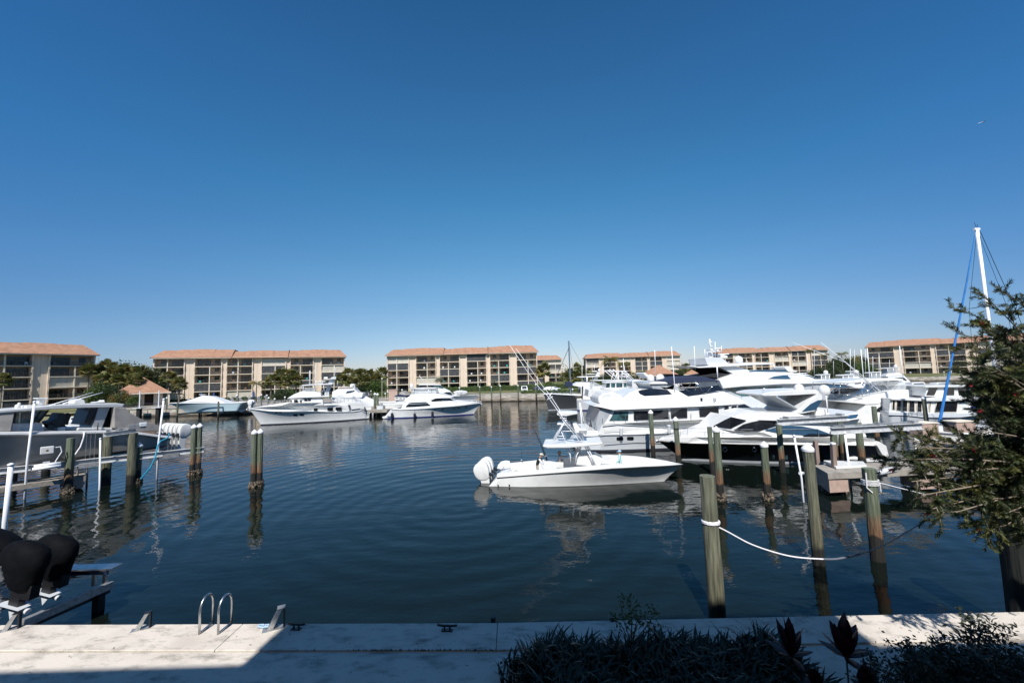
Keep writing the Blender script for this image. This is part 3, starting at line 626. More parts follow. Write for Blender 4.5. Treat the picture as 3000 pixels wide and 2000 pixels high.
pf = thing('pool_fence', 'dark railing along the pool terrace above the far seawall', 'fence', (0, 0, GZ)); a, b = V((-92, 95)), V((-42, 103)); d = (b-a).normalized()
f = MB(); 
for z in (.15, 1.15): f.bar((a.x, a.y, z), (b.x, b.y, z), .05)
for i in range(170): p = a.lerp(b, i/169); f.box(p.x-.015, p.x+.015, p.y-.015, p.y+.015, .1, 1.15)
f.build('railing', 'rail_dark', pf); f = MB(); f.bar((a.x-3, a.y-.7, .0), (b.x, b.y-.8, .0), .3, .5); f.build('kerb', 'pier_concrete', pf)
def car(label, px, py, Y, mt, kind='car', rot=0):
    q = PD(px, py, Y); name = {'pickup': 'parked_pickup', 'van': 'parked_van'}.get(kind, 'parked_car'); r = thing(name, label, kind, (q.x, q.y, GZ+.04), rot)
    H_ = 1.9 if kind != 'car' else 1.45; w = .93
    mb = MB(); prof = [(-2.4, .45), (-2.4, 1.0), (-1.4, 1.08), (-.9, H_), (1.5, H_), (2.3, 1.05), (2.4, .45)]
    k = len(prof); mb.add([(s*w*(.82 if z > 1.2 else 1), y, z) for s in (-1, 1) for y, z in prof], [tuple(range(k)), tuple(range(2*k-1, k-1, -1))]+[(i, (i+1) % k, k+(i+1) % k, k+i) for i in range(k)])
    mb.build('body', mt, r, bevel=.06)
    MB().add([(-.7, -1.38, 1.12), (.7, -1.38, 1.12), (.64, -1.0, H_-.1), (-.64, -1.0, H_-.1), (-.7, -1.42, 1.10), (.7, -1.42, 1.10), (.64, -1.03, H_-.08), (-.64, -1.03, H_-.08)], [(0, 1, 2, 3), (4, 5, 6, 7), (0, 4, 7, 3), (1, 2, 6, 5), (3, 7, 6, 2)]).build('windscreen', 'glass_window', r)
    for s in (-1, 1): MB().box(s*w*.84-.02, s*w*.84+.04*s, -.8, 1.3, 1.2, H_-.12).build('side_window', 'glass_window', r)
    MB().box(-.6, .6, -2.43, -2.38, .6, .85).build('grille', 'black_metal', r)
    for s in (-1, 1): MB().box(s*.7-.14, s*.7+.14, -2.43, -2.39, .72, .9).build('headlight', 'lamp_glass', r)
    for s in (-1, 1):
        for y in (-1.5, 1.5): o = MB().tube([(s*w-.12, y, .35), (s*w+.04, y, .35)], .36, 14).build('wheel', 'tyre', r)
    return r
car('white pickup parked before the hedge, facing the water', 1536, 1140, 118, 'car_white', 'pickup')
car('dark blue car parked at the right end of the hedge', 1576, 1138, 120, 'car_blue', 'car', .3)
car('white car parked left of the bare mast', 1617, 1135, 118, 'car_white', 'car', .9)
car('dark van parked under the palms above the dock', 1074, 1150, 104, 'car_blue', 'van', .1)
def lamp(label, px, ty, by_Y, h=None, grp=None):
    q = PD(px, ty, by_Y); r = thing('dock_lamp', label, 'lamp post', (q.x, q.y, GZ), group=grp); hh = q.z-GZ
    MB().tube([(0, 0, -.2), (0, 0, hh-.25)], .05, 8).build('post', 'trim_white', r); MB().lathe([(.1, -.28), (.2, -.22), (.22, .0), (.05, .1)], (0, 0, hh-.05), 10).build('lamp_head', 'lamp_glass', r)
for i, (px, ty) in enumerate([(1129, 1151), (1136, 1146), (1143, 1142), (1178, 1140), (1346, 1134)]):
    lamp('white-headed low lamp post ' + ['right beside the pink pier', 'second to the right of the pink pier', 'third to the right of the pink pier, by the hedge', 'behind the grey boat cover', 'before the hedge, right of the motor yacht'][i], px, ty, 101 if i < 4 else 108)
lamp('tall street lamp before the trees left of the middle block', 1119, 1107, 112)
lamp('lamp on the lawn below the far right block', 2765, 1088, 150)
# ================================================================= BOATS
def clamp(x, a=0, b=1): return max(a, min(b, x))
class Boat:
    """local axes: x = s along the keel from stern to bow, z up, y = athwart; t = distance inboard from the side facing the quay"""
    def __init__(s, name, label, cat, stern, bow, beam, crop, z=0, group=None, world=False):
        S = V((*stern, 0)) if world else P(*stern, z); B = V((*bow, 0)) if world else P(*bow, z); S.z = B.z = 0
        hb = beam/2; d = B-S; L = math.sqrt(max(d.length**2-hb*hb, 1)); sg = 1 if d.x > 0 else -1
        a = math.asin(hb/d.length)*sg; u = d.normalized(); u = V((u.x*math.cos(a)+u.y*math.sin(a), -u.x*math.sin(a)+u.y*math.cos(a), 0))
        n = V((-u.y, u.x, 0))*sg; s.S = S; s.u = u; s.n = n; s.sg = sg; s.hb = hb; s.beam = beam; s.L = L; s.cr = crop
        s.c0 = S + n*hb; s.root = thing(name, label, cat, s.c0, math.atan2(u.y, u.x), group); s.s0 = 0; s.s1 = L
        s.bodies = {}; s.dz = z
    def px(s, q): return (s.cr[0]+q[0]/s.cr[2], s.cr[1]+q[1]/s.cr[2])
    def conv(s, q, tf):
        x, y = s.px(q); d = ray(x, y); t = tf if not callable(tf) else .3
        for _ in range(7 if callable(tf) else 1):
            o = s.S + s.n*t; k = (o-cO).dot(s.n)/d.dot(s.n); p = cO + d*k; S_ = (p-s.S).dot(s.u)
            if callable(tf): t = .5*t + .5*tf(S_, p.z)
        return S_, p.z, t
    def loc(s, S_, t, z): return (S_, s.sg*(t-s.hb), z)
    def wt(s, u): return (1 if u < .42 else (1-((u-.42)/.58)**s.pt)) * (.93+.07*clamp(u/.2))
    kw = .90
    def ww(s, u): return s.kw*(1-clamp((u-.12)/.88)**s.pw) * (.93+.07*clamp(u/.2))
    def thull(s, S_, z=None): u = clamp((S_-s.s0)/(s.s1-s.s0)); return s.hb*(1-s.wt(u))
    def hull(s, sheer, mt, wl=None, keel=-.45, stripe='darkstripe', pt=2.3, pw=1.7, s0=None, s1=None, well=None, n=30, flare=1.15, base=0, part='hull', rub=None, deck='nonskid', bulw=0):
        s.pt, s.pw = pt, pw; L = s.L; pts = []
        a = s.conv(sheer[0], 0); b = s.conv(sheer[-1], s.hb); s.s0 = a[0] if s0 is None else s0; s.s1 = b[0] if s1 is None else s1
        for q in sheer: c = s.conv(q, s.thull); pts.append((c[0], c[1]))
        pts.sort(); s.sh = pts
        def zs(S_):
            if S_ <= pts[0][0]: return pts[0][1]
            for (x0, z0), (x1, z1) in zip(pts[:-1], pts[1:]):
                if S_ <= x1: f = (S_-x0)/(x1-x0+1e-9); return z0+(z1-z0)*f
            return pts[-1][1]
        s.zs = zs; w0, w1 = wl or (0, L); s.par = (w0, w1, base, flare); mb = MB(); gs = [None, 0, .05, .15, .3, .45, .6, .75, .88, 1.0]
        def station(u):
            St = s.s0+(s.s1-s.s0)*u; Sw = w0+(w1-w0)*u; z1 = zs(St); row = []
            for gi in gs:
                if gi is None: S_, z, h = Sw*.97, base+keel, .25*s.ww(u)
                else: S_ = Sw+(St-Sw)*gi**1.1; z = base+(z1-base)*gi; q = gi**flare; h = s.ww(u)*(1-q)+s.wt(u)*q
                row.append((S_, h*s.hb, z))
            return row
        us = [1-(1-i/n)**1.25 for i in range(n+1)]; G = len(gs)
        for u in us:
            r = station(u); mb.v += [(a, -h, z) for a, h, z in r] + [(a, h, z) for a, h, z in r]
        M = 2*G
        for i in range(n):
            for j in range(G-1):
                mb.f.append((i*M+j, (i+1)*M+j, (i+1)*M+j+1, i*M+j+1)); mb.f.append((i*M+G+j, i*M+G+j+1, (i+1)*M+G+j+1, (i+1)*M+G+j))
            mb.f.append((i*M, i*M+G, (i+1)*M+G, (i+1)*M))
        mb.f.append(tuple(range(G-1, -1, -1))+tuple(range(G, 2*G)))
        h = mb.build(part, mt, s.root, smooth=False); 
        for p in h.data.polygons: p.use_smooth = len(p.vertices) == 4
        # deck or cockpit well
        dk = MB()
        if well:
            gw, dep, ua, ub = well; rows = []
            for u in us:
                S_ = s.s0+(s.s1-s.s0)*u; w = s.wt(u)*s.hb; z = zs(S_); wi = max(w-gw, .0); inside = ua <= u <= ub and wi > .15
                zd = z-dep if inside else z+.0; wf = min(wi*.96, s.hb-s.tside()(S_, zd)-.10) if inside else wi*.96; rows.append((S_, w, z, wi, zd, max(wf, .0)))
            for S_, w, z, wi, zd, wf in rows: dk.v += [(S_, -w, z), (S_, -wi, z+.01), (S_, -wf, zd), (S_, wf, zd), (S_, wi, z+.01), (S_, w, z)]
            for i in range(n):
                for j in range(5): dk.f.append((i*6+j, (i+1)*6+j, (i+1)*6+j+1, i*6+j+1))
            dk.f.append((0, 1, 2, 3, 4, 5))
        else:
            for u in us:
                S_ = s.s0+(s.s1-s.s0)*u; w = s.wt(u)*s.hb; z = zs(S_); dk.v += [(S_, -w, z), (S_, 0, z+.05), (S_, w, z)]
            for i in range(n):
                for j in range(2): dk.f.append((i*3+j, (i+1)*3+j, (i+1)*3+j+1, i*3+j+1))
        dk.build('deck', deck, s.root)
        if rub:
            for sd_ in (-1, 1):
                MB().tube([(s.s0+(s.s1-s.s0)*u, sd_*(s.wt(u)*s.hb+.01), zs(s.s0+(s.s1-s.s0)*u)-rub[1]) for u in us], rub[2] if len(rub) > 2 else .035, 6).build('rub_rail', rub[0], s.root)
        if stripe:
            st = MB()
            for sd_ in (-1, 1):
                k = len(st.v)
                for u in us:
                    for gz in (-.1, .16): Sw = w0+(w1-w0)*u; q = max(gz, 0)/2.0; hh = (s.ww(u)*(1-q)+s.wt(u)*q)*s.hb+.02; st.v.append((Sw+(.05 if gz > 0 else 0)*u, sd_*hh, base+gz))
                for i in range(n): st.f.append((k+2*i, k+2*i+1, k+2*i+3, k+2*i+2))
            st.build('waterline_stripe', stripe, s.root)
        return h
    def tside(s, out=0):
        w0, w1, base, fl = s.par
        def f(S_, z):
            u = clamp((S_-s.s0)/(s.s1-s.s0))
            for _ in range(3):
                St = s.s0+(s.s1-s.s0)*u; g = clamp((z-base)/(s.zs(St)-base)); a = w0+(s.s0-w0)*g**1.1; b = w1+(s.s1-w1)*g**1.1; u = clamp((S_-a)/(b-a))
            q = g**fl; return s.hb*(1-(s.ww(u)*(1-q)+s.wt(u)*q))-out
        return f
    def tf(s, t0, lean=0, zr=None, follow=False, nose=None):
        def f(S_, z):
            t = t0 + (lean*(z-zr) if zr is not None else 0)
            if follow: t += s.thull(S_)
            if nose: a, b, k = nose; t += k*clamp((S_-a)/(b-a))**2
            return min(t, s.hb-.02)
        return f
    def body(s, name, pts, t0, mt, lean=0, follow=False, nose=None, bevel=.035, smooth=False, key=None, cap=None, sub=True, parent=None):
        zr = s.conv(pts[0], t0)[1] if lean else None; f = s.tf(t0, lean, zr, follow, nose); s.bodies[key or name] = f
        c = [s.conv(q, f) for q in pts]
        if sub:   # subdivide long edges so that leaning and curved sides follow the plan
            o = []
            for (a, b) in zip(c, c[1:]+c[:1]):
                k = max(1, int(abs(a[0]-b[0])/1.2)); o += [(a[0]+(b[0]-a[0])*i/k, a[1]+(b[1]-a[1])*i/k) for i in range(k)]
            c = [(x, z, f(x, z)) for x, z in o]
        b = bmesh.new(); N = [b.verts.new(s.loc(x, t, z)) for x, z, t in c]; F = [b.verts.new(s.loc(x, s.beam-t, z)) for x, z, t in c]
        try:
            b.faces.new(N); b.faces.new(F[::-1])
        except Exception: pass
        k = len(N)
        for i in range(k):
            try: b.faces.new((N[i], N[(i+1) % k], F[(i+1) % k], F[i]))
            except Exception: pass
        bmesh.ops.triangulate(b, faces=[q for q in b.faces if len(q.verts) > 4]); bmesh.ops.recalc_face_normals(b, faces=b.faces)
        me = bpy.data.meshes.new(name); b.to_mesh(me); b.free(); o = bpy.data.objects.new(name, me); COL.objects.link(o); me.materials.append(MT[mt]); o.parent = parent or s.root
        if bevel:
            bv = o.modifiers.new('bevel', 'BEVEL'); bv.width = bevel; bv.segments = 2; bv.limit_method = 'ANGLE'; bv.angle_limit = math.radians(40)
        return o
    def pane(s, pts, on, mt='glass_dark', name='window', out=.03, thick=.05, parent=None, frame=None):
        f = s.bodies[on] if isinstance(on, str) else (on if callable(on) else (lambda S_, z: on)); c = [s.conv(q, f) for q in pts]
        b = bmesh.new(); N = [b.verts.new(s.loc(x, t-out, z)) for x, z, t in c]; F = [b.verts.new(s.loc(x, t+thick, z)) for x, z, t in c]; k = len(N)
        b.faces.new(N); b.faces.new(F[::-1])
        for i in range(k): b.faces.new((N[i], N[(i+1) % k], F[(i+1) % k], F[i]))
        bmesh.ops.triangulate(b, faces=[q for q in b.faces if len(q.verts) > 4]); bmesh.ops.recalc_face_normals(b, faces=b.faces)
        me = bpy.data.meshes.new(name); b.to_mesh(me); b.free(); o = bpy.data.objects.new(name, me); COL.objects.link(o); me.materials.append(MT[mt]); o.parent = parent or s.root
        if frame: s.tube('frame', list(pts)+[pts[0]], frame[1], (lambda S_, z: f(S_, z)-out), frame[0], parent=o, n=4)
        return o
    def tube(s, name, pts, r, t, mt='chrome', mirror=False, parent=None, n=6, r2=None):
        f = s.bodies[t] if isinstance(t, str) else t; c = [s.conv(q, f if callable(f) else f) for q in pts]; mb = MB()
        mb.tube([s.loc(x, tt, z) for x, z, tt in c], r, n, r2)
        if mirror: MB().tube([s.loc(x, s.beam-tt, z) for x, z, tt in c], r, n, r2).build(name, mt, parent or s.root, smooth=True)
        return mb.build(name, mt, parent or s.root, smooth=True)
    def dome(s, q, rp, t, name='radar_dome', mt='gelcoat', tall=1.0, parent=None, foot=True):
        x, z, t = s.conv(q, t); x2 = s.conv((q[0]+rp, q[1]), t)[0]; r = abs(x2-x); mb = MB()
        prof = [(r*.55, -r*1.0*tall), (r*.95, -r*.75*tall), (r, -r*.2*tall)] + [(r*math.cos(a), r*tall*math.sin(a)) for a in (.15, .45, .75, 1.05, 1.35, 1.54)]
        mb.lathe(prof, s.loc(x, t, z), 18); return mb.build(name, mt, parent or s.root, smooth=True)
    def rail(s, name, top, t, hgt, n, mt='chrome', r=.018, mid=True, mirror=True, follow=None):
        """hand rail: top line traced, stanchions dropped by hgt metres"""
        f = follow or t; c = [s.conv(q, f) for q in top]; mb = MB()
        for side in ((0, 1) if mirror else (0,)):
            L = [s.loc(x, (s.beam-tt if side else tt), z) for x, z, tt in c]; mb.tube(L, r, 5)
            if mid: mb.tube([(a, b, z-hgt*.5) for a, b, z in L], r*.7, 4)
            for i in range(n+1):
                q = i/n*(len(L)-1); j = min(int(q), len(L)-2); p = V(L[j]).lerp(V(L[j+1]), q-j); mb.tube([p, p-V((0, 0, hgt))], r, 5)
        return mb.build(name, mt, s.root)
    def outboard(s, S_, t, z, sc=1, tilt=0, mt='gelcoat', cover=False):
        """an outboard engine hung on the transom, cowling up"""
        o = bpy.data.objects.new('outboard_motor', None); COL.objects.link(o); o.parent = s.root; o.location = s.loc(S_, t, z); o.rotation_euler = (0, tilt, 0); o.scale = (sc, sc, sc)
        mb = MB(); prof = [(-.62, -.25, .15), (-.80, .05, .24), (-.86, .45, .28), (-.72, .74, .27), (-.30, .90, .22), (.06, .78, .20), (.12, .35, .24), (.06, -.05, .22), (-.05, -.3, .15)]
        k = len(prof)
        for w in (-1, -.72, .72, 1): mb.v += [(x*(1 if abs(w) < .9 else .93)-.0, w*h, z_*(1 if abs(w) < .9 else .95)) for x, z_, h in prof]
        mb.f += [tuple(range(k)), tuple(range(4*k-1, 3*k-1, -1))]
        for r_ in range(3):
            for i in range(k): mb.f.append((r_*k+i, r_*k+(i+1) % k, (r_+1)*k+(i+1) % k, (r_+1)*k+i))
        cw = mb.build('cowling', mt, o, smooth=True); sm = cw.modifiers.new('smooth', 'SUBSURF'); sm.levels = 2; sm.render_levels = 2
        MB().add([(x, y*.11, z_) for y in (-1, 1) for x, z_ in ((-.55, -.2), (-.02, -.2), (-.08, -.75), (-.15, -1.25), (-.62, -1.25), (-.5, -.8))], [(0, 1, 2, 3, 4, 5), (11, 10, 9, 8, 7, 6)]+[(i, (i+1) % 6, 6+(i+1) % 6, 6+i) for i in range(6)]).build('midsection', 'gelcoat' if not cover else 'gelcoat_cool', o, bevel=.02)
        p = MB().tube([(-.75, 0, -1.3), (-.1, 0, -1.3), (.05, 0, -1.3)], .1, 10, .04); p.add([(-.4, -.01, -1.35), (-.15, -.01, -1.35), (-.35, 0, -1.7)], [(0, 1, 2)])
        for a in (0, 2.1, 4.2): p.add([(-.72, .05*math.cos(a), -1.3+.05*math.sin(a)), (-.68, .22*math.cos(a+.4), -1.3+.22*math.sin(a+.4)), (-.76, .24*math.cos(a), -1.3+.24*math.sin(a)), (-.78, .22*math.cos(a-.4), -1.3+.22*math.sin(a-.4))], [(0, 1, 2, 3)])
        p.build('propeller', 'alu', o); MB().bar((.0, 0, .1), (.3, 0, -.15), .3, .1).build('bracket', 'black_metal', o); return o
# ---------------------------------------------------------------- centre console fishing boat, under way
b = Boat('center_console_boat', 'white open fishing boat motoring past with three people and a half tower', 'motorboat', (1431, 1426), (1946, 1409), 3.3, (1350, 1140, 3.36)); CC = b
b.kw = .985; b.hull([(352, 868), (700, 840), (1100, 808), (1500, 776), (1800, 760), (2185, 738)], 'gelcoat', wl=(0, b.L), stripe=None, pt=2.5, pw=1.9, well=(.30, .62, .05, .90), flare=1.3, rub=('hull_dark', .02, .032), deck='gelcoat')
CC.tr = b.tf(0, follow=True)
# gunwale cap rising above the rub rail
us = [i/26 for i in range(27)]; gm = MB()
for sd_ in (-1, 1):
    k = len(gm.v)
    for u in us:
        S_ = b.s0+(b.s1-b.s0)*u; w = b.wt(u)*b.hb; z = b.zs(S_); wi = max(w-.30, 0); q = 1-u**7; gm.v += [(S_, sd_*(w-.0), z+.0), (S_, sd_*max(w-.03, 0), z+.17*q), (S_, sd_*(wi+.0), z+.19*q), (S_, sd_*wi, z-.25*q)]
    for i in range(26):
        for j in range(3): gm.f.append((k+i*4+j, k+(i+1)*4+j, k+(i+1)*4+j+1, k+i*4+j+1))
gm.build('gunwale', 'gelcoat', b.root)
MB().add([(b.s0-.02, y, z) for y, z in ((-1.3, .15), (1.3, .15), (1.42, b.zs(0)), (-1.42, b.zs(0)))]+[(b.s0+.5, y, z) for y, z in ((-1.3, .15), (1.3, .15), (1.45, b.zs(0)+.12), (-1.45, b.zs(0)+.12))], [(0, 1, 2, 3), (3, 2, 6, 7), (4, 7, 6, 5), (0, 3, 7, 4), (1, 5, 6, 2)]).build('transom', 'gelcoat', b.root, bevel=.03)
h_ = b.hb
b.body('hardtop', [(802, 562), (812, 550), (950, 548), (1150, 540), (1385, 524), (1400, 532), (1380, 545), (1210, 566), (1050, 578), (850, 580)], .5, 'gelcoat', bevel=.05)
b.body('console', [(1135, 745), (1140, 660), (1200, 630), (1330, 650), (1385, 680), (1390, 745), (1300, 760)], 1.05, 'gelcoat', lean=.05)
b.body('windshield', [(1120, 655), (1175, 575), (1190, 575), (1145, 655)], 1.0, 'clear_vinyl', bevel=0)
b.body('bow_seat', [(1380, 740), (1380, 690), (1480, 700), (1500, 740)], .9, 'gelcoat'); b.body('leaning_post', [(810, 790), (815, 715), (880, 715), (950, 730), (955, 790)], 1.0, 'gelcoat')
b.body('livewell', [(945, 775), (945, 730), (1010, 735), (1010, 775)], .9, 'nonskid')
for nm, pp in [('t_top_leg', [(1085, 740), (1075, 640), (1040, 578)]), ('t_top_leg', [(1125, 740), (1140, 650), (1180, 570)]), ('t_top_leg', [(1305, 745), (1270, 650), (1220, 565)]), ('t_top_leg', [(1325, 745), (1290, 650), (1240, 562)]), ('t_top_brace', [(1040, 600), (1165, 585)])]:
    b.tube(nm, pp, .03, .85, 'alu' if 0 else 'pipe_white', mirror=True)
# half tower
tw_ = [[(905, 515), (1010, 330)], [(920, 515), (1035, 300)], [(1200, 510), (985, 260)], [(1170, 515), (965, 250)], [(990, 415), (1030, 515)], [(1000, 412), (1120, 412)], [(1010, 350), (1080, 350)], [(960, 460), (1015, 460)], [(940, 485), (1030, 485)], [(975, 285), (1040, 285)], [(1000, 300), (1055, 380)], [(1040, 300), (985, 380)]]
for pp in tw_: b.tube('tower_leg', pp, .022, 1.0, 'pipe_white', mirror=True)
b.body('tower_sunshade', [(943, 245), (960, 226), (1060, 226), (1150, 232), (1150, 243), (1100, 252), (1035, 266), (955, 258)], .95, 'gelcoat')
b.body('tower_seat', [(945, 350), (950, 335), (1000, 335), (1000, 352)], 1.15, 'gelcoat'); b.body('tower_helm', [(1100, 340), (1140, 335), (1185, 400), (1180, 430), (1130, 430)], 1.2, 'gelcoat'); b.body('tower_step', [(1165, 400), (1240, 395), (1240, 410), (1165, 412)], 1.0, 'gelcoat')
b.tube('outrigger', [(1205, 515), (1010, 290), (850, 60), (775, -10), (645, -190), (485, -430)], .028, .9, 'pipe_white', r2=.012); b.tube('outrigger', [(1215, 515), (1030, 290), (880, 60), (800, -40), (690, -195), (540, -405)], .028, 2.4, 'pipe_white', r2=.012)
b.tube('outrigger_spreader', [(850, 105), (905, 70)], .02, .9, 'pipe_white'); b.tube('outrigger_spreader', [(845, 110), (900, 30)], .02, .9, 'pipe_white')
b.tube('antenna', [(1207, 520), (1168, 130)], .015, 1.3, 'pipe_white'); b.tube('antenna', [(1195, 520), (1175, 130)], .015, 1.9, 'pipe_white')
for i, (x0, x1, y1) in enumerate([(845, 690, 300), (850, 700, 320), (853, 730, 360), (858, 745, 395)]):
    r_ = b.tube('fishing_rod', [(x0, 705), ((x0+x1)/2, (700+y1)/2+6), (x1, y1)], .016, 1.3+.12*i, 'black_metal', r2=.006); c = b.conv((x0-14, 655), 1.3+.12*i); MB().ball(b.loc(c[0], c[2], c[1]), .06).build('reel', 'chrome', r_)
r_ = b.tube('fishing_rod', [(612, 735), (600, 660), (590, 540)], .014, 2.9, 'black_metal', r2=.006); c = b.conv((598, 690), 2.9); MB().ball(b.loc(c[0], c[2], c[1]), .07).build('reel', 'chrome', r_)
for i in range(3): b.outboard(-.18, .95+i*.72, .50, 1.04, tilt=math.radians(-14) if i < 2 else math.radians(-14))
b.tube('grab_rail', [(350, 815), (380, 785), (420, 788)], .02, .5, 'chrome'); b.body('transom_seat', [(355, 782), (365, 745), (395, 712), (440, 700), (480, 705), (487, 735), (440, 745), (405, 785)], 2.0, 'gelcoat')
b.tube('rope_line', [(500, 780), (530, 790), (570, 800), (520, 805)], .02, 1.2, 'canvas_grey')
for x in (366, 477): c = b.conv((x, 941), .02); MB().ball(b.loc(c[0], c[2], c[1]), .05, .03, .04, 8, 5).build('scupper', 'black_metal', b.root)
# ---------------------------------------------------------------- white trawler yacht
b = Boat('trawler_yacht', 'large white pilothouse trawler yacht moored bow-left by the far wall', 'yacht', (1078, 1228), (764.5, 1245), 5.2, (720, 1060, 5.88)); h_ = b.hb
b.hull([(2070, 870), (2030, 825), (1850, 855), (1500, 858), (1100, 845), (700, 852), (400, 843), (60, 805)], 'gelcoat', wl=(0, b.L), pt=2.4, pw=2.1, rub=('gelcoat_grey', .04, .05), flare=1.6)
b.body('bulwark', [(1118, 850), (1100, 833), (700, 850), (400, 843), (75, 803), (120, 782), (300, 772), (600, 752), (760, 705), (800, 702), (1330, 700), (1335, 742), (1760, 738), (1790, 850), (1500, 858)], .06, 'gelcoat', follow=True, key='side', bevel=.03)
b.body('pilothouse', [(742, 760), (795, 705), (762, 642), (1000, 635), (1325, 625), (1325, 760)], .55, 'gelcoat', nose=(b.conv((1000, 700), .5)[0], b.conv((760, 700), .5)[0], .7), key='ph')
b.body('roof_overhang', [(715, 628), (820, 560), (940, 512), (975, 505), (1290, 520), (1295, 588), (1420, 580), (1442, 592), (1430, 606), (1000, 618), (720, 638)], .35, 'gelcoat', lean=.35, nose=(b.conv((1000, 600), .5)[0], b.conv((715, 625), .5)[0], 1.0), key='roof')
b.tube('roof_trim', [(722, 630), (1000, 612), (1430, 600)], .05, .33, 'gelcoat_grey')
for w in ([(830, 650), (890, 648), (892, 700), (832, 703)], [(937, 652), (960, 650), (962, 703), (938, 705)], [(1008, 640), (1063, 637), (1063, 674), (1010, 676)], [(1070, 637), (1122, 635), (1122, 670), (1071, 673)], [(768, 655), (790, 652), (792, 690), (775, 697)]): b.pane(w, 'ph')
for w in ([(1170, 798), (1240, 796), (1240, 853), (1171, 854)], [(1405, 788), (1506, 784), (1504, 843), (1405, 845)], [(1547, 780), (1648, 777), (1648, 833), (1547, 835)]): b.pane(w, 'side', out=.05)
hf = lambda S_, z: b.thull(S_)*.9
def hp(bt, x, y, w, h, mt='glass_dark', out=.12, nm='porthole'): return bt.pane([(x-w, y-h*.6), (x-w*.7, y-h), (x+w*.7, y-h), (x+w, y-h*.6), (x+w, y+h*.6), (x+w*.7, y+h), (x-w*.7, y+h), (x-w, y+h*.6)], bt.tside(), mt, nm, out=.03, thick=.15)
hp(b, 855, 911, 38, 15, out=.07); hp(b, 963, 906, 38, 15, out=.07); hp(b, 530, 872, 20, 8, out=.0); hp(b, 600, 870, 20, 8, out=.02)
b.body('boat_deck', [(1322, 742), (1322, 722), (1500, 716), (1840, 690), (2000, 700), (2055, 715), (2010, 735), (1760, 742)], .25, 'gelcoat'); b.body('aft_cabin', [(1740, 850), (1740, 742), (1800, 742), (1830, 850)], .9, 'gelcoat_grey')
b.body('flybridge_hardtop', [(958, 408), (975, 395), (1100, 384), (1430, 368), (1500, 372), (1485, 392), (1200, 402), (990, 415)], .9, 'gelcoat'); b.body('radar_mast', [(1378, 585), (1352, 560), (1380, 470), (1410, 400), (1445, 300), (1480, 262), (1535, 248), (1560, 258), (1540, 305), (1480, 430), (1435, 510), (1432, 588)], 1.75, 'gelcoat_cool')
b.body('radar', [(1340, 295), (1340, 288), (1555, 285), (1555, 296)], 1.3, 'gelcoat'); b.body('radar', [(1192, 345), (1196, 330), (1380, 328), (1384, 342)], 1.9, 'gelcoat'); b.body('radar_box', [(1345, 290), (1345, 258), (1410, 256), (1410, 290)], 2.0, 'gelcoat'); b.body('radar_box', [(1262, 382), (1262, 345), (1330, 345), (1330, 380)], 2.1, 'gelcoat')
b.body('windscreen', [(985, 510), (1025, 450), (1200, 445), (1200, 515)], .95, 'clear_vinyl', bevel=0)
for x, y0, y1 in ((1095, 150, 590), (1110, 150, 400), (1190, 50, 600), (1528, 70, 270), (1540, 90, 250)): b.tube('antenna', [(x, y1), (x+2, y0)], .03 if x < 1500 else .02, 1.2, 'pipe_white')
for x in (965, 1170, 1340): b.tube('hardtop_post', [(x+10, 520), (x, 400)], .04, 1.0, 'pipe_white', mirror=True)
b.tube('mast_ladder', [(1300, 600), (1330, 470)], .03, 1.0, 'chrome'); b.rail('bow_rail', [(100, 712), (250, 690), (500, 680), (740, 678)], b.tf(.25, follow=True), .95, 8); b.rail('deck_rail', [(1450, 640), (1700, 620), (1980, 620)], .3, .85, 8)
b.body('tender', [(1460, 625), (1490, 615), (1700, 650), (1880, 655), (1900, 690), (1780, 700), (1560, 698), (1500, 670)], 1.3, 'cover_white', bevel=.1); b.body('tender_seat', [(1560, 655), (1570, 590), (1620, 560), (1700, 600), (1740, 650)], 1.9, 'cover_white', bevel=.08); b.body('tender_outboard', [(1835, 600), (1860, 582), (1890, 595), (1895, 640), (1870, 680), (1850, 640)], 2.2, 'gelcoat_grey', bevel=.05)
b.dome((1462, 525), 26, .7, 'spare_tyre', 'black_metal'); b.body('swim_platform', [(2040, 960), (2045, 940), (2120, 935), (2125, 960), (2080, 985)], .4, 'gelcoat'); b.tube('stern_ladder', [(2085, 850), (2120, 880), (2150, 840), (2110, 920)], .03, .8)
b.tube('anchor', [(60, 812), (20, 820), (5, 812)], .08, b.hb-.1, 'alu')
# ---------------------------------------------------------------- white motor yacht with fenders
b = Boat('motor_yacht', 'white motor yacht with three dark fenders, moored bow-right at the pink pier', 'yacht', (1122, 1227), (1387, 1214), 4.9, (1100, 1100, 6.72)); h_ = b.hb
b.hull([(298, 660), (500, 668), (840, 650), (1300, 615), (1700, 582), (2085, 530)], 'gelcoat', wl=(0, b.L), stripe='bluestripe', pt=2.4, pw=2.0, rub=('gelcoat_grey', .06, .05), flare=1.5)
b.body('foredeck', [(1080, 632), (1100, 505), (1560, 498), (1880, 516), (2060, 524), (1700, 578), (1300, 612)], .12, 'gelcoat', follow=True, lean=.3, key='fd')
b.body('cabin', [(500, 664), (530, 590), (575, 522), (640, 512), (1010, 500), (1090, 485), (1180, 442), (1470, 436), (1550, 492), (1120, 515), (1110, 635), (840, 650)], .30, 'gelcoat', lean=.12, key='cab', nose=(b.conv((1150, 500), .3)[0], b.conv((1560, 500), .3)[0], .9))
b.body('flybridge', [(560, 517), (590, 450), (670, 405), (690, 372), (1010, 358), (1180, 352), (1330, 370), (1490, 410), (1520, 432), (1180, 444), (1090, 482), (1000, 500), (700, 512)], .45, 'gelcoat', lean=.25, nose=(b.conv((1180, 400), .3)[0], b.conv((1520, 420), .3)[0], 1.1), key='fly')
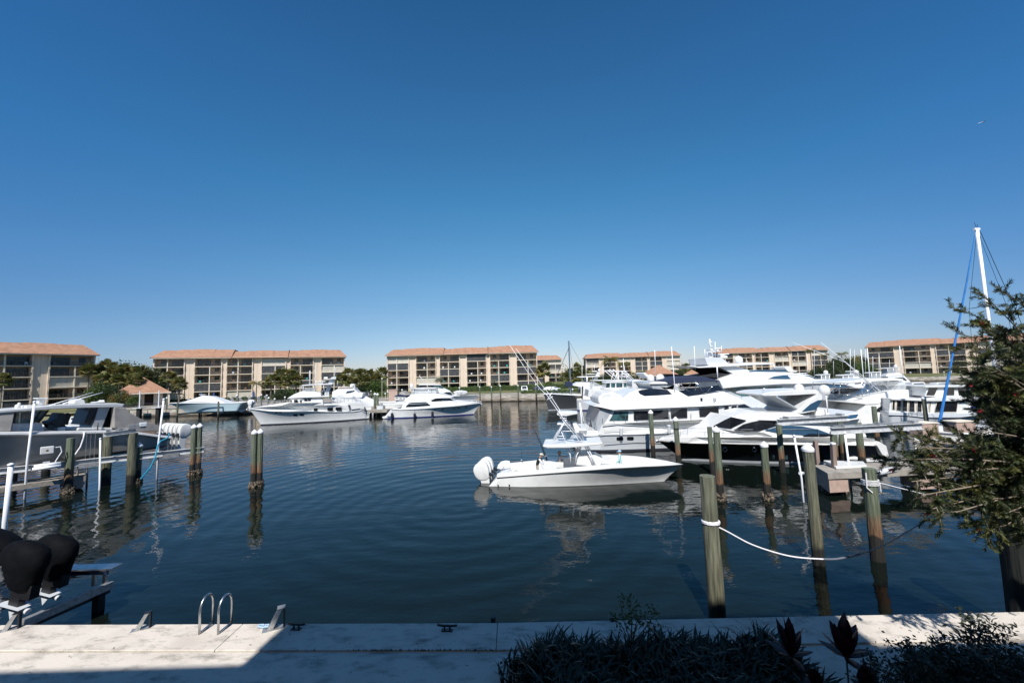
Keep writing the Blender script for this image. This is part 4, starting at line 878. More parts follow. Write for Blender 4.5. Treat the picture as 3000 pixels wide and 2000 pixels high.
b.body('flybridge_enclosure', [(705, 372), (690, 270), (930, 262), (1175, 258), (1200, 352), (1010, 358)], .95, 'clear_vinyl', lean=.1, bevel=0); b.body('hardtop', [(660, 262), (670, 250), (930, 240), (1190, 240), (1195, 258), (900, 270)], .75, 'gelcoat')
for x in (745, 1045): b.tube('enclosure_post', [(x, 365), (x, 262)], .06, .92, 'pipe_white', mirror=True)
b.pane([(595, 620), (660, 540), (720, 528), (1000, 518), (1050, 560), (1097, 590), (800, 612)], 'cab'); b.pane([(1092, 487), (1180, 446), (1300, 440), (1470, 440), (1545, 492), (1300, 505), (1120, 510)], 'cab', out=.05)
b.tube('window_rail', [(600, 585), (660, 560), (1020, 545)], .03, lambda S_, z: b.bodies['cab'](S_, z)-.1, 'gelcoat_cool')
for x, y in ((1174, 672), (1320, 661), (1553, 648), (1640, 638), (1788, 628)): hp(b, x, y, 24, 7, out=.06)
b.tube('hull_line', [(330, 750), (800, 722), (1300, 690), (1700, 664)], .025, b.tside(.01), 'gelcoat_grey')
for x, y0, y1 in ((325, 735, 830), (772, 745, 828), (1122, 710, 802)):
    o = b.tube('fender', [(x, y0), (x, y0+8), (x, y1-8), (x, y1)], .20, -.12, 'fender_navy', n=10); b.tube('fender_line', [(x, y0), (x-2, y0-90)], .015, .0, 'canvas_navy', parent=o)
b.dome((710, 200), 38, 2.4, 'radar_dome', tall=1.2); b.tube('antenna', [(985, 152), (860, 0)], .03, 1.5, 'pipe_white'); b.body('swim_platform', [(130, 830), (135, 808), (250, 800), (250, 830), (160, 848)], .3, 'gelcoat')
b.body('transom', [(215, 800), (298, 660), (350, 690), (330, 800)], .15, 'gelcoat'); b.body('flybridge_brim', [(370, 545), (380, 528), (560, 512), (600, 520), (560, 535)], .8, 'gelcoat')
b.rail('bow_rail', [(1150, 540), (1500, 505), (1800, 490), (2080, 500)], b.tf(.2, follow=True), .55, 9, mt='pipe_white'); b.tube('anchor', [(2060, 550), (2105, 560), (2090, 590), (2060, 600)], .09, b.hb-.2, 'alu')
# ---------------------------------------------------------------- yacht behind it
b = Boat('motor_yacht', 'white motor yacht with teal windscreen and a dinghy on its foredeck, behind the fendered one', 'yacht', (-27, 79), (-9.6, 84.5), 4.8, (1100, 1100, 6.72), world=True)
b.hull([(500, 520), (1100, 430), (1680, 395), (2035, 385)], 'gelcoat_cool', wl=(0, b.L), stripe='bluestripe', flare=1.6, s0=0)
b.body('cabin', [(750, 480), (790, 330), (1200, 330), (1480, 316), (1530, 372), (1680, 392), (1500, 420)], .3, 'gelcoat', lean=.1, key='cab', nose=(10, 16, .8)); b.pane([(1300, 385), (1345, 345), (1390, 322), (1470, 322), (1522, 370), (1420, 388)], 'cab', out=.1)
b.body('flybridge', [(780, 335), (790, 240), (1000, 232), (1330, 240), (1400, 268), (1470, 300), (1482, 318), (1200, 333)], .5, 'gelcoat', lean=.2, nose=(9, 15, 1)); b.body('flybridge_enclosure', [(1140, 240), (1140, 195), (1285, 188), (1335, 240)], .9, 'glass_teal', bevel=0, key='enc'); b.body('hardtop', [(830, 190), (860, 175), (930, 163), (1180, 165), (1290, 178), (1290, 190)], .8, 'gelcoat')
b.body('hardtop_arch', [(800, 240), (830, 182), (870, 180), (850, 240)], .8, 'hull_dark'); b.dome((905, 190), 18, 1.5, 'radar_dome', 'canvas_navy')
b.body('dinghy', [(1560, 385), (1550, 330), (1590, 305), (1700, 293), (1805, 308), (1818, 340), (1760, 368)], 1.3, 'cover_white', bevel=.12); b.rail('bow_rail', [(1540, 330), (1800, 350), (2030, 345)], b.tf(.2, follow=True), .7, 7)
b = Boat('covered_boat', 'small boat under a grey peaked tarpaulin on navy topsides, left of the fendered yacht', 'motorboat', (-25, 75), (-17.5, 75.5), 3, (1100, 1100, 6.72), world=True)
b.body('boat_deck', [(375, 402), (450, 365), (600, 385), (600, 418), (375, 418)], .15, 'canvas_navy'); b.body('deckhouse', [(400, 560), (400, 482), (640, 482), (640, 560)], .6, 'gelcoat_cool'); b.hull([(375, 562), (500, 560), (650, 556)], 'gelcoat', s0=0, s1=8, stripe=None); b.body('tarpaulin', [(440, 385), (520, 300), (600, 370), (640, 385)], .3, 'canvas_grey', lean=.4); b.body('bridge_box', [(375, 480), (378, 420), (600, 425), (600, 480)], .2, 'gelcoat', key='bb'); b.pane([(395, 450), (395, 435), (450, 437), (450, 452)], 'bb'); b.pane([(470, 455), (470, 440), (520, 440), (520, 455)], 'bb'); b.pane([(540, 455), (540, 442), (590, 442), (590, 455)], 'bb')
b = Boat('motor_yacht', 'white sports yacht stern-on behind the trawler, dark raked window', 'yacht', (-36, 84), (-26.5, 88), 4.4, (850, 1060, 7.127), world=True)
b.hull([(850, 760), (1200, 740), (1600, 720)], 'gelcoat', s0=0, stripe='bluestripe'); b.body('cabin', [(870, 740), (880, 620), (1000, 560), (1350, 570), (1420, 640), (1520, 650), (1500, 740)], .4, 'gelcoat', lean=.15, key='c'); b.pane([(1160, 655), (1190, 610), (1360, 590), (1330, 620), (1250, 645)], 'c'); b.body('hardtop', [(990, 560), (1010, 525), (1080, 515), (1340, 540), (1360, 575), (1100, 570)], .6, 'gelcoat', key='h'); b.pane([(1010, 548), (1030, 525), (1330, 530), (1300, 545)], 'h', 'teak', 'sunpad'); b.dome((1290, 495), 40, 1.5); b.tube('antenna', [(990, 520), (990, 390)], .03, 1, 'pipe_white'); b.body('arch', [(1240, 545), (1255, 465), (1340, 455), (1350, 545)], 1.6, 'gelcoat')
# ---------------------------------------------------------------- pilothouse yacht at right with twin domes
F_ = (0, 0, 1)
b = Boat('flybridge_yacht', 'long white yacht with a row of dark saloon windows, navy bimini and twin domes', 'yacht', (5.9, 33.9), (25.5, 36.7), 5.6, F_, world=True); h_ = b.hb
b.hull([(1745, 1277), (1760, 1274), (1901, 1271), (2100, 1262), (2330, 1235)], 'gelcoat_cool', s0=0, s1=21, wl=(0, 19.5), pt=2.6, pw=2.2, rub=('gelcoat_grey', .0, .05), flare=1.3)
b.body('topsides', [(1752, 1273), (1766, 1243), (1900, 1235), (2150, 1225), (2300, 1215), (2330, 1233), (2100, 1260), (1901, 1270)], .04, 'gelcoat', follow=True, key='top'); b.tube('side_rail', [(1766, 1243), (1900, 1235), (2150, 1226)], .035, -.02, 'gelcoat_grey')
b.body('cabin', [(1769, 1243), (1795, 1200), (2182, 1181), (2208, 1198), (2183, 1214), (2160, 1226), (1900, 1240)], .35, 'gelcoat', key='cab', nose=(b.conv((2150, 1200), .3)[0], b.conv((2208, 1198), .3)[0], 1.0))
b.body('aft_wing', [(1752, 1270), (1745, 1240), (1758, 1198), (1800, 1198), (1785, 1225), (1764, 1262)], .36, 'gelcoat_grey', key='wing')
for w in ([(1785, 1232), (1800, 1206), (1841, 1205), (1840, 1232)], ): b.pane(w, 'cab', 'glass_teal')
for w in ([(1856, 1204), (1901, 1203), (1902, 1231), (1857, 1232)], [(1911, 1202), (1958, 1200), (1960, 1228), (1911, 1230)], [(1964, 1198), (2013, 1196), (2014, 1225), (1966, 1227)], [(2047, 1195), (2105, 1192), (2106, 1219), (2050, 1222)], [(2121, 1190), (2135, 1189), (2136, 1211), (2122, 1213)], [(2142, 1188), (2158, 1187), (2160, 1207), (2144, 1209)], [(2161, 1186), (2181, 1183), (2207, 1197), (2182, 1211), (2163, 1211)]): b.pane(w, 'cab', frame=('gelcoat_grey', .022))
b.rail('deck_rail', [(1766, 1243), (1900, 1235), (2150, 1225), (2320, 1214)], b.tf(.12, follow=True), -.55, 12, mid=False)
for q in ((1820, 1250), (1960, 1244)): b.tube('fender', [q, (q[0], q[1]+6), (q[0], q[1]+22), (q[0], q[1]+27)], .14, -.18, 'gelcoat_cool', n=10)
b.tube('deck_seam', [(1770, 1262), (1900, 1256), (2100, 1248)], .012, .0, 'gelcoat_grey')
b.body('flybridge', [(1738, 1189), (1765, 1194), (1796, 1201), (1960, 1194), (2150, 1185), (2192, 1181), (2183, 1175), (2157, 1161), (2121, 1146), (2066, 1155), (2016, 1161), (1985, 1143), (1960, 1139), (1870, 1140), (1845, 1150), (1830, 1162), (1800, 1178), (1770, 1183)], .15, 'gelcoat', lean=.5, key='fly', nose=(b.conv((2120, 1180), .3)[0], b.conv((2192, 1180), .3)[0], 1.4))
b.pane([(1869, 1145), (1880, 1141), (1916, 1138), (1955, 1141), (1968, 1154), (1930, 1157), (1888, 1159), (1874, 1153)], 'fly', out=.04)
b.body('radar_arch', [(1901, 1121), (1927, 1120), (1958, 1121), (1976, 1126), (2016, 1161), (1984, 1160), (1952, 1134), (1930, 1130), (1968, 1156), (1922, 1152)], .75, 'gelcoat_grey', key='arch'); b.body('arch_top', [(1900, 1121), (1930, 1117), (1960, 1119), (1962, 1124), (1903, 1125)], .6, 'gelcoat')
b.dome((1906, 1107), 10.5, 1.6); b.dome((1934, 1107), 12, 2.6); b.body('searchlight_arm', [(1885, 1094), (1890, 1090), (1905, 1104), (1900, 1108)], 1.6, 'gelcoat')
b.body('bimini', [(1944, 1116), (1951, 1112), (1984, 1105), (2030, 1102), (2063, 1103), (2105, 1114), (2106, 1118), (2040, 1118), (1958, 1126)], .6, 'canvas_navy', bevel=.05); b.pane([(1990, 1144), (2012, 1140), (2104, 1127), (2119, 1142), (2070, 1150), (2016, 1160)], 'fly', 'glass_dark', 'windscreen', out=.03)
for pp in ([(2040, 1120), (2065, 1153)], [(2100, 1118), (2066, 1153)], [(1990, 1122), (2030, 1157)], [(2036, 1155), (2040, 1110)]): b.tube('bimini_frame', pp, .025, .6, 'chrome', mirror=True)
b.tube('antenna', [(1980, 1182), (1976, 1125), (1967, 1015)], .03, .5, 'pipe_white'); b.tube('antenna', [(1921, 1100), (1918, 1025)], .025, 2.6, 'pipe_white'); b.tube('antenna', [(1711, 1290), (1699, 1180)], .03, 1.0, 'pipe_white')
b.body('tender_cover', [(1753, 1180), (1752, 1165), (1765, 1152), (1797, 1147), (1822, 1158), (1828, 1180), (1800, 1186), (1775, 1189)], 1.2, 'cover_white', bevel=.15); b.body('life_raft', [(1845, 1183), (1846, 1172), (1900, 1170), (1901, 1182)], .9, 'cover_white', bevel=.1); b.body('crane', [(1824, 1185), (1824, 1162), (1830, 1160), (1831, 1185)], .9, 'gelcoat')
for x, y in ((1816, 1284.5), (1846.5, 1283.5)): hp(b, x, y, 10, 5, 'glass_dark', out=.13)
b.tube('hull_line', [(1770, 1294), (1900, 1291), (2000, 1290)], .02, .02, 'gelcoat_grey'); b.tube('cockpit_rail', [(1740, 1275), (1742, 1248), (1750, 1246)], .025, .5); b.tube('stern_line', [(1728, 1250), (1730, 1228), (1733, 1250)], .06, 1.5, 'black_metal')
b.body('cockpit', [(1715, 1290), (1720, 1262), (1752, 1262), (1756, 1285)], .3, 'gelcoat'); b.tube('flag_staff', [(1716, 1262), (1700, 1183)], .03, 2.2, 'pipe_white'); b.body('deck_hatch', [(2090, 1185), (2092, 1165), (2099, 1165), (2099, 1173), (2095, 1176)], .1, 'gelcoat_grey'); b.pane([(2051, 1165), (2058, 1165), (2058, 1175), (2052, 1175)], 'fly', nm if 0 else 'glass_dark', 'vent')
b.body('swim_deck', [(1690, 1318), (1700, 1300), (1760, 1296), (1760, 1318)], .3, 'gelcoat_cool')
# ---------------------------------------------------------------- black-hulled sports yacht
b = Boat('sports_yacht', 'sleek sports yacht with a glossy black hull and white top, bow to the left', 'yacht', (2606, 1358), (2000, 1347), 5.0, (1950, 1140, 3.136)); h_ = b.hb
b.hull([(2060, 620), (1990, 520), (1680, 514), (1000, 507), (500, 498), (200, 494), (-72, 474)], 'hull_black', wl=(.4, b.L), stripe='gelcoat_grey', pt=2.5, pw=2.0, flare=1.7)
b.body('upper_hull', [(1985, 516), (1680, 511), (1000, 504), (500, 495), (200, 491), (-75, 470), (0, 446), (250, 438), (830, 438), (1500, 444), (1850, 450), (1960, 480)], .02, 'gelcoat', follow=True, key='uh', bevel=.04)
b.body('stern_quarter', [(2045, 640), (1990, 600), (1940, 515), (1960, 478), (2030, 520), (2062, 650)], -.03, 'gelcoat'); b.body('foredeck', [(60, 446), (250, 395), (430, 350), (620, 392), (900, 402), (1010, 441), (830, 440)], .55, 'gelcoat', follow=True, lean=.3)
b.body('cabin', [(432, 352), (600, 248), (780, 278), (1020, 285), (1400, 295), (1500, 305), (1545, 425), (1500, 448), (1010, 442), (900, 400), (620, 385)], .45, 'gelcoat', lean=.15, key='cab', nose=(b.conv((900, 350), .4)[0], b.conv((430, 350), .4)[0], 1.2))
b.pane([(440, 338), (600, 252), (738, 283), (675, 316), (592, 360)], 'cab', out=.06, name='windscreen'); b.pane([(628, 372), (716, 320), (800, 297), (860, 287), (1010, 290), (1012, 335), (930, 360), (860, 380), (740, 386)], 'cab', out=.05)
b.pane([(912, 376), (1060, 332), (1150, 330), (1250, 338), (1400, 368), (1512, 410), (1400, 416), (1260, 420), (1060, 408)], 'cab', 'glass_blue', out=.05); b.pane([(1258, 432), (1310, 402), (1500, 412), (1512, 428), (1340, 446)], 'cab', out=.05)
b.body('flybridge', [(620, 252), (690, 226), (900, 214), (1200, 214), (1290, 246), (1500, 246), (1650, 236), (1795, 208), (1815, 216), (1785, 272), (1600, 298), (1020, 288), (780, 282)], .35, 'gelcoat', lean=.5, key='fly', nose=(b.conv((1000, 280), .4)[0], b.conv((620, 252), .4)[0], 1.6))
b.pane([(1590, 246), (1680, 236), (1772, 226), (1752, 260), (1690, 270)], 'fly', 'glass_blue', out=.03); b.pane([(1318, 225), (1325, 225), (1325, 235), (1318, 235)], 'fly', name='vent')
b.body('hardtop', [(883, 50), (900, 38), (980, 22), (1200, 10), (1385, 6), (1400, 40), (1200, 54), (1000, 62), (900, 62)], .7, 'gelcoat'); b.body('arch', [(1190, 217), (1300, 120), (1385, 58), (1402, 8), (1442, 62), (1440, 95), (1375, 200), (1260, 222)], .6, 'gelcoat', key='arch'); b.pane([(1250, 206), (1330, 135), (1400, 100), (1440, 97), (1382, 186)], 'arch', 'glass_blue')
b.body('mast_base', [(1400, 75), (1405, 45), (1495, 45), (1500, 75), (1470, 100)], 1.6, 'gelcoat_grey'); b.dome((1455, 8), 48, 1.9, 'satellite_dome', tall=1.05); b.dome((1225, -12), 40, 2.4, 'satellite_dome'); b.body('hardtop_strut', [(985, 58), (1010, 56), (1240, 185), (1215, 187)], .75, 'gelcoat_grey')
b.dome((905, 0), 12, 1.0, 'searchlight'); b.rail('bow_rail', [(0, 345), (200, 358), (700, 368), (1400, 366)], b.tf(.25, follow=True), .62, 9, r=.015, mid=False)
for x in (545, 815):
    k = hp(b, x, 553, 17, 17, 'glass_dark', out=.16); b.tube('porthole_ring', [(x+19*math.cos(a*math.pi/5), 553+19*math.sin(a*math.pi/5)) for a in range(11)], .022, b.tside(.05), 'chrome', parent=k)
for x in (988, 1108): hp(b, x, 625, 12, 20, 'glass_teal', out=.08, nm='window')
b.body('swim_platform', [(1850, 668), (1850, 640), (2060, 625), (2100, 635), (2100, 660)], .2, 'gelcoat'); b.tube('antenna', [(1490, 215), (1475, 60)], .04, .6, 'pipe_white'); b.body('sunpad', [(1380, 244), (1385, 190), (1500, 185), (1505, 244)], .9, 'nonskid'); b.body('aft_coaming', [(1500, 300), (1600, 296), (1790, 268), (1760, 330), (1850, 440), (1540, 440)], .5, 'gelcoat')
b.body('rigid_tender', [(1676, 640), (1700, 625), (1765, 618), (1790, 640), (1760, 655), (1700, 652)], .1, 'gelcoat', bevel=.08); b.tube('anchor', [(-60, 480), (-85, 470), (-78, 486)], .1, b.hb-.2, 'alu')
# ---------------------------------------------------------------- the tall yacht behind
b = Boat('superyacht', 'biggest white yacht, three decks high, with radar mast and swept arch', 'yacht', (21.5, 46), (50, 50), 7.0, (2000, 980, 5.88), world=True); h_ = b.hb
b.hull([(430, 1330), (1000, 1290), (2000, 1250), (3300, 1230), (4000, 1180)], 'gelcoat_cool', s0=0, s1=29, pt=2.6, flare=1.4); U = lambda x, y: ((x/3.92+50)*5.88, (y/3.92-20)*5.88)
b.body('main_deck', [(430, 1330), (430, 1180), U(270, 800), U(1600, 740), U(2000, 790), U(2300, 800), (3300, 1230), (2000, 1250)], .1, 'gelcoat_cool', follow=True, key='md'); b.body('saloon', [U(270, 800), U(260, 690), U(960, 640), U(1450, 640), U(1660, 650), U(1850, 725), U(1980, 790), U(1600, 760)], .8, 'gelcoat_grey', key='sal', nose=(b.conv(U(1440, 700), .8)[0], b.conv(U(1980, 700), .8)[0], 1.8))
b.pane([U(272, 696), U(380, 688), U(960, 672), U(900, 715), U(730, 745), U(500, 792)], 'sal', 'glass_teal'); b.pane([U(1440, 652), U(1640, 660), U(1740, 695), U(1830, 735), U(1700, 738), U(1530, 740)], 'sal', 'glass_blue')
b.body('upper_deck', [U(270, 696), U(222, 600), U(260, 575), U(400, 530), U(500, 515), U(640, 505), U(1000, 510), U(1260, 540), U(1370, 588), U(1600, 600), U(1800, 650), U(1900, 690), U(1830, 700), U(1690, 658), U(1450, 640), U(960, 645), U(500, 672)], .35, 'gelcoat', lean=.08, key='ud', nose=(b.conv(U(1000, 600), .8)[0], b.conv(U(1900, 650), .8)[0], 1.8), bevel=.06)
b.pane([U(785, 586), U(850, 558), U(960, 543), U(1100, 542), U(1260, 547), U(1358, 586), U(1000, 588)], 'ud', 'glass_blue'); b.body('hardtop', [(68, 536), (160, 532), (275, 550), (400, 545), (560, 515), (700, 515), (940, 497), (1100, 484), (1500, 484), (1600, 497), (1590, 510), (1300, 520), (940, 542), (560, 562), (280, 575)], .9, 'gelcoat', bevel=.08)
b.body('swept_arch', [(380, 402), (500, 388), (680, 400), (740, 450), (800, 498), (930, 545), (1080, 590), (1252, 645), (1100, 660), (900, 685), (780, 630), (660, 570), (560, 562), (430, 520)], 1.3, 'gelcoat_cool', key='arch'); b.body('aft_bulkhead', [(250, 715), (430, 690), (620, 660), (900, 690), (640, 760), (600, 740)], 1.2, 'vinyl_dark'); b.body('hardtop_shade', [(290, 575), (560, 566), (640, 600), (880, 690), (500, 690)], 2.2, 'canvas_black')  # last body: black block standing in for the shade under the hardtop
b.body('mast', [(468, 395), (478, 245), (530, 250), (535, 395)], 3.0, 'gelcoat'); b.tube('mast_pole', [(485, 260), (462, 78)], .09, 3.4, 'pipe_white'); b.tube('mast_yard', [(440, 297), (650, 290)], .06, 3.2, 'pipe_white'); b.tube('mast_yard', [(540, 242), (670, 232)], .07, 3.2, 'pipe_white'); b.tube('mast_yard', [(470, 130), (515, 125)], .05, 3.3, 'pipe_white'); b.tube('mast_yard', [(478, 200), (515, 198)], .05, 3.3, 'pipe_white')
b.body('radar', [(580, 350), (590, 335), (805, 322), (808, 340)], 3.1, 'gelcoat'); b.body('radar_pedestal', [(660, 400), (665, 345), (700, 343), (775, 365), (780, 400)], 3.0, 'gelcoat'); b.dome((500, 268), 22, 2.6); b.dome((602, 278), 22, 2.8); b.dome((962, 432), 66, 3.0, 'satellite_dome')
for x, y0, y1 in ((198, 200, 620), (380, 250, 400), (420, 290, 380), (558, 120, 390), (668, 195, 330)): b.tube('antenna', [(x+(18 if x < 300 else 3), y1), (x, y0)], .04, 2.0, 'pipe_white')
b.body('windscreen', [(1190, 640), (1180, 622), (1330, 606), (1770, 595), (1822, 636), (1500, 645)], .9, 'glass_blue', bevel=0); b.body('deck_crane', [(1755, 560), (1830, 556), (1862, 538), (1872, 570), (1905, 610), (1985, 628), (1960, 642), (1830, 640)], 2.2, 'gelcoat'); b.tube('hardtop_post', [(600, 745), (590, 520)], .07, .9, 'pipe_white'); b.tube('hardtop_post', [(1590, 600), (1560, 505)], .07, 1.0, 'pipe_white')
b.rail('aft_rail', [(1010, 1075), (1300, 1060), (1600, 1050)], .15, .9, 10)
# ---------------------------------------------------------------- convertible and aft-deck boats at right
K = (2280, 1000, 5.6)
b = Boat('sportfish_yacht', 'white convertible sport fisher with a long canopy and rounded windscreen cone', 'yacht', (27.5, 40), (46, 43), 5.2, K, world=True)
b.hull([(1000, 1390), (1400, 1360), (1800, 1340), (2300, 1250), (2900, 1180)], 'gelcoat_cool', s0=0, s1=19, flare=1.5)
b.body('cabin', [(1330, 1370), (1290, 1290), (1440, 1040), (1640, 1030), (1850, 925), (2352, 930), (2500, 1000), (2300, 1250), (1860, 1330)], .4, 'gelcoat', lean=.05, key='cab'); b.pane([(1570, 1158), (1640, 1085), (1730, 1040), (1830, 1015), (1832, 1142), (1700, 1152)], 'cab')
b.body('flybridge', [(930, 975), (1200, 985), (1350, 985), (1560, 882), (1700, 852), (1900, 805), (2030, 790), (2200, 792), (2280, 840), (2352, 900), (2360, 935), (1850, 930), (1640, 1030), (1440, 1035), (1250, 1010)], .5, 'gelcoat', lean=.15, key='fly', bevel=.08); b.body('canopy', [(930, 672), (1000, 655), (1150, 650), (1400, 612), (1900, 598), (2060, 616), (2045, 636), (1700, 648), (1200, 688)], .8, 'gelcoat')
b.body('windscreen_cover', [(1930, 800), (1990, 650), (2040, 648), (2210, 795)], 1.0, 'clear_vinyl', bevel=0)
for pp in ([(1375, 980), (1380, 665)], [(1600, 1000), (1350, 655)], [(1830, 940), (1500, 650)], [(1350, 870), (1650, 700)], [(1000, 860), (1020, 680)], [(1360, 900), (1100, 870)]): b.tube('canopy_frame', pp, .035, .8, 'chrome', mirror=True)
b.tube('outrigger', [(1830, 960), (1330, 520), (700, 15)], .035, .7, 'pipe_white', r2=.015); b.tube('outrigger', [(1800, 1000), (1100, 340), (235, 15)], .035, .9, 'pipe_white', r2=.015)
b.tube('antenna', [(1405, 660), (1355, 130)], .04, 1.5, 'pipe_white'); b.tube('antenna', [(1505, 640), (1460, 110)], .04, 2.5, 'pipe_white'); b.tube('antenna', [(2045, 600), (1990, 70)], .035, 2.0, 'pipe_white')
b = Boat('aft_cabin_yacht', 'white yacht with arched dark aft cabin opening, between black yacht and sport fisher', 'yacht', (25, 42), (38, 46), 4.8, K, world=True)
b.hull([(1000, 1330), (1600, 1300), (2100, 1240)], 'gelcoat_cool', s0=0, s1=13); b.body('cabin', [(640, 1300), (690, 900), (1000, 860), (1360, 960), (1460, 1060), (1420, 1300)], .5, 'gelcoat_grey', key='c', bevel=.1); b.pane([(1090, 1140), (1090, 1030), (1110, 1014), (1300, 1012), (1300, 1140)], 'c'); b.pane([(1330, 1150), (1330, 1020), (1420, 1045), (1465, 1080), (1410, 1180)], 'c'); b.pane([(1000, 1050), (1020, 1030), (1050, 1035), (1040, 1090), (1010, 1100)], 'c')
b.body('roof', [(900, 975), (1100, 985), (1250, 1010), (1450, 1050), (1300, 1000), (1120, 962)], .3, 'gelcoat'); b.body('stowed_enclosure', [(1080, 830), (1100, 770), (1300, 770), (1400, 790), (1580, 765), (1500, 830), (1380, 850)], .9, 'canvas_grey'); b.rail('aft_rail', [(880, 1040), (1100, 1070), (1250, 1100)], .2, .8, 5)
# ---------------------------------------------------------------- classic windowed trawler at right
K = (2600, 1000, 5.2275)
b = Boat('trawler_yacht', 'white trawler with five tall upright dark windows and a wooden-edged upper helm, right side', 'yacht', (2612, 1268), (2905, 1262), 4.8, K)
b.hull([(15, 1130), (300, 1140), (580, 1168), (1100, 1168), (1500, 1120)], 'gelcoat_cool', s0=0, rub=('darkstripe', .0, .035), pt=3)
b.body('topsides', [(15, 1128), (20, 1075), (580, 1100), (1250, 1095), (1500, 1090), (1490, 1120), (1100, 1165), (580, 1165), (300, 1138)], .03, 'gelcoat_cool', key='top'); b.body('cabin', [(25, 1078), (45, 885), (560, 885), (1250, 880), (1290, 1098), (580, 1102)], .3, 'gelcoat', key='cab')
for w in ([(75, 903), (117, 905), (115, 1045), (73, 1040)], [(140, 905), (210, 908), (208, 1060), (137, 1055)], [(233, 892), (307, 895), (305, 1068), (230, 1062)], [(330, 892), (418, 896), (418, 1080), (326, 1072)], [(452, 910), (527, 912), (527, 1078), (452, 1074)], [(570, 912), (592, 912), (592, 1058), (570, 1056)], [(635, 926), (668, 926), (655, 1082), (640, 1080)], [(752, 925), (900, 910), (1082, 908), (1060, 1080), (720, 1087)]): b.pane(w, 'cab', frame=('trim_white', .03))
b.body('roof_band', [(38, 872), (300, 875), (560, 880), (900, 842), (1180, 858), (1255, 882), (1250, 915), (560, 914), (45, 893)], .05, 'gelcoat'); b.body('pilothouse', [(575, 842), (605, 705), (640, 698), (1200, 690), (1270, 700), (1310, 838)], .7, 'gelcoat', key='ph'); b.body('pilothouse_roof', [(560, 690), (600, 678), (1280, 668), (1380, 676), (1370, 694), (600, 704)], .45, 'gelcoat')
for w in ([(592, 822), (640, 712), (767, 712), (716, 824)], [(865, 712), (1020, 710), (1022, 822), (872, 824)], [(1072, 708), (1245, 704), (1260, 822), (1095, 825)]): b.pane(w, 'ph')
b.rail('side_rail', [(320, 1090), (400, 1085), (560, 1100)], .0, .3, 3, mirror=False)
# ---------------------------------------------------------------- sailing boats
b = Boat('sailboat', 'sailboat at far right with a tall white mast and a rolled blue jib', 'sailboat', (42.5, 29.0), (29.0, 29.5), 3.4, (0, 0, 1), world=True)
b.hull([(3250, 1268), (3000, 1274), (2850, 1272), (2725, 1262)], 'gelcoat', s0=0, s1=13.4, rub=('hull_navy', .1, .03), flare=1.3); b.body('cabin_trunk', [(2800, 1272), (2830, 1256), (3150, 1250), (3200, 1268)], .8, 'gelcoat', key='c')
c = b.conv((2862, 672), 1.7); mx, mz = c[0], c[1]; MB().tube([(mx, 0, 1), (mx, 0, mz)], .11, 10).build('mast', 'pipe_white', b.root, smooth=True); mast_x = mx
MB().box(mx-.22, mx+.25, -.06, .06, mz-.05, mz+.1).build('masthead', 'pipe_white', b.root); MB().tube([(mx, 0, mz), (mx+.15, 0, mz+.55)], .012, 4).tube([(mx, 0, mz), (mx-.1, 0, mz+.4)], .012, 4).build('wind_vane', 'black_metal', b.root)
MB().tube([(mx, -1.15, 1+(mz-1)*.62), (mx, 1.15, 1+(mz-1)*.62)], .03, 6).tube([(mx, -.9, 1+(mz-1)*.33), (mx, .9, 1+(mz-1)*.33)], .03, 6).build('spreaders', 'alu', b.root)
jb = b.conv((2752, 1240), 1.7); MB().tube([(mx+.25, 0, mz-.5), (mx+(jb[0]-mx)*.3, 0, mz-(mz-jb[1])*.3), (mx+(jb[0]-mx)*.75, 0, mz-(mz-jb[1])*.75), (jb[0], 0, jb[1])], .03, 8, .095).build('rolled_jib', 'sail_blue', b.root)
MB().tube([(mx-.2, .05, mz-.2), (mx-5.5, 0, 1.6)], .018, 4).tube([(mx, -1.1, 1+(mz-1)*.62), (mx, 0, mz)], .012, 4).tube([(mx, 1.1, 1+(mz-1)*.62), (mx, 0, mz)], .012, 4).tube([(mx, -1.1, 1+(mz-1)*.62), (mx, -1.5, 1)], .012, 4).tube([(mx, 1.1, 1+(mz-1)*.62), (mx, 1.5, 1)], .012, 4).build('rigging', 'black_metal', b.root)
MB().tube([(mx-.15, 0, 3), (mx-.16, 0, mz-.3)], .035, 6).build('halyard_cover', 'sail_blue', b.root); MB().tube([(mx-.1, 0, 2.6), (mx-4.6, 0, 2.5)], .09, 8).build('boom', 'pipe_white', b.root)
K = (1600, 1060, 5.88)
b = Boat('sailboat', 'dark-hulled sailboat with a bare grey mast, bow pointing left near the far wall', 'sailboat', (18, 76.5), (6.3, 73.5), 3.9, K, world=True)
b.hull([(700, 590), (480, 578), (250, 565), (100, 555)], 'hull_dark', s0=0, s1=12.8, stripe='gelcoat_grey', flare=1.5, rub=('gelcoat', -.05, .09)); c = b.conv((405, 0), 1.9); mx = c[0]; c = b.conv((428, -365), 1.9); mz = c[1]
MB().tube([(mx, 0, 1.5), (mx, 0, mz)], .13, 8).build('mast', 'alu', b.root); MB().tube([(mx, -1.2, mz*.55), (mx, 1.2, mz*.55)], .04, 5).build('spreaders', 'alu', b.root); MB().tube([(mx+.1, 0, mz-1.5), (12.3, 0, 2)], .05, 5).tube([(mx, .02, mz), (.5, 0, 2)], .02, 4).tube([(mx, 1.2, mz*.55), (mx, 0, mz)], .02, 4).build('rigging', 'black_metal', b.root)
b.body('cabin_trunk', [(180, 565), (230, 545), (560, 545), (580, 580)], .8, 'gelcoat'); b.body('sail_cover', [(350, 420), (360, 340), (420, 340), (460, 370), (455, 420), (400, 430)], 1.6, 'canvas_navy'); b.rail('bow_rail', [(120, 500), (300, 505), (600, 520)], b.tf(.2, follow=True), .75, 7)
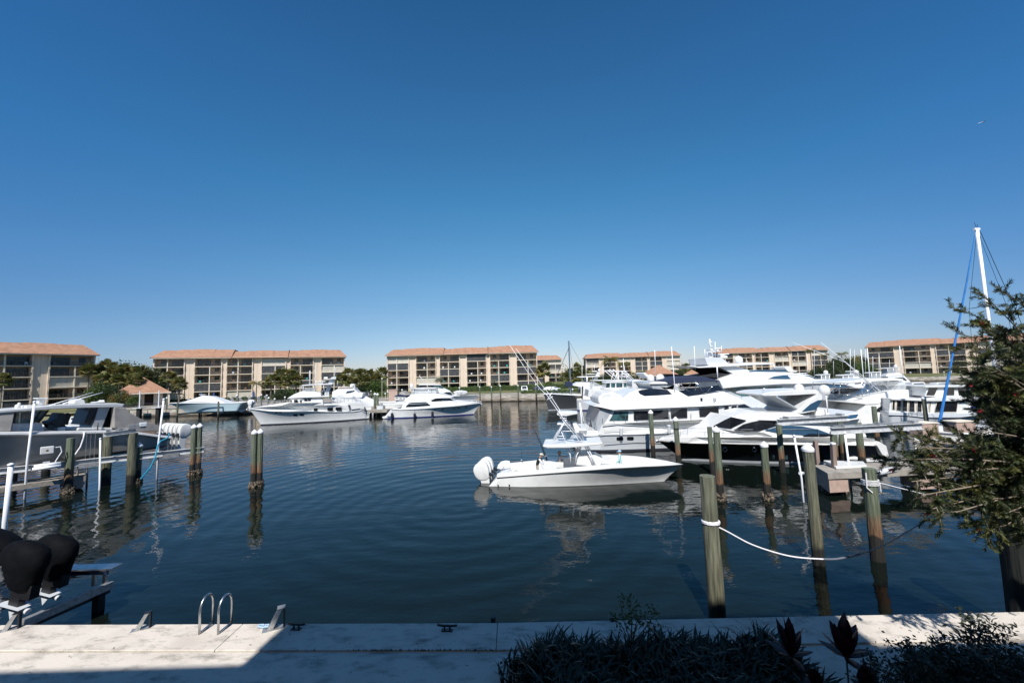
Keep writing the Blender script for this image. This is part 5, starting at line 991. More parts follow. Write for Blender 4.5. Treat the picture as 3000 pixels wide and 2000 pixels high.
b = Boat('catamaran', 'white power catamaran, square stern toward the dark sailboat', 'catamaran', (11.1, 71), (26, 71.5), 6.4, K, world=True)
b.hull([(485, 655), (700, 645), (900, 640), (1400, 640)], 'gelcoat_cool', s0=0, s1=16, pt=3, stripe='bluestripe'); b.pane([(800, 703), (935, 700), (940, 720), (850, 725)], lambda S_, z: -.02); b.pane([(825, 755), (845, 755), (845, 780), (825, 780)], lambda S_, z: -.02)
b.body('cabin', [(630, 640), (640, 430), (1010, 430), (1010, 480), (1100, 640)], .5, 'gelcoat', key='c'); b.pane([(848, 565), (900, 562), (900, 605), (848, 608)], 'c'); b.tube('cabin_line', [(645, 562), (860, 560)], .04, .48, 'darkstripe'); b.body('aft_wall', [(612, 640), (612, 430), (640, 430), (640, 640)], .6, 'vinyl_dark')
b = Boat('motor_yacht', 'white yacht with a raised hardtop on slim legs, behind the catamaran', 'yacht', (12, 77), (31, 79), 5.5, K, world=True)
b.hull([(560, 560), (900, 540), (1500, 530)], 'gelcoat', s0=0, s1=20); b.body('deckhouse', [(600, 560), (600, 432), (1000, 436), (1600, 470), (1600, 560)], .4, 'gelcoat', key='d'); b.body('flybridge', [(465, 405), (520, 370), (560, 348), (800, 352), (830, 372), (830, 432), (600, 432)], .5, 'gelcoat', lean=.2); b.body('hardtop', [(553, 262), (600, 250), (930, 238), (930, 252), (600, 268)], .9, 'gelcoat'); b.body('radar_mast', [(815, 320), (850, 262), (880, 180), (935, 170), (930, 185), (900, 260), (880, 320)], 2.2, 'gelcoat_cool'); b.dome((915, 140), 24, 2.4)
for x in (700, 712): b.tube('hardtop_post', [(x, 340), (x, 255)], .08, 1.0, 'pipe_white', mirror=True)
b.body('radar', [(700, 215), (705, 203), (850, 203), (850, 215)], 2.2, 'gelcoat'); b.body('radar', [(800, 165), (800, 152), (880, 150), (880, 162)], 2.2, 'gelcoat')
for x, y0, y1 in ((620, 50, 340), (690, 30, 340), (983, 70, 320), (832, 50, 160)): b.tube('antenna', [(x, y1), (x-2, y0)], .04, 1.3, 'pipe_white')
b = Boat('motor_yacht', 'white yacht with glazed flybridge enclosure just above the covered tender', 'yacht', (17, 62), (38, 63.5), 5.5, K, world=True)
b.hull([(800, 620), (1200, 600), (2000, 560)], 'gelcoat', s0=0, s1=21); b.body('deckhouse', [(720, 600), (735, 480), (1000, 482), (1600, 480), (1700, 500), (1700, 600)], .4, 'gelcoat', key='d'); b.pane([(1295, 553), (1350, 553), (1330, 566), (1295, 566)], 'd'); b.body('flybridge', [(990, 475), (1010, 445), (1560, 430), (1700, 445), (1720, 470), (1500, 490)], .5, 'gelcoat', key='f'); b.body('enclosure', [(1030, 450), (1040, 360), (1350, 352), (1400, 445)], .8, 'glass_teal', bevel=0, key='e'); b.body('hardtop', [(1025, 365), (1045, 345), (1300, 338), (1405, 345), (1400, 358)], .7, 'gelcoat')
for x in (1100, 1190, 1315): b.body('enclosure_post', [(x, 450), (x, 356), (x+20, 356), (x+20, 450)], .76, 'gelcoat')
b.dome((1455, 370), 50, 2.3, 'satellite_dome', tall=1.3); b.tube('antenna', [(1395, 345), (1330, 20)], .04, 1.0, 'pipe_white')
b = Boat('sportfish_yacht', 'sport fisher with a pipe tuna tower behind the glazed flybridge yacht', 'yacht', (14, 68), (34, 70), 5.2, K, world=True)
b.hull([(800, 560), (1400, 520), (2100, 500)], 'gelcoat', s0=0, s1=21); b.body('flybridge', [(800, 430), (815, 335), (950, 400), (1030, 405), (1030, 440)], .6, 'clear_vinyl', bevel=0); b.body('hardtop', [(810, 325), (820, 312), (1500, 308), (1520, 320), (1300, 330)], .8, 'gelcoat'); b.body('cabin', [(780, 480), (800, 420), (1600, 410), (1750, 440), (1760, 480)], .5, 'gelcoat')
for pp in ([(1180, 310), (1230, 180)], [(1300, 310), (1310, 160)], [(1520, 310), (1360, 160)], [(1490, 310), (1350, 200)], [(1060, 145), (1400, 160)], [(1380, 280), (1430, 200)], [(1060, 145), (1250, 300)], [(1150, 120), (1300, 280)], [(1310, 205), (1430, 205)], [(1300, 250), (1440, 250)]): b.tube('tower_leg', pp, .05, 1.2, 'pipe_white', mirror=True)
b.body('tower_top', [(1290, 170), (1300, 150), (1370, 150), (1380, 170)], 1.6, 'gelcoat'); b.body('tower_platform', [(1305, 215), (1310, 205), (1430, 203), (1430, 213)], 1.3, 'gelcoat'); b.body('funnel', [(1236, 310), (1242, 150), (1250, 150), (1258, 310)], 2.4, 'gelcoat'); b.dome((1295, 80), 12, 2.5); b.tube('antenna', [(1335, 160), (1330, -60)], .04, 1.8, 'pipe_white')
b = Boat('motor_yacht', 'white yacht whose black weathered bimini shows left of the navy one', 'yacht', (22, 56), (40, 57), 5.5, K, world=True)
b.hull([(1500, 600), (2500, 560), (3000, 540)], 'gelcoat', s0=0, s1=19); b.body('flybridge', [(1480, 430), (1480, 330), (1560, 300), (1760, 330), (2300, 330), (2300, 430)], .5, 'gelcoat', key='f'); b.pane([(1560, 375), (1540, 335), (1670, 330), (1690, 372)], 'f', 'glass_teal'); b.body('bimini', [(2030, 300), (2060, 230), (2150, 205), (2290, 215), (2400, 260), (2420, 300)], .9, 'canvas_black')
# generic small and distant craft -------------------------------------------------
def far_boat(label, x0, x1, ydeck, Y, kind, name='motor_yacht', cat='yacht', extras=(), bow=1):
    """x0..x1 photo columns of the stern and bow, ydeck the row of the sheer"""
    a, c = PD(x0, ydeck, Y), PD(x1, ydeck, Y+1.0); L = abs(c.x-a.x); k = L*FPX/Y
    b = Boat(name, label, cat, (a.x, Y), (c.x, Y+1.0), max(2.4, min(5, L*.27)), (0, 0, 1), world=True)
    ydeck = 1097-.0297*(x0-1500)+(6.7-kind.get('z', 1.35))*FPX/Y
    X = lambda f: x0+(x1-x0)*f; sc = abs(x1-x0); yy = lambda f: ydeck-sc*f - (X(0)*0)
    ty = lambda f, h: (X(f), ydeck-(x1-x0)*f*.03*1 - h*FPX/Y)   # h metres above deck
    b.hull([ty(0, -.1), ty(.5, .05), ty(1, .45)], kind.get('hull', 'gelcoat'), s0=0, s1=L, stripe='bluestripe', flare=1.5)
    h = kind.get('h', 1.7)
    b.body('cabin', [ty(.12, 0), ty(.16, h), ty(.60, h*1.02), ty(.78, h*.25), ty(.8, .1)], .35, 'gelcoat', key='c', lean=.1, nose=(L*.5, L*.8, .6))
    b.pane([ty(.2, h*.45), ty(.22, h*.85), ty(.57, h*.87), ty(.66, h*.5)], 'c')
    if kind.get('fly'):
        b.body('flybridge', [ty(.10, h), ty(.12, h+.75), ty(.45, h+.85), ty(.6, h+.1)], .5, 'gelcoat', lean=.15); b.body('hardtop', [ty(.08, h+2.0), ty(.12, h+2.15), ty(.46, h+2.2), ty(.5, h+2.05)], .6, 'gelcoat'); b.body('enclosure', [ty(.15, h+.8), ty(.15, h+2.0), ty(.42, h+2.0), ty(.46, h+.85)], .72, 'clear_vinyl', bevel=0)
        for f in (.14, .3, .44): b.tube('hardtop_post', [ty(f, h+.7), ty(f, h+2.0)], .05, .7, 'pipe_white', mirror=True)
    if kind.get('dome'): q = ty(kind['dome'], h+(2.5 if kind.get('fly') else .4)); b.dome(q, .34*FPX/Y, b.hb)
    for f, hh in kind.get('ant', ()): b.tube('antenna', [ty(f, h), ty(f-.01, h+hh)], .03, .8, 'pipe_white')
    if kind.get('out'):
        p0 = kind['out']; b.tube('outrigger', [ty(.4, h), (p0[0], p0[1])], .04, .8, 'pipe_white', r2=.015)
    return b
for a in [('white yacht with domes behind the superyacht bow', 2395, 2475, 1106, 66, dict(fly=1, dome=.3)), ('white yacht with a bow-down sheer right of the domes, behind the sport fisher canopy', 2455, 2560, 1112, 60, dict(fly=1, dome=.5, ant=((.35, 6),))),
          ('white flybridge yacht with two whip antennas behind the canopy', 2540, 2630, 1114, 72, dict(fly=1, ant=((.2, 5), (.4, 5)))), ('grey-hulled expedition yacht with stacked domes before the far right block', 2585, 2695, 1100, 95, dict(fly=1, hull='gelcoat_grey', dome=.35, h=2.2, ant=((.2, 4),))),
          ('low white cruiser right of the grey-hulled yacht, below the lawn', 2660, 2738, 1110, 80, dict(h=1.4)), ('small white boat with a dark canopy right of the sport fisher', 2650, 2720, 1122, 62, dict(h=1.2)),
          ('low white open boat nearest the lawn seawall', 2735, 2800, 1114, 84, dict(h=1.0)), ('white boat half behind the blue jib', 2700, 2790, 1128, 66, dict(h=1.2)), ('white cruiser behind the windowed trawler roof', 2790, 2900, 1132, 58, dict(h=1.1)),
          ('white flybridge boat in the distance right of the deck crane', 2330, 2400, 1098, 85, dict(fly=1, ant=((.5, 6), (.8, 7)))), ('white boat between the two blind towers of the distant yachts', 2480, 2560, 1100, 92, dict(fly=1, ant=((.3, 7), (.7, 7)))),
          ('white runabout tied at the far end of the marina', 2415, 2470, 1095, 110, dict(h=1.5, ant=((.5, 5),)))]:
    far_boat(*a)
far_boat('navy-hulled boat seen through the helm of the covered lift boat', 90, 265, 1268, 47, dict(hull='hull_navy', h=1.1), 'motorboat', 'motorboat', bow=1)
far_boat('low white skiff behind the lift boat, at the foot of the bank', 190, 280, 1240, 62, dict(h=.8), 'motorboat', 'motorboat')
# shrink-wrapped boat on a far lift
b = Boat('covered_boat', 'pale boat wrapped in a white cover on a lift beside the far terrace', 'motorboat', (-54.5, 80.5), (-69.5, 81.5), 3.3, (400, 960, 3.36), world=True)
b.hull([(890, 742), (700, 738), (560, 740), (370, 742)], 'hull_iceblue', s0=0, s1=15.5, wl=(1, 12), base=1.1, keel=-.35, stripe=None, flare=1.2, rub=('gelcoat', 0, .06)); b.body('shrink_cover', [(880, 742), (740, 676), (700, 672), (640, 668), (600, 684), (480, 722), (372, 742), (560, 740)], .1, 'gelcoat', follow=True, lean=.6, bevel=.1); b.body('radar', [(612, 660), (612, 655), (675, 655), (675, 660)], 1.4, 'gelcoat'); b.outboard(-.5, 1.3, 2.3, 1); b.outboard(-.5, 2.0, 2.3, 1)
lf = thing('boat_lift', 'four-post timber lift carrying the white-covered boat at the far terrace', 'boat lift', (-62, 82, 0))
for x in (-4.5, 3.6):
    for y in (-2.6, 3.0): MB().tube([(x, y, -2), (x, y, 3.1 if y < 0 else 3.6)], .16, 10).build('post', 'pile_old', lf)
    MB().bar((x, -2.7, .85), (x, 3.0, .85), .2, .3).build('cradle_beam', 'alu_dull', lf)
MB().bar((-4.6, -2.6, 3.15), (3.7, -2.6, 3.15), .1, .12).build('top_beam', 'alu_dull', lf)
# ================================================================= COVERED BOAT ON THE LIFT AT LEFT
b = Boat('covered_boat', 'centre console boat in grey canvas covers on the left lift, five white outboards', 'motorboat', (-26.9, 31.7), (-34.0, 20.9), 3.4, (0, 1140, 3.92), world=True); h_ = b.hb
def l1t(S_, z): return 0
b.hull([(2050, 545), (1880, 532), (1600, 492), (1260, 472), (900, 478), (500, 484), (0, 490), (-700, 470)], 'canvas_grey', s0=0, s1=15.5, wl=(0, 13.5), base=2.0, keel=-.3, stripe=None, pt=3.2, pw=2.2, flare=1.0, rub=('gelcoat', .12, .13), well=(.30, .7, .06, .8), deck='gelcoat')
for q in b.root.children:
    if q.name.startswith('hull'): q.data.materials[0] = MT['hull_taupe']
b.body('hardtop', [(-160, 262), (0, 238), (300, 213), (650, 178), (1000, 166), (1340, 158), (1435, 170), (1412, 205), (1000, 212), (560, 232), (100, 266), (-160, 285)], .35, 'gelcoat', bevel=.05)
b.body('console', [(130, 485), (142, 392), (480, 386), (512, 480)], .9, 'gelcoat_cool', key='con'); b.body('windscreen', [(160, 388), (178, 272), (360, 255), (552, 240), (442, 380)], .85, 'glass_teal', bevel=0, key='ws'); b.tube('screen_pillar', [(442, 384), (556, 238)], .05, .83, 'black_metal', mirror=True); b.tube('screen_pillar', [(380, 384), (470, 246)], .05, .83, 'black_metal', mirror=True); b.tube('screen_pillar', [(160, 390), (180, 268)], .04, .83, 'black_metal', mirror=True)
b.body('bow_cover', [(-700, 470), (-300, 300), (0, 262), (172, 264), (150, 380), (128, 484), (0, 488)], .25, 'canvas_grey', lean=.25, bevel=.06); b.body('rear_pillar', [(1128, 212), (1262, 208), (1205, 330), (1172, 442), (1062, 442), (1100, 330)], .6, 'gelcoat_grey'); b.body('rear_strut', [(1040, 212), (1128, 212), (1060, 330), (1010, 410), (960, 408)], .62, 'black_metal')
b.body('aft_cover', [(1312, 205), (1436, 208), (1500, 270), (1640, 350), (1850, 430), (1885, 480), (1600, 486), (1310, 445)], .30, 'canvas_grey', lean=.12, bevel=.05); b.body('aft_opening_shade', [(1232, 210), (1312, 206), (1312, 440), (1180, 435)], .75, 'canvas_black')  # second body: black block puts the shade inside the open enclosure into colour
for i in range(6): x = 1335+i*16; b.tube('canvas_fold', [(x, 212), (x+40+i*12, 330), (x+110+i*50, 445)], .025, lambda S_, z: .30+.06, 'canvas_grey')
b.body('aft_seat', [(890, 472), (905, 440), (1290, 440), (1300, 472)], .5, 'gelcoat')
for dx in (0, 60):
    b.body('helm_seat', [(590+dx, 400), (585+dx, 372), (660+dx, 350), (700+dx, 275), (735+dx, 270), (765+dx, 295), (735+dx, 370), (725+dx, 410), (690+dx, 405), (690+dx, 470), (650+dx, 470), (650+dx, 405)], .9+dx*.012, 'vinyl_dark', bevel=.04)
b.tube('rod_holder', [(1120, 470), (1128, 385)], .03, .4, 'black_metal'); b.tube('antenna', [(1380, 165), (1395, 10)], .02, 1.0, 'black_metal')
b.body('radar', [(428, 112), (432, 97), (560, 97), (562, 112)], 1.3, 'gelcoat'); b.body('radar_pedestal', [(440, 165), (450, 112), (530, 115), (520, 150), (490, 180)], 1.45, 'gelcoat'); b.dome((205, 195), 38, 1.4, 'searchlight'); b.dome((220, 165), 20, 1.5, 'camera_dome'); b.body('life_raft', [(845, 165), (855, 125), (930, 108), (970, 120), (985, 165)], 1.2, 'gelcoat', bevel=.06); b.body('roof_hatch', [(300, 210), (305, 185), (430, 180), (430, 200)], 1.0, 'gelcoat'); b.body('roof_light', [(1088, 155), (1100, 146), (1180, 138), (1200, 120), (1210, 150)], 1.3, 'gelcoat')
b.tube('outrigger', [(570, 185), (1068, 35)], .035, .5, 'pipe_white', r2=.02); b.tube('outrigger', [(720, 165), (1182, 35)], .035, 2.6, 'pipe_white', r2=.02); b.tube('outrigger_mount', [(640, 175), (700, 145)], .04, .7, 'black_metal')
for i in range(5): b.outboard(-.62, .34+i*.66, 2.72, 1.0, tilt=math.radians(-8))
b.tube('bow_line', [(970, 490), (960, 560), (925, 660), (870, 740), (820, 800)], .045, -.15, 'rope_white')
# lift structure
def pile(label, px, pyw, pyt, r, m='pile_wood', cap=True, grp=None, name='wood_piling', lean=0, barn=False, Y=None, zt=None, band=None, n=16):
    q = P(px, pyw, 0) if Y is None else PD(px, pyw, Y); q.z = 0
    zt = zt or PD(px, pyt, q.y).z; rn = random.Random(int(px*7+pyw)); t = thing(name, label, 'piling', (q.x, q.y, 0), rn.uniform(0, 6), grp)
    L = [( .0, 0, -2.2)]; k = 9; hx, hy = rn.uniform(-.03, .03)+lean, rn.uniform(-.03, .03); pts = []
    for i in range(k): f = i/(k-1); z = -2+(zt+2)*f; pts.append((hx*(z/3)+rn.uniform(-.008, .008), hy*(z/3), z))
    mb = MB(); 
    for i, p in enumerate(pts):
        rr = r*(1.06-.10*i/k)
        for j in range(n): a = 2*math.pi*j/n; w = rr*(1+.035*math.sin(j*2.4+i)+rn.uniform(-.012, .012)); mb.v.append((p[0]+w*math.cos(a), p[1]+w*math.sin(a), p[2]))
    for i in range(k-1):
        for j in range(n): mb.f.append((i*n+j, i*n+(j+1) % n, (i+1)*n+(j+1) % n, (i+1)*n+j))
    mb.f.append(tuple((k-1)*n+j for j in range(n))); mb.build('post', m, t, smooth=not cap and False)
    e = pts[-1]
    if cap: MB().lathe([(r*1.10, -.10), (r*1.14, -.02), (r*1.0, .03), (.02, .03+r*.95)], e, 16).build('cap', 'cap_cone', t)
    if barn:
        bm_ = MB()
        for i in range(150): a = rn.uniform(0, 6.28); z = rn.uniform(-.12, .32); w = r*1.05+rn.uniform(0, .10)*(1-abs(z)*1.5); s = rn.uniform(.03, .08); c = V((w*math.cos(a), w*math.sin(a), z)); bm_.ball(c, s, s*.7, s*1.2, 5, 3)
        bm_.build('barnacles', 'barnacle', t)
    if band: MB().lathe([(r*1.02, -.05), (r*1.16, -.02), (r*1.16, .03), (r*1.02, .06)], (hx*band/3, 0, band), 16).build('rope_band', 'rope_white' if r == .2 else 'black_metal', t)
    return t
PL = [('stout old lift piling at the left edge carrying the first winch beam', 33, 1412, 1300, .27, 'pile_old', 0, 0), ('green piling in front of the walkway ladder, crusted with oysters', 199, 1443, 1283, .21, 'pile_wood', 0, 1),
      ('stout old lift piling with a white pipe strapped to its left side', 309, 1420, 1278, .26, 'pile_old', 0, 0), ('stout old lift piling at the stern end of the second winch beam', 383, 1417, 1268, .26, 'pile_old', 0, 0), ('short white-capped piling with a looped line, below the covered boat stern', 402, 1413, 1304, .19, 'pile_wood', 1, 1),
      ('left one of the white-capped twin pilings off the outboards', 562, 1391, 1250, .17, 'pile_wood', 1, 1), ('right one of the white-capped twin pilings off the outboards', 580, 1388, 1247, .17, 'pile_wood', 1, 1),
      ('left one of the lone twin pilings standing in open water', 742, 1426, 1266, .165, 'pile_wood', 1, 1), ('right one of the lone twin pilings standing in open water', 760, 1423, 1264, .165, 'pile_wood', 1, 1)]
for l, x, w, t, r, m_, c, bn in PL: pile(l, x, w, t, r, m_, bool(c), barn=bool(bn), band=1.0 if x == 309 and 0 else None)
pile('hidden rear piling of the first winch beam, behind the power box', 134, 1380, 1288, .25, 'pile_old', False)
PR = [('massive grey-green weathered piling nearest the camera, tied with white rope', 2103, 1830, 1392, .20, 'pile_old', 0, 0, 2.62), ('tall white-capped piling in the middle of the slip, right of the massive one', 2400, 1652, 1312, .17, 'pile_old', 1, 0, None),
      ('thick piling wrapped in grey rope, right of the dock end', 2572, 1640, 1370, .20, 'pile_wood', 0, 0, None), ('white-capped piling before the hull windows of the black yacht', 2250, 1462, 1302, .17, 'pile_wood', 1, 1, None),
      ('capped piling at the black bow, rust-brown below', 2112, 1463, 1258, .17, 'pile_wood', 1, 1, None), ('slim piling paired close behind the capped one at the black bow', 2089, 1388, 1250, .15, 'pile_wood', 0, 0, None),
      ('white-capped piling with a black band, over the fishing boat bow', 1989, 1368, 1228, .17, 'pile_wood', 1, 0, 2.6), ('white-capped piling standing before the first saloon windows', 1914, 1335, 1207, .17, 'pile_wood', 1, 0, None),
      ('piling under the left end of the upper boat-lift beam', 2293, 1383, 1240, .17, 'pile_wood', 0, 0, None), ('piling under the left end of the lower boat-lift beam', 2450, 1375, 1265, .18, 'pile_wood', 0, 0, None),
      ('piling under the right end of the upper boat-lift beam', 2474, 1362, 1232, .16, 'pile_wood', 0, 0, None), ('piling under the middle of the lower boat-lift beam', 2528, 1378, 1238, .19, 'pile_wood', 0, 0, None),
      ('piling standing before the sport fisher stern, brown below', 2573, 1310, 1190, .17, 'pile_wood', 0, 0, None), ('brown piling between the two cabin window groups of the windowed trawler', 2720, 1280, 1165, .16, 'pile_old', 1, 0, None)]
for l, x, w, t, r, m_, c, bn, bd in PR: T_ = pile(l, x, w, t, r, m_, bool(c), barn=bool(bn), band=bd, n=22 if x == 2103 else 16)
big = pile('dark leaning piling in the shade of the bottlebrush at the lower right', 2975, 1850, 1480, .33, 'pile_dark', False, zt=3.4); big.location = (12.0, 9.95, 0)
PF = [('thin capped piling by the fence, left of the white-covered lift boat', 487, 1217, 1165, .16), ('capped piling before the trawler bow rail, leftmost', 693, 1213, 1158, .16), ('stout piling behind the trawler bow rail with white cap', 787, 1200, 1165, .22), ('short dark piling behind the trawler bow rail', 804, 1200, 1168, .18), ('capped piling near the trawler wheelhouse front', 834, 1198, 1163, .18), ('capped piling behind the trawler bow, by the pool steps', 765, 1207, 1156, .15),
      ('left one of the twin pilings between trawler stern and pink pier', 1098, 1216, 1154, .22), ('right one of the twin pilings between trawler stern and pink pier', 1106, 1217, 1155, .22), ('green piling beside the dark van', 1087, 1183, 1145, .14), ('thin mooring piling right of the yacht bow', 1407, 1180, 1133, .15), ('mooring piling right of the round silvery tree', 1441, 1181, 1133, .15), ('mooring piling below the middle of the hedge', 1467, 1180, 1130, .17), ('mooring piling just left of the white pickup', 1519, 1178, 1129, .16), ('mooring piling just right of the white pickup', 1571, 1176, 1126, .16),
      ('capped piling at the dark sailboat bow', 1673, 1196, 1137, .24), ('thin piling right of the dark sailboat piling', 1699, 1192, 1138, .20), ('piling right of the sailboat mast, behind the rail', 1679, 1176, 1140, .18)]
for l, x, w, t, r in PF: pile(l, x, w, t, r, 'pile_wood', True)
mat('beam_grey', (.52, .53, .54), .5, n=(5, (.36, .37, .38), .45, .7))
def beam(name, label, a, bb, w, h, m='beam_grey', cat='boat lift beam', grp=None, rollers=True):
    a, bb = V(a), V(bb); t = thing(name, label, cat, a, math.atan2(bb.y-a.y, bb.x-a.x), grp); L = ((bb-a).xy).length; dz = bb.z-a.z; mb = MB()
    mb.bar((0, 0, h/2), (L, 0, dz+h/2), w, .03).bar((0, 0, -h/2), (L, 0, dz-h/2), w, .03).bar((0, 0, 0), (L, 0, dz), .03, h-.03); mb.build('channel', m, t)
    if rollers:
        r = MB().tube([(.2, 0, h/2+.09), (L-.2, 0, dz+h/2+.09)], .035, 8); r.build('winch_shaft', 'alu_dull', t)
        for f in (.12, .5, .88): MB().box(L*f-.06, L*f+.06, -w/2, w/2, dz*f+h/2+.015, dz*f+h/2+.17).build('bearing', 'alu_dull', t)
    return t
t = beam('lift_beam', 'aluminium winch beam with a motor on the two nearest left lift pilings', PD(25, 1302, 24.6), PD(149, 1288, 26.5), .3, .26)
MB().box(1.6, 2.15, -.2, .2, .2, .52).box(2.2, 2.55, -.14, .14, .2, .42).build('winch_motor', 'alu_dull', t); MB().box(2.15, 2.5, -.25, .2, .3, .75).build('motor_cover', 'gelcoat_cool', t, bevel=.05)
t = beam('lift_beam', 'aluminium winch beam beside the covered boat cockpit, on the stout pilings', PD(302, 1273, 26.9), PD(398, 1260, 28.1), .3, .26)
MB().box(1.2, 1.7, -.2, .2, .2, .5).box(1.8, 2.1, -.14, .14, .2, .42).build('winch_motor', 'alu_dull', t); MB().box(1.75, 2.15, -.2, .2, .3, .6).build('motor_cover', 'gelcoat_cool', t, bevel=.05)
t = beam('lift_cradle', 'long aluminium cradle beam under the covered boat hull', PD(-60, 1386, 24.0), PD(597, 1316, 30.6), .28, .34, rollers=False)
for x in (4.5, 8.6): MB().box(x-.45, x+.45, -.3, .3, -.35, -.1).tube([(x, 0, -.1), (x, 0, 1.9)], .012, 4).tube([(x+.2, 0, -.1), (x+.2, 0, 1.9)], .012, 4).tube([(x-.2, 0, -.1), (x-.2, 0, 1.9)], .012, 4).build('cable_block', 'alu_dull', t)
wk = thing('boat_dock', 'narrow concrete walkway below the covered boat, with a steel ladder at its end', 'dock', (0, 0, 0)); a, c = V((-33, 21.2, .9)), V((-28.4, 26.9, .9)); d = (c-a).normalized(); nn = V((-d.y, d.x, 0))
MB().add([tuple(p+V((0, 0, z))) for z in (-.28, 0) for p in (a, c, c+nn*1.7, a+nn*1.7)], [(0, 3, 2, 1), (4, 5, 6, 7), (0, 1, 5, 4), (1, 2, 6, 5), (2, 3, 7, 6), (3, 0, 4, 7)]).build('slab', 'pier_concrete', wk)
e = c-d*.05; MB().add([tuple(p+V((0, 0, z))) for z in (-.75, -.282) for p in (e-d*1.0, e, e+nn*1.6, e-d*1.0+nn*1.6)], [(0, 3, 2, 1), (4, 5, 6, 7), (0, 1, 5, 4), (1, 2, 6, 5), (2, 3, 7, 6), (3, 0, 4, 7)]).build('pile_cap', 'stone_pink', wk)
lad = bpy.data.objects.new('ladder', None); COL.objects.link(lad); lad.parent = wk
for f in (.25, .75):
    p = c + nn*f*1.2 - d*.35; MB().tube([p, p+V((0, 0, .55)), p+V((0, 0, .75))+d*.12, p+d*.3+V((0, 0, .75)), p+d*.45+V((0, 0, .5)), p+d*.45+V((0, 0, -1.6))], .028, 8).build('handrail', 'chrome', lad, smooth=True)
for x in (-31.5, -29.0): 
    pass
bx = thing('power_box', 'white electrical box on the piling below the covered boat', 'electrical box', PD(138, 1318, 25.2), .9); MB().box(-.28, .28, -.14, .14, -.22, .22).build('box', 'gelcoat', bx, bevel=.03); MB().box(-.05, .05, -.148, -.14, -.06, .04).build('warning_sticker', 'flower_red' if 0 else 'leaf_coconut', bx); MB().box(-.14, .14, -.1, .1, -1.0, -.7).build('junction_box', 'gelcoat_cool', bx); MB().tube([(.28, 0, .1), (.55, 0, .12), (.62, 0, -.2), (.4, 0, -.7), (.3, 0, -1.1)], .03, 6).build('conduit', 'pipe_white', bx)
mb = MB(); q = PD(135, 1372, 25.0); t = thing('bumper_roll', 'white cushion rolls lying on the walkway below the power box', 'dock cushion', q, .85); MB().tube([(-.55, 0, .05), (.6, 0, .05)], .10, 10).build('roll', 'pipe_white', t, smooth=True); MB().tube([(-.5, .22, .18), (.6, .22, .18)], .10, 10).build('roll', 'pipe_white', t, smooth=True)
def pole(label, p0, p1, Y0, r, z0=None, nm='guide_pole'):
    a = PD(*p0, Y0); c = PD(*p1, Y0) if z0 is None else P(*p1, z0); t = thing(nm, label, 'pole', (c.x, c.y, 0))
    o = V((c.x, c.y, 0)); MB().tube([a-o, c-o, V((0, 0, -1.5))+(c-o)*0], r, 10).lathe([(r*1.3, -.02), (r*1.3, .05), (r*.4, .09)], a-o, 10).build('pipe', 'pipe_white', t, smooth=True); return t
pole('white guide pole rising in front of the covered boat windscreen', (101, 1178), (80, 1350), 25.0, .060); pole('white guide pole at the stern of the covered boat, with the blue hose', (480, 1170), (464, 1300), 29.0, .058); pole('thick white pipe nearest the camera at the far left', (32, 1362), (14, 1530), 17.0, .082); pole('thin grey pipe strapped to the stout lift piling', (294, 1286), (292, 1420), 26.6, .05)
hz_ = [PD(x, y, Y) for x, y, Y in ((497, 1270, 29.5), (490, 1283, 29.2), (470, 1292, 28.9), (462, 1305, 28.7), (455, 1340, 28.4), (440, 1370, 28.2), (413, 1402, 28.0))]
ho = MB().tube(hz_, .05, 8).build('hose', 'rope_blue'); tag(ho, 'bright blue hose hanging from the covered boat stern down to the water', 'hose')
# ================================================================= RIGHT SLIP: dock, beams, boxes
t = beam('lift_beam', 'upper galvanised winch beam crossing in front of the black yacht cabin', PD(2277, 1236, 24.6), PD(2482, 1224, 25.6), .3, .30)
t = beam('lift_beam', 'lower galvanised winch beam, nearer the camera, ending in the tree', PD(2433, 1262, 22.6), PD(2700, 1247, 23.2), .3, .34)
dk = thing('finger_pier', 'concrete finger pier with a pink-brown square end block in front of the black yacht', 'pier', (0, 0, 0)); ZP = .95
def quad_slab(p, z0, z1): return MB().add([(q.x, q.y, z) for z in (z0, z1) for q in p], [(0, 3, 2, 1), (4, 5, 6, 7), (0, 1, 5, 4), (1, 2, 6, 5), (2, 3, 7, 6), (3, 0, 4, 7)])
pa, pb, pc, pd_ = P(2383, 1362, ZP+.25), P(2425, 1386, ZP+.25), P(2760, 1368, ZP+.25), P(2700, 1350, ZP+.25)
quad_slab([pa, pb, pc+V((3, 0, 0)), pd_+V((3.5, .2, 0))], ZP-.05, ZP+.25).build('slab', 'pier_concrete', dk)
d1 = (pb-pa).normalized(); d2 = (pc-pb).normalized(); e0 = pa+d1*.05+d2*.05; e1 = pb-d1*.05+d2*.05
quad_slab([e0, e1, e1+d2*1.05, e0+d2*1.05], .22, ZP-.052).build('end_block', 'stone_pink', dk)
quad_slab([pb+d2*5.2+V((0, .1, 0)), pb+d2*6.4+V((0, .1, 0)), pb+d2*6.4+V((0, 1.2, 0)), pb+d2*5.2+V((0, 1.2, 0))], .1, ZP-.052).build('end_block', 'stone_pink', dk)
bb_ = MB(); rn = random.Random(3); c0 = e0.lerp(e1, .5)+d2*.5
bb_.tube([(c0.x, c0.y, -2), (c0.x, c0.y, .3)], .42, 12, .5)
for i in range(420): a = rn.uniform(0, 6.28); z = rn.uniform(-.25, .22); w = .46+rn.uniform(0, .14); s = rn.uniform(.03, .075); bb_.ball((c0.x+w*math.cos(a), c0.y+w*math.sin(a), z), s, s*.7, s*1.5, 5, 3)
bb_.build('oyster_crust', 'barnacle', dk)
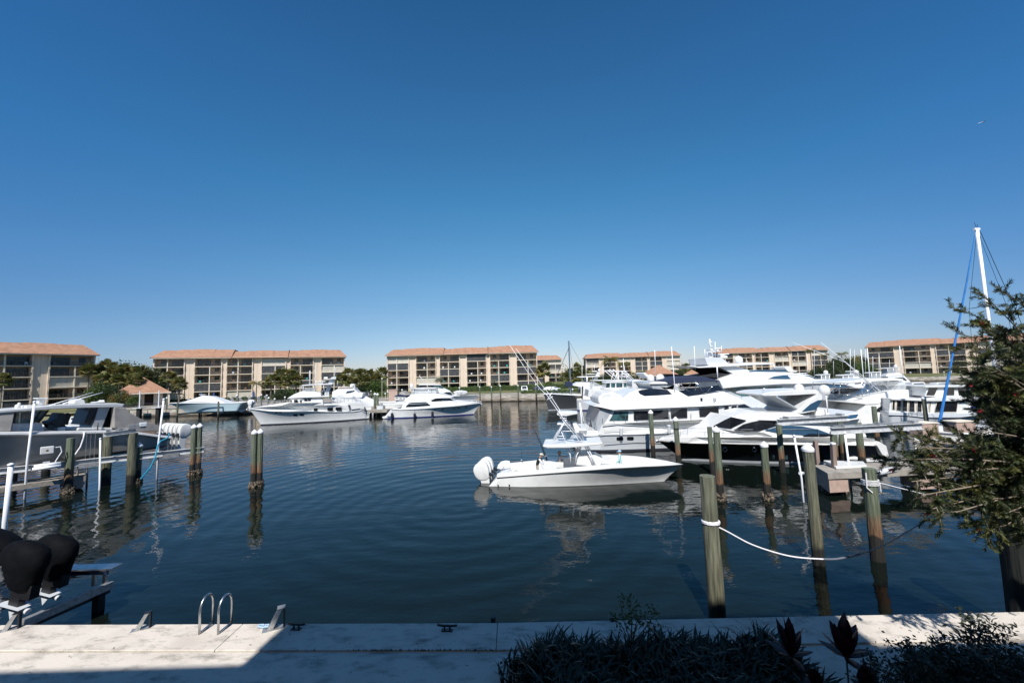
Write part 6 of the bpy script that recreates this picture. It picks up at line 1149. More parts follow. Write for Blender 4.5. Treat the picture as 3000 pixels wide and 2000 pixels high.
quad_slab([P(2412, 1352, ZP+.31), P(2450, 1372, ZP+.31), P(2540, 1367, ZP+.31), P(2530, 1355, ZP+.31)], ZP+.253, ZP+.40).build('dock_locker', 'gelcoat', dk, bevel=.04)
for l, x, w, t_, r in (('square brown timber post at the pier end, against the black hull', 2395, 1362, 1291, .085), ('white-capped brown timber leaning post in front of the pink block', 2447, 1408, 1303, .09)):
    a = PD(x, w, 21.9 if x > 2400 else 23.2); tp = PD(x-7, t_, a.y); o = thing('timber_post', l, 'post', (a.x, a.y, 0)); MB().bar((0, 0, a.z-.05), (tp.x-a.x, 0, tp.z), .19, .19).build('post', 'wood_plank', o)
    if x > 2400: MB().box(tp.x-a.x-.11, tp.x-a.x+.11, -.11, .11, tp.z+.002, tp.z+.14).build('cap', 'cap_cone', o, bevel=.05)
a = P(2345, 1462, 0); pole('slender white guide pole beside the capped piling before the black hull', (2327, 1278), (2348, 1400), 20.3, .045); pole('slender white guide pole right of the lift pilings', (2475, 1270), (2487, 1362), 22.5, .05)
ro = MB().tube([P(2345, 1386, 1.35)+V((0, 0, 0)), P(2352, 1386, 1.2)], .09, 8).build('float', 'pipe_white'); tag(ro, 'small white float on the slender guide pole', 'float')
fl = thing('dock_fender', 'white cylindrical fender hanging off the finger pier', 'fender', PD(2597, 1383, 20.6)); MB().tube([(-.42, 0, 0), (-.36, 0, .0), (.36, 0, .12), (.42, 0, .13)], .15, 12).build('cushion', 'gelcoat_cool', fl, smooth=True)
# ropes
def rope(label, pts, r, m='rope_white', k=10, nm='mooring_rope'):
    c = []
    for i in range(len(pts)-1):
        p0, p1, p2, p3 = pts[max(i-1, 0)], pts[i], pts[i+1], pts[min(i+2, len(pts)-1)]
        for j in range(k): t = j/k; c.append(.5*((2*p1)+(p2-p0)*t+(2*p0-5*p1+4*p2-p3)*t*t+(3*p1-p0-3*p2+p3)*t**3))
    c.append(pts[-1]); return tag(MB().tube(c, r, 8).build(nm, m, smooth=True), label, 'rope')
rope('white rope sagging from the massive near piling toward the right', [PD(x, y, Y) for x, y, Y in ((2098, 1540, 11.05), (2130, 1556, 11.0), (2200, 1593, 10.9), (2280, 1620, 10.8), (2340, 1632, 10.75), (2412, 1637, 10.7))], .019)
rope('dark blue sleeved length of the sagging rope, right of the white part', [PD(x, y, Y) for x, y, Y in ((2412, 1637, 10.7), (2455, 1636, 10.65), (2520, 1622, 10.6))], .028, 'hose_grey')
rope('grey weathered tail of the sagging rope rising to the bottlebrush tree', [PD(x, y, Y) for x, y, Y in ((2520, 1622, 10.6), (2590, 1596, 10.5), (2650, 1562, 10.3), (2720, 1518, 10.1), (2790, 1465, 9.9))], .016, 'canvas_grey')
q = P(2572, 1640, 0); zc = PD(2548, 1412, q.y).z
wr = thing('rope_coil', 'grey rope wound several times round the thick piling', 'rope', (q.x, q.y, zc)); MB().tube([(.23*math.cos(a*.5), .23*math.sin(a*.5), -.10+a*.004) for a in range(52)], .026, 6).build('coil', 'cover_white', wr); MB().tube([(-.2, -.1, .35), (-.23, -.12, -.15), (-.12, -.2, -.3)], .02, 6).tube([(.2, -.15, .0), (.22, -.14, -.3)], .02, 6).build('loose_end', 'rope_white', wr)
rope('white line from the thick wrapped piling to the pier under the tree', [V((q.x+.2, q.y, zc)), PD(2640, 1430, 14.6), PD(2720, 1450, 14.8)], .018)
rope('thin line from the massive piling to its white collar', [PD(2060, 1532, 11.06), PD(2080, 1535, 11.03), PD(2107, 1530, 11.05)], .03)
# pink lockers by the sailboat
for l, x0, y0, x1, y1, Y in (('pink-brown dock locker left of the blue jib foot', 2702, 1240, 2750, 1285, 25.5), ('second pink-brown dock locker right of the blue jib foot, in the leaves', 2800, 1235, 2860, 1268, 26.5)):
    a, c = PD(x0, y1, Y), PD(x1, y0, Y); t = thing('dock_locker', l, 'dock box', ((a.x+c.x)/2, Y+.4, a.z), .1); w = (c.x-a.x)/2; MB().box(-w, w, -.4, .4, 0, c.z-a.z).build('box', 'stone_pink', t, bevel=.02); MB().box(-w-.04, w+.04, -.44, .44, c.z-a.z, c.z-a.z+.06).build('lid', 'trim_white', t)
sl = quad_slab([P(2700, 1290, .9), P(2640, 1300, .9)+V((0, -1.2, 0)), P(2990, 1318, .9), P(2990, 1288, .9)], .55, .9)
t = thing('finger_pier', 'second pier at right carrying the pink lockers below the sailboat bow', 'pier', (0, 0, 0)); sl.build('slab', 'pier_concrete', t)
for x in (24.3, 27, 30): MB().tube([(x, 23.4, -2), (x, 23.4, .56)], .2, 10).build('support', 'pile_dark', t)
# centre pier by the trawler stern
t = thing('pier', 'concrete pier with piers and clutter between the trawler and the fendered yacht', 'pier', (0, 0, 0)); a, c = V((-25.3, 70.5)), V((-25.6, 104)); MB().box(-28.6, -22.4, 70.8, 104, .75, 1.15).build('slab', 'pier_concrete', t)
for y in (71.6, 76, 81, 86, 92): 
    for x in (-28, -25.5, -23): MB().tube([(x, y, -2), (x, y, .76)], .22, 8).build('support', 'pile_dark', t)
t = thing('pink_pillar', 'square pink stone pillar with a capstone on the centre pier', 'pillar', (-26.3, 88, 1.1)); MB().box(-.95, .95, -.5, .5, 0, 3.0).build('shaft', 'stone_pink', t); MB().box(-1.05, 1.05, -.6, .6, 3.0, 3.15).build('capstone', 'stone_pink', t)
rn = random.Random(9)
for i in range(9):
    x, y = rn.uniform(-28, -23), rn.uniform(72, 84); k = rn.choice(('gelcoat', 'stone_pink', 'gelcoat_cool', 'trim_white')); t = thing('dock_box', ['white dock box at the pier head', 'dock box second from the pier head', 'low dock box beside the twin pilings', 'dock box behind the twin pilings', 'dock box left on the centre pier', 'small dock box before the pink pillar', 'dock box right on the centre pier', 'tall dock box on the centre pier', 'dock box furthest along the centre pier'][i], 'dock box', (x, y, 1.15), rn.uniform(-.3, .3)); h = rn.uniform(.5, .9); MB().box(-.6, .6, -.35, .35, 0, h).build('box', k, t, bevel=.03); MB().box(-.64, .64, -.39, .39, h, h+.07).build('lid', 'gelcoat', t)
# far left pontoon frames before the terrace
for i, px in enumerate((407, 463)):
    q = PD(px, 1222, 84.0); t = thing('jetty_frame', ['white capped jetty frame left of the pavilion corner', 'white capped jetty frame right of the pavilion door'][i], 'jetty', (q.x, 84, 0), group='white jetty frames at the far wall'); MB().box(-.9, .9, -.6, .6, 2.0, 2.12).build('top', 'gelcoat_cool', t); MB().box(-.35, .35, -.3, .3, -1, 2.0).build('leg', 'pile_dark', t); MB().tube([(0, 0, 2.1), (0, 0, 5.6)], .09, 8).build('pole', 'pipe_white', t)
# ================================================================= PEOPLE ABOARD
def person(label, bt, s_, t, zd, joints, cols, cap=None, h=1.72, yaw=0):
    """one continuous skinned body; joints in metres, x forward (to the bow), y port, z up"""
    r = thing('person', label, 'person', bt.root.matrix_world @ V(bt.loc(s_, t, zd)) if 0 else (bt.c0 + bt.u*s_ + bt.n*(t-bt.hb) + V((0, 0, zd))), math.atan2(bt.u.y, bt.u.x)+yaw)
    J = dict(pelvis=(0, 0, .92), waist=(0, 0, 1.08), chest=(0, 0, 1.32), neck=(0, 0, 1.48), head=(0, 0, 1.58), crown=(0, 0, 1.68), kneeL=(.02, .10, .48), kneeR=(.02, -.10, .48), footL=(0, .11, .08), footR=(0, -.11, .08), toeL=(.14, .12, .03), toeR=(.14, -.12, .03),
             shL=(0, .19, 1.40), shR=(0, -.19, 1.40), elL=(.02, .25, 1.12), elR=(.02, -.25, 1.12), haL=(.10, .25, .88), haR=(.10, -.25, .88), hipL=(0, .09, .86), hipR=(0, -.09, .86)); J.update(joints)
    R = dict(pelvis=.135, waist=.125, chest=.15, neck=.055, head=.088, crown=.075, kneeL=.062, kneeR=.062, footL=.045, footR=.045, toeL=.035, toeR=.035, shL=.07, shR=.07, elL=.045, elR=.045, haL=.032, haR=.032, hipL=.09, hipR=.09)
    E_ = [('pelvis', 'waist'), ('waist', 'chest'), ('chest', 'neck'), ('neck', 'head'), ('head', 'crown'), ('pelvis', 'hipL'), ('pelvis', 'hipR'), ('hipL', 'kneeL'), ('hipR', 'kneeR'), ('kneeL', 'footL'), ('kneeR', 'footR'), ('footL', 'toeL'), ('footR', 'toeR'), ('chest', 'shL'), ('chest', 'shR'), ('shL', 'elL'), ('shR', 'elR'), ('elL', 'haL'), ('elR', 'haR')]
    ks = list(J); vs = [V(J[k]) for k in ks]; rs = [R[k] for k in ks]; es = [(ks.index(a), ks.index(b_)) for a, b_ in E_]
    for sd_ in 'LR':
        h_ = ks.index('ha'+sd_); d = (V(J['ha'+sd_])-V(J['el'+sd_])).normalized(); w = d.cross(V((1, 0, 0))).normalized() if abs(d.x) < .9 else V((0, 1, 0)); sg = 1 if sd_ == 'L' else -1
        for i in range(4):
            a = vs[h_]+d*.075+w*(i-1.5)*.022; vs += [a, a+d*(.045, .055, .05, .035)[i]+V((.012, 0, -.006))]; rs += [.010, .008]; es += [(h_, len(vs)-2), (len(vs)-2, len(vs)-1)]
        vs.append(vs[h_]+w*.05*sg+d*.035); rs.append(.011); es.append((h_, len(vs)-1))
    vs.append(V(J['head'])+V((.10, 0, -.005))); rs.append(.018); es.append((ks.index('head'), len(vs)-1))
    me = bpy.data.meshes.new('body'); me.from_pydata([tuple(v) for v in vs], es, []); o = bpy.data.objects.new('body', me); COL.objects.link(o); o.parent = r
    m1 = o.modifiers.new('skin', 'SKIN'); sk = me.skin_vertices[0].data if me.skin_vertices else None
    if sk is None:
        bm = bmesh.new(); bm.from_mesh(me); bm.verts.layers.skin.verify(); bm.to_mesh(me); bm.free(); sk = me.skin_vertices[0].data
    for v, q in zip(sk, rs): v.radius = (q, q)
    sk[0].use_root = True
    o.modifiers.new('smooth', 'SUBSURF').levels = 1; o.modifiers['smooth'].render_levels = 1
    # one continuous mesh; clothing by zones of the body (height above the deck)
    mt = bpy.data.materials.new('body_clothes'); mt.use_nodes = True; T = mt.node_tree; bs = T.nodes['Principled BSDF']; bs.inputs['Roughness'].default_value = .85
    tc = T.nodes.new('ShaderNodeTexCoord'); sp = T.nodes.new('ShaderNodeSeparateXYZ'); T.links.new(tc.outputs['Object'], sp.inputs[0]); mr = T.nodes.new('ShaderNodeMapRange'); mr.inputs[1].default_value = 0; mr.inputs[2].default_value = 2; T.links.new(sp.outputs[2], mr.inputs[0])
    cr = T.nodes.new('ShaderNodeValToRGB'); cr.color_ramp.interpolation = 'CONSTANT'; T.links.new(mr.outputs[0], cr.inputs[0]); T.links.new(cr.outputs[0], bs.inputs['Base Color'])
    z_n = J['neck'][2]-.0; st = [(0, cols[0]), (.10, cols[1]), (J['pelvis'][2]+.03, cols[2]), (z_n, MT['skin'].node_tree.nodes['Principled BSDF'].inputs['Base Color'].default_value[:3])]
    e = cr.color_ramp.elements; e[0].position = 0; e[0].color = (*st[0][1], 1); e[1].position = st[1][0]/2; e[1].color = (*st[1][1], 1)
    for z, c in st[2:]: q = e.new(z/2); q.color = (*c, 1)
    me.materials.append(mt)
    hd = V(J['head'])
    MB().ball(hd+V((-.025, 0, .05)), .098, .09, .085, 12, 8).build('hair', 'hair' if 'hair' in MT else 'vinyl_dark', r, smooth=True)
    for s_ in (-1, 1): MB().ball(hd+V((.085, .032*s_, .02)), .012, .014, .01, 6, 4).build('eye', 'black_metal', r)
    if cap:
        MB().lathe([(.112, 0), (.11, .045), (.085, .085), (.03, .108)], hd+V((0, 0, .045)), 14).add([tuple(hd+V(q)) for q in ((.07, -.08, .052), (.18, -.055, .04), (.195, 0, .04), (.18, .055, .04), (.07, .08, .052), (.07, 0, .075))], [(0, 1, 2, 5), (5, 2, 3, 4)]).build('cap', cap, r, smooth=True)
    return r
mat('hair', (.03, .02, .015), .8)
def at_boat(bt, q, t): return bt.conv(q, t)[0]
p1 = person('person in a white cap and black vest leaning over the tackle station', CC, at_boat(CC, (757, 740), 1.3), 1.3, .12, dict(pelvis=(-.06, 0, .88), waist=(0, 0, 1.04), chest=(.13, 0, 1.24), neck=(.19, 0, 1.38), head=(.25, 0, 1.47), crown=(.27, 0, 1.56), shL=(.12, .18, 1.31), shR=(.12, -.18, 1.31), elL=(.28, .24, 1.08), elR=(.28, -.24, 1.08), haL=(.48, .15, 1.0), haR=(.48, -.15, 1.0), hipL=(-.05, .09, .84), hipR=(-.05, -.09, .84)), ((.02, .02, .02), (.33, .29, .23), (.012, .013, .016)), 'cap_white')
MB().tube([(.12, -.18, 1.31), (.28, -.245, 1.08), (.42, -.18, 1.01)], .06, 8, .045).build('sleeve', 'cloth_white', p1, smooth=True); MB().tube([(.12, .18, 1.31), (.28, .245, 1.08), (.42, .18, 1.01)], .06, 8, .045).build('sleeve', 'cloth_white', p1, smooth=True)
p2 = person('person in a grey-brown hooded shirt and green trousers reaching to the hardtop frame', CC, at_boat(CC, (978, 760), 1.5), 1.5, .12, dict(elR=(.22, -.24, 1.42), haR=(.46, -.18, 1.46), elL=(.04, .25, 1.14), haL=(.14, .2, .92)), ((.25, .16, .1), (.14, .2, .18), (.42, .35, .31)))
MB().ball((-.02, 0, 1.6), .12, .11, .13, 12, 8).build('hood', 'cloth_tan', p2, smooth=True)
p3 = person('person in an aqua shirt and light blue cap standing in the bow', CC, at_boat(CC, (1568, 700), 1.55), 1.55, .15, dict(haL=(.16, .2, 1.0), haR=(.16, -.16, 1.02)), ((.3, .3, .3), (.45, .45, .45), (.38, .60, .60)), 'cap_blue', yaw=math.pi*.92)
# ================================================================= NEAR QUAY
def on_cap(px, py, z=1.2): return P(px, py, z)
lad = thing('dock_ladder', 'pair of curved aluminium ladder handrails on the sunlit quay', 'ladder', (0, 0, 1.2))
for x0, y0, x1, y1, xt, yt in ((584, 1857, 623, 1823, 604, 1746), (639, 1857, 678, 1824, 659, 1746)):
    a, c = on_cap(x0, y0), on_cap(x1, y1); d = c-a; a = a-V((0, 0, 1.2)); c = c-V((0, 0, 1.2)); a.z = c.z = 0; hgt = .74; pts = [a, a+V((0, 0, hgt*.62))]
    for i in range(1, 8): f = i/8; pts.append(a.lerp(c, .5-.5*math.cos(math.pi*f))+V((0, 0, hgt*.62+hgt*.36*math.sin(math.pi*f))))
    pts += [c+V((0, 0, hgt*.62)), c]; MB().tube(pts, .024, 10).build('handrail', 'alu', lad, smooth=True); MB().tube([a+V((0, 0, .02)), c+V((0, 0, .02))], .02, 8).build('foot_rail', 'alu', lad, smooth=True)
for z in (-.35, -.65, -.95): p, q = on_cap(623, 1823), on_cap(678, 1824); MB().tube([(p.x, p.y+.02, z), (q.x, q.y+.02, z)], .02, 8).build('rung', 'alu', lad)
def bracket(label, x0, y0, xt, yt, dark=False, k=.56):
    a = on_cap(x0, y0); t = thing('lift_bracket', label, 'bracket', a, .45); hh = .58; t.scale = (k*1.15, k*1.15, k)
    MB().box(-.20, .34, -.11, .11, 0, .012).build('base_plate', 'alu_dull', t); mb = MB()
    mb.add([(x, y, z) for y in (-.07, .07) for x, z in ((-.10, .012), (.06, .012), (.27, hh*.93), (.30, hh), (.17, hh))], [(0, 1, 2, 3, 4), (9, 8, 7, 6, 5), (0, 5, 6, 1), (1, 6, 7, 2), (2, 7, 8, 3), (3, 8, 9, 4), (4, 9, 5, 0)]); mb.build('brace', 'alu', t, bevel=.008)
    MB().box(.305, .345, -.085, .085, -1.0, hh+.01).build('upright', 'black_metal', t); MB().box(.15, .345, -.09, .09, hh+.012, hh+.03).build('top_pad', 'black_metal' if dark else 'alu_dull', t)
bracket('bracket with black upright at the far left corner of the quay', 18, 1845, 50, 1795, True); bracket('dark-topped aluminium bracket between the corner and the ladder', 405, 1843, 430, 1790, True); bracket('curved aluminium bracket right of the ladder, at the shadow edge', 793, 1842, 815, 1775, k=.70)
hz = on_cap(778, 1836); t = thing('line_coil', 'small tangle of pale blue and grey cord at the foot of the curved bracket', 'cord', hz); MB().tube([(.10*math.cos(i*.8)+.02*i-.15, .05*math.sin(i*.8), .025+.01*(i % 2)) for i in range(20)], .018, 6).build('cord', 'cap_blue', t)
def cleat(label, px, py, s=1):
    a = on_cap(px, py); t = thing('dock_cleat', label, 'cleat', a, -.1, 'black dock cleats'); MB().tube([(-.20*s, 0, .115), (-.10*s, 0, .10), (.10*s, 0, .10), (.20*s, 0, .115)], .024, 8).build('horn', 'black_metal', t, smooth=True); MB().box(-.11*s, .11*s, -.045, .045, 0, .02).build('base', 'black_metal', t); MB().tube([(-.06, 0, 0), (-.06, 0, .1)], .02, 8).build('post', 'black_metal', t); MB().tube([(.06, 0, 0), (.06, 0, .1)], .02, 8).build('post', 'black_metal', t)
cleat('black cleat just right of the curved bracket, in the shade', 868, 1842); cleat('black cleat in the middle of the shaded quay', 1310, 1846, 1.1)
for l, px in (('small black post top behind the quay edge, left one', 1444), ('small black post top beside the sapling', 1797)):
    a = on_cap(px, 1826); t = thing('fender_post', l, 'post', (a.x, a.y+.12, 0)); MB().tube([(0, 0, -1.5), (0, 0, 1.28)], .055, 10).build('post', 'black_metal', t)
# black covered outboards at lower left, hung on a boat outside the view
bo = thing('moored_boat', 'boat at the lower left corner with two outboards shrouded in black covers', 'motorboat', (-16.6, 11.9, 0), math.pi-.25)
def ocover(x, y, z, s, rot):
    o = bpy.data.objects.new('outboard_motor', None); COL.objects.link(o); o.parent = bo; o.matrix_parent_inverse = bo.matrix_basis.inverted(); o.location = (x, y, z); o.rotation_euler = (0, math.radians(-10), rot); o.scale = (s*1.16, s*1.05, s*.86)
    mb = MB(); n = 20; prof = [(.33, -.80), (.40, -.55), (.46, -.2), (.50, .08), (.51, .30), (.46, .50), (.36, .64), (.20, .73), (.03, .77)]
    for r_, z_ in prof:
        for j in range(n): a = 2*math.pi*j/n; w = 1+.06*math.sin(2*a)**2+.035*math.sin(3*a+z_*5)+.03*math.sin(9*a+z_*7)*(z_ < .5); mb.v.append((r_*1.05*w*math.cos(a)*(1.15 if z_ > -.2 else 1)+.10*z_, r_*.62*w*math.sin(a), z_))
    for i in range(len(prof)-1):
        for j in range(n): mb.f.append((i*n+j, i*n+(j+1) % n, (i+1)*n+(j+1) % n, (i+1)*n+j))
    mb.build('cover', 'canvas_black', o, smooth=True)
    MB().box(-.14, .14, -.09, .09, -1.45, -.9).build('leg', 'black_metal', o); MB().tube([(-.38, 0, -1.55), (.3, 0, -1.5), (.4, 0, -1.5)], .085, 10, .03).add([(-.1, -.012, -1.5), (.25, -.012, -1.5), (.1, 0, -1.95)], [(0, 1, 2)]).add([(-.3, -.2, -1.42), (.35, -.2, -1.38), (.35, .2, -1.38), (-.3, .2, -1.42)], [(0, 1, 2, 3)]).build('gearcase', 'gelcoat_cool', o)
    mb = MB()
    for a in (0, 2.1, 4.2): mb.add([(.36, .05*math.cos(a), -1.5+.05*math.sin(a)), (.40, .2*math.cos(a+.5), -1.5+.2*math.sin(a+.5)), (.34, .24*math.cos(a), -1.5+.24*math.sin(a)), (.33, .18*math.cos(a-.5), -1.5+.18*math.sin(a-.5))], [(0, 1, 2, 3)])
    mb.build('propeller', 'black_metal', o); MB().box(-.45, -.15, -.12, .12, -1.1, -.6).build('steering', 'black_metal', o)
q = PD(75, 1650, 10.9); ocover(q.x, q.y, q.z, .86, math.pi*.98); q = PD(165, 1625, 12.1); ocover(q.x, q.y, q.z, .86, math.pi*.98)
q = PD(-60, 1590, 13.0); mb = MB().ball((0, 0, 0), 2.2, .9, .75, 24, 12); o = mb.build('boat_cover', 'canvas_black', bo, smooth=True); o.matrix_parent_inverse = bo.matrix_basis.inverted(); o.location = q+V((-1.0, 0, -.25))
q = PD(-120, 1720, 12.6); mb = MB().ball((0, 0, 0), 2.3, 1.1, 1.0, 20, 10); o = mb.build('hull', 'hull_dark', bo, smooth=True); o.matrix_parent_inverse = bo.matrix_basis.inverted(); o.location = q+V((-1.6, 0, -.2))
# small lift cradle at lower left
t = thing('boat_cradle', 'low galvanised boat-lift cradle standing empty at the lower left', 'boat lift', (0, 0, 0))
c0_, c1 = PD(175, 1662, 12.9), PD(342, 1661, 12.9); d = (c1-c0_)
MB().box(c0_.x, c1.x, 12.72, 13.1, c1.z, c1.z+.04).build('top_plate', 'alu', t); MB().box(c0_.x, c1.x-.2, 12.80, 12.86, c1.z-.16, c1.z-.002).build('web', 'hull_navy', t)
for px in (278, 310): q = PD(px, 1670, 12.9); MB().bar((q.x, 12.9, q.z+.0), (q.x, 12.9, q.z-.45), .08, .1).build('hanger', 'alu', t)
MB().bar(PD(60, 1828, 10.6), PD(325, 1712, 13.0), .16, .20).build('rail', 'alu_dull', t); MB().bar(PD(60, 1836, 10.6), PD(322, 1722, 13.0), .05, .26).build('rail_web', 'black_metal', t); MB().bar(PD(290, 1740, 12.6), PD(290, 1740, 12.6)+V((0, 0, -2)), .2).build('leg', 'pile_dark', t)
# ================================================================= NEAR PLANTS
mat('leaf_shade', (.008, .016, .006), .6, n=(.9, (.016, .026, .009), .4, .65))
def blades(name, label, n, area, hgt, wid, m, seed, kind='stuff', cat=None):
    rn = random.Random(seed); mb = MB()
    for i in range(n):
        x, y, hs = area(rn); h = hgt*rn.uniform(.6, 1.15)*hs; az = rn.uniform(0, 6.28); d = V((math.cos(az), math.sin(az), 0)); sd_ = V((-d.y, d.x, 0)); ln = rn.uniform(.25, .85)*h; w = wid*rn.uniform(.7, 1.2); z0 = 1.17+rn.uniform(0, .35)*hs
        pr = []
        for k in range(5): f = k/4; p = V((x, y, z0))+d*ln*f**1.6+V((0, 0, h*(f-.28*f*f*(1+ln)))); ww = w*math.sin(math.pi*min(1, .25+f*.75))*(1 if k < 4 else .05); pr.append((p-sd_*ww/2, p+sd_*ww/2+V((0, 0, .01))))
        for k in range(4): mb.add([pr[k][0], pr[k][1], pr[k+1][1], pr[k+1][0]], [(0, 1, 2, 3)])
    o = mb.build(name, m, fix=False); tag(o, label, cat, kind=kind); return o
def clump(rn):
    while 1:
        x = rn.uniform(-.45, 5.0); y = rn.uniform(5.6, 8.05); edge = min((x+.55)/.9, 1, (8.25-y)/.5+.1, (5.3-x)/.8)
        if rn.random() < edge: return x, y, max(.55, min(1, edge))*(1+.12*math.sin(x*3))
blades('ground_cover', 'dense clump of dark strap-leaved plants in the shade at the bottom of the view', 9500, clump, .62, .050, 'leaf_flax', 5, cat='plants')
def leafy(label, name, base, tips, nleaf, ls, m, seed, stem='bark', cat='shrub', red=0, spread=.16):
    rn = random.Random(seed); t = thing(name, label, cat, base); st, lf, fl = MB(), MB(), MB()
    for tip in tips:
        T_ = V(tip)-V(base); mid = T_*.5+V((rn.uniform(-.08, .08), rn.uniform(-.08, .08), .06)); pts = [V((0, 0, 0)), mid*.5, mid, T_*.8, T_]; st.tube(pts, .012, 5, .003)
        for i in range(nleaf):
            f = rn.uniform(.35, 1)**.8; j = min(int(f*4), 3); p = pts[j].lerp(pts[j+1], f*4-j)+V((rn.gauss(0, 1), rn.gauss(0, 1), rn.gauss(0, 1)))*spread*(.35 if f > .9 else 1)*.5
            d = V((rn.gauss(0, 1), rn.gauss(0, 1), rn.gauss(.3, .6))).normalized(); w = d.orthogonal().normalized(); w = (w*math.cos(i)+d.cross(w)*math.sin(i)); s = ls*rn.uniform(.6, 1.2); lf.add([p, p+d*s*.5+w*s*.22, p+d*s, p+d*s*.5-w*s*.22], [(0, 1, 2, 3)])
    st.build('stems', stem, t); inst(mesh_of(lf, 'foliage', m, fix=False), 'foliage', t); return t
b0 = PD(1850, 1900, 7.9); b0.z = 1.6
leafy('leafy green sapling standing above the strap-leaved clump', 'sapling', b0, [PD(x, y, Y) for x, y, Y in ((1815, 1752, 7.9), (1838, 1745, 8.0), (1868, 1768, 7.9), (1912, 1770, 7.8), (1925, 1790, 7.9), (1795, 1800, 7.9), (1945, 1835, 7.9), (1850, 1790, 8.0), (1880, 1800, 8.0), (1830, 1810, 7.9))], 26, .085, 'leaf_sapling', 4, spread=.16)
rs = random.Random(8); tips = [PD(rs.uniform(2640, 3050), rs.uniform(1905, 2010), rs.uniform(5.9, 7.2)) for _ in range(60)]+[PD(x, y, 7.9) for x, y in ((2625, 1885), (2655, 1878), (2735, 1875), (2760, 1885), (2840, 1805), (2850, 1800), (2880, 1830), (2900, 1810), (2930, 1850), (2960, 1835), (2870, 1860), (2820, 1850))]
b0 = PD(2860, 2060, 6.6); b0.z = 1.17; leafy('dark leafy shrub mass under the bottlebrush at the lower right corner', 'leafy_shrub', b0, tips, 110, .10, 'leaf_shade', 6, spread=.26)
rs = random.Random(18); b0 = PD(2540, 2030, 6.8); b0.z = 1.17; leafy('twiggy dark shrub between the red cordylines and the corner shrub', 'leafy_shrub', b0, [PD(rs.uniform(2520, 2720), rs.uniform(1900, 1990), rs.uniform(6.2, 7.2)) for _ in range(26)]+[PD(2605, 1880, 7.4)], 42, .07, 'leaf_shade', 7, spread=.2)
def cordyline(label, px, pb, pt, Y, s, seed):
    rn = random.Random(seed); c = PD(px, pb, Y); t = thing('cordyline', label, 'plant', (c.x, Y, 1.17)); zc = c.z-1.17; MB().tube([(0, 0, 0), (.01, 0, zc+.05)], .014, 6).build('stem', 'bark', t); k = 17; top = PD(px, pt, Y).z-c.z; mb = MB()
    for i in range(k):
        f = i/(k-1); el = math.radians(86-78*f**1.3); az = i*2.4; d = V((math.cos(az)*math.cos(el), math.sin(az)*math.cos(el), math.sin(el))); L = top*rn.uniform(.75, 1)*(1-.30*f); sd_ = V((-math.sin(az), math.cos(az), 0)); upv = sd_.cross(d); w = .15*s*rn.uniform(.8, 1.1); pr = []
        for q in range(6): g = q/5; p = V((0, 0, zc+.06*(1-f)))+d*L*g+V((0, 0, -.16*L*g*g*f)); ww = w*math.sin(math.pi*(.08+.9*g))**.9; pr.append((p-sd_*ww/2+upv*.02*ww, p, p+sd_*ww/2+upv*.02*ww))
        for q in range(5): mb.add([pr[q][0], pr[q][1], pr[q+1][1], pr[q+1][0]], [(0, 1, 2, 3)]).add([pr[q][1], pr[q][2], pr[q+1][2], pr[q+1][1]], [(0, 1, 2, 3)])
    mb.build('leaves', 'leaf_ti', t, fix=False)
cordyline('dark red cordyline, the smaller one left of its twin', 2318, 1925, 1803, 7.0, 1, 1); cordyline('dark red cordyline, tallest, its leaves against the sunlit quay', 2478, 1925, 1800, 6.7, 1.3, 2); cordyline('low red cordyline at the bottom edge, left', 2390, 2010, 1960, 6.5, 1, 3); cordyline('low red cordyline at the bottom edge, right of the tallest', 2540, 2020, 1950, 6.3, 1, 4)
# bottlebrush tree
rn = random.Random(21); bt_ = thing('bottlebrush_tree', 'bottlebrush tree with dark fine leaves and red flowers hanging in from the right', 'tree', (11.8, 7.3, 1.17)); O = V((11.8, 7.3, 1.17))
wood_, lf, fl = MB(), MB(), MB(); base = V((11.8, 7.3, 1.17)); fork = V((11.4, 7.4, 4.2))
wood_.tube([base-O, V((11.7, 7.3, 2.6))-O, fork-O], .16, 10, .11)
def twig(a, d, L, depth):
    pts = [a]; dd = d.normalized(); n = 5
    for i in range(n): dd = (dd+V((rn.gauss(0, .13), rn.gauss(0, .13), rn.gauss(-.02, .12)))).normalized(); pts.append(pts[-1]+dd*L/n)
    wood_.tube([p-O for p in pts], .004+.004*depth, 4, .002)
    if depth:
        for i in range(3): twig(pts[rn.choice((2, 3, 4))], (dd+V((rn.gauss(0, .7), rn.gauss(0, .7), rn.gauss(0, .6)))).normalized(), L*.6, depth-1)
    nl = int(125*L/.45)
    for i in range(nl):
        f = rn.uniform(.15, 1.0)*n; j = min(int(f), n-1); p = pts[j].lerp(pts[j+1], f-j); ax = (pts[j+1]-pts[j]).normalized(); o = ax.orthogonal().normalized(); a_ = rn.uniform(0, 6.28); o = o*math.cos(a_)+ax.cross(o)*math.sin(a_); l = (o+ax*rn.uniform(.6, 1.2)).normalized(); s = rn.uniform(.045, .085); w = l.cross(ax).normalized()*.0055; lf.add([p-O-w*.5, p-O+l*s*.5-w-w*.2, p-O+l*s, p-O+l*s*.5+w], [(0, 1, 2, 3)])
    if rn.random() < .022:
        p = pts[-2]; ax = (pts[-1]-pts[-2]).normalized()
        for i in range(60): o = ax.orthogonal().normalized(); a_ = rn.uniform(0, 6.28); o = o*math.cos(a_)+ax.cross(o)*math.sin(a_); q = p+ax*rn.uniform(0, .07); w = ax*.003; fl.add([q-O-w, q-O+w, q-O+o*.028+w, q-O+o*.028-w], [(0, 1, 2, 3)])
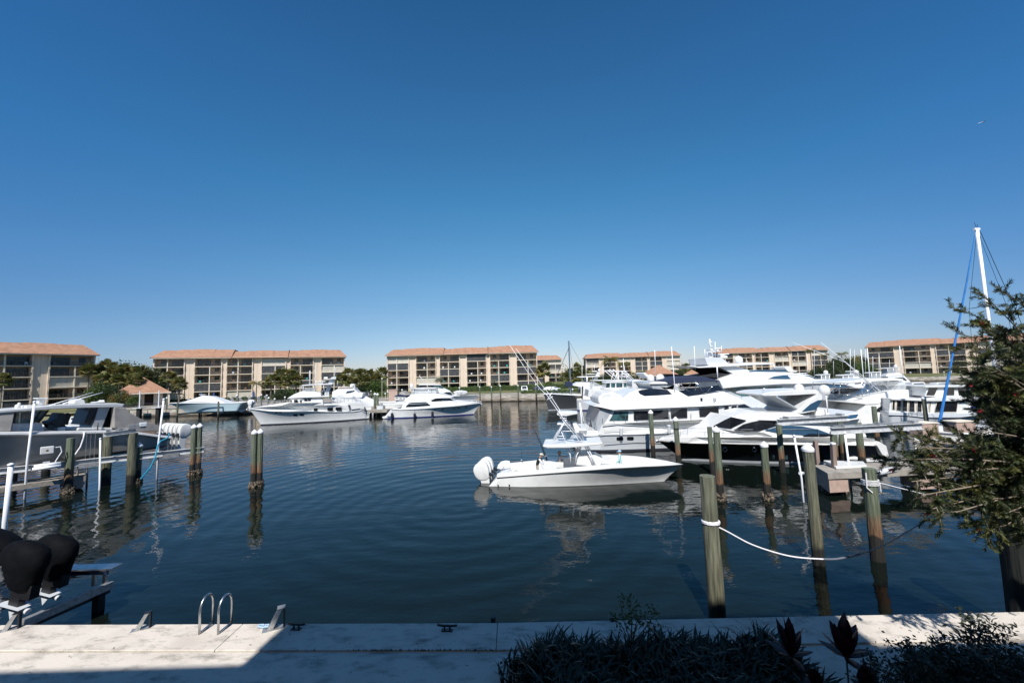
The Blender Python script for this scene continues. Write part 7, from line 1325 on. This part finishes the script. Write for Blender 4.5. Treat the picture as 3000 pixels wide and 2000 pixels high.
def bough(px, py, Y, k=14, L=.42, start=.35, r=.035):
    tip = PD(px, py, Y); mid = fork.lerp(tip, .5)+V((0, 0, .25)); pts = [fork, fork.lerp(mid, .5)+V((0, 0, .1)), mid, mid.lerp(tip, .55)+V((0, 0, .04)), tip]; wood_.tube([p-O for p in pts], r, 6, .006)
    for i in range(k): f = (start+(1-start)*((i+.5)/k))*4; j = min(int(f), 3); p = pts[j].lerp(pts[j+1], f-j); d = (pts[j+1]-pts[j]).normalized(); twig(p, (d*.8+V((rn.gauss(0, .55), rn.gauss(0, .55), rn.gauss(0, .5)))).normalized(), L*rn.uniform(.7, 1.2), 1)
for q in ((2845, 1050, 6.8), (2870, 1110, 7.5), (2850, 1150, 7.0), (2900, 1200, 7.2), (2870, 1260, 6.8), (2900, 1330, 7.2), (2760, 1290, 7.4), (2700, 1310, 7.0), (2650, 1290, 7.2), (2640, 1345, 6.9), (2700, 1370, 7.4), (2670, 1410, 7.0), (2700, 1450, 6.8), (2760, 1440, 7.3), (2730, 1490, 7.0), (2800, 1500, 6.8), (2860, 1530, 7.2), (2900, 1560, 7.0), (2960, 1540, 6.8), (3010, 1580, 7.1), (2940, 1470, 7.4), (2850, 1440, 7.2), (2950, 1400, 6.8), (2820, 1380, 7.0), (2990, 1300, 7.3), (2960, 1240, 6.9), (2940, 1150, 7.4), (2950, 1070, 7.0), (2990, 1000, 7.2), (2930, 990, 7.5), (3030, 1120, 7.0), (3060, 1250, 7.2), (3060, 1450, 7.0)): bough(*q)
for q in ((2835, 985, 7.2), (2860, 925, 7.4), (2905, 885, 7.0), (2975, 870, 7.2), (3050, 850, 7.4)): bough(*q, k=6, start=.72)
for i in range(30): bough(rn.uniform(2900, 3090), rn.uniform(1090, 1500), rn.uniform(6.7, 7.9), 15, .46)
for q in ((3000, 1040, 6.9), (2990, 1180, 7.6), (3010, 1360, 6.8), (2920, 1290, 7.6), (2970, 1110, 7.7), (2960, 1350, 7.6), (2990, 1460, 7.6), (2900, 1400, 7.7), (3040, 1520, 7.4), (2920, 1080, 6.7)): bough(*q, k=16, L=.5)
wood_.build('trunk', 'bark_pale', bt_, fix=False); inst(mesh_of(lf, 'foliage', 'leaf_brush', fix=False), 'foliage', bt_); inst(mesh_of(fl, 'flowers', 'flower_red', fix=False), 'flowers', bt_)
for o in bt_.children: o.location = (0, 0, 0)
# weeds in the quay joint, a crack and fallen leaves
rn = random.Random(31); wd = MB(); fl_ = MB()
for i in range(150):
    x = rn.choice((rn.uniform(-5, -.5), rn.uniform(-3, 1))); y = 9.86-(x+12.2)*.041-.89; c = V((x, y, 1.19)); k = rn.uniform(.02, .06)
    for j in range(3): a = rn.uniform(0, 6.28); wd.add([c+V((math.cos(a)*.006, math.sin(a)*.006, 0)), c-V((math.cos(a)*.006, math.sin(a)*.006, 0)), c+V((rn.uniform(-.03, .03), rn.uniform(-.02, .02), k))], [(0, 1, 2)])
tag(wd.build('weeds', 'leaf_shade', fix=False), 'small dark weeds growing along the joint of the quay', None, kind='stuff')
for i in range(70):
    x, y = rn.uniform(-11, 9), rn.uniform(7.3, 9.2); a = rn.uniform(0, 6.28); s = rn.uniform(.015, .035); d = V((math.cos(a), math.sin(a), 0))*s; w = V((-d.y, d.x, 0))*.4; c = V((x, y, 1.207)); fl_.add([c-d, c+w, c+d+V((0, 0, .012)), c-w], [(0, 1, 2, 3)])
tag(fl_.build('leaf_litter', 'bark', fix=False), 'scattered dry fallen leaves on the quay', None, kind='stuff')
# gull
q = PD(2880, 358, 60); t = thing('gull', 'small gull gliding alone high in the sky at the upper right', 'bird', q, .3); MB().ball((0, 0, 0), .28, .07, .07, 10, 6).build('body', 'bird', t, smooth=True)
MB().add([(-.1, .03, .02), (.12, .03, .02), (.02, .35, .16), (-.12, .62, .10)], [(0, 1, 2, 3)]).add([(-.1, -.03, .02), (.12, -.03, .02), (.02, -.35, .16), (-.12, -.62, .10)], [(3, 2, 1, 0)]).build('wings', 'bird', t)
q = PD(2997, 715, 6.9)
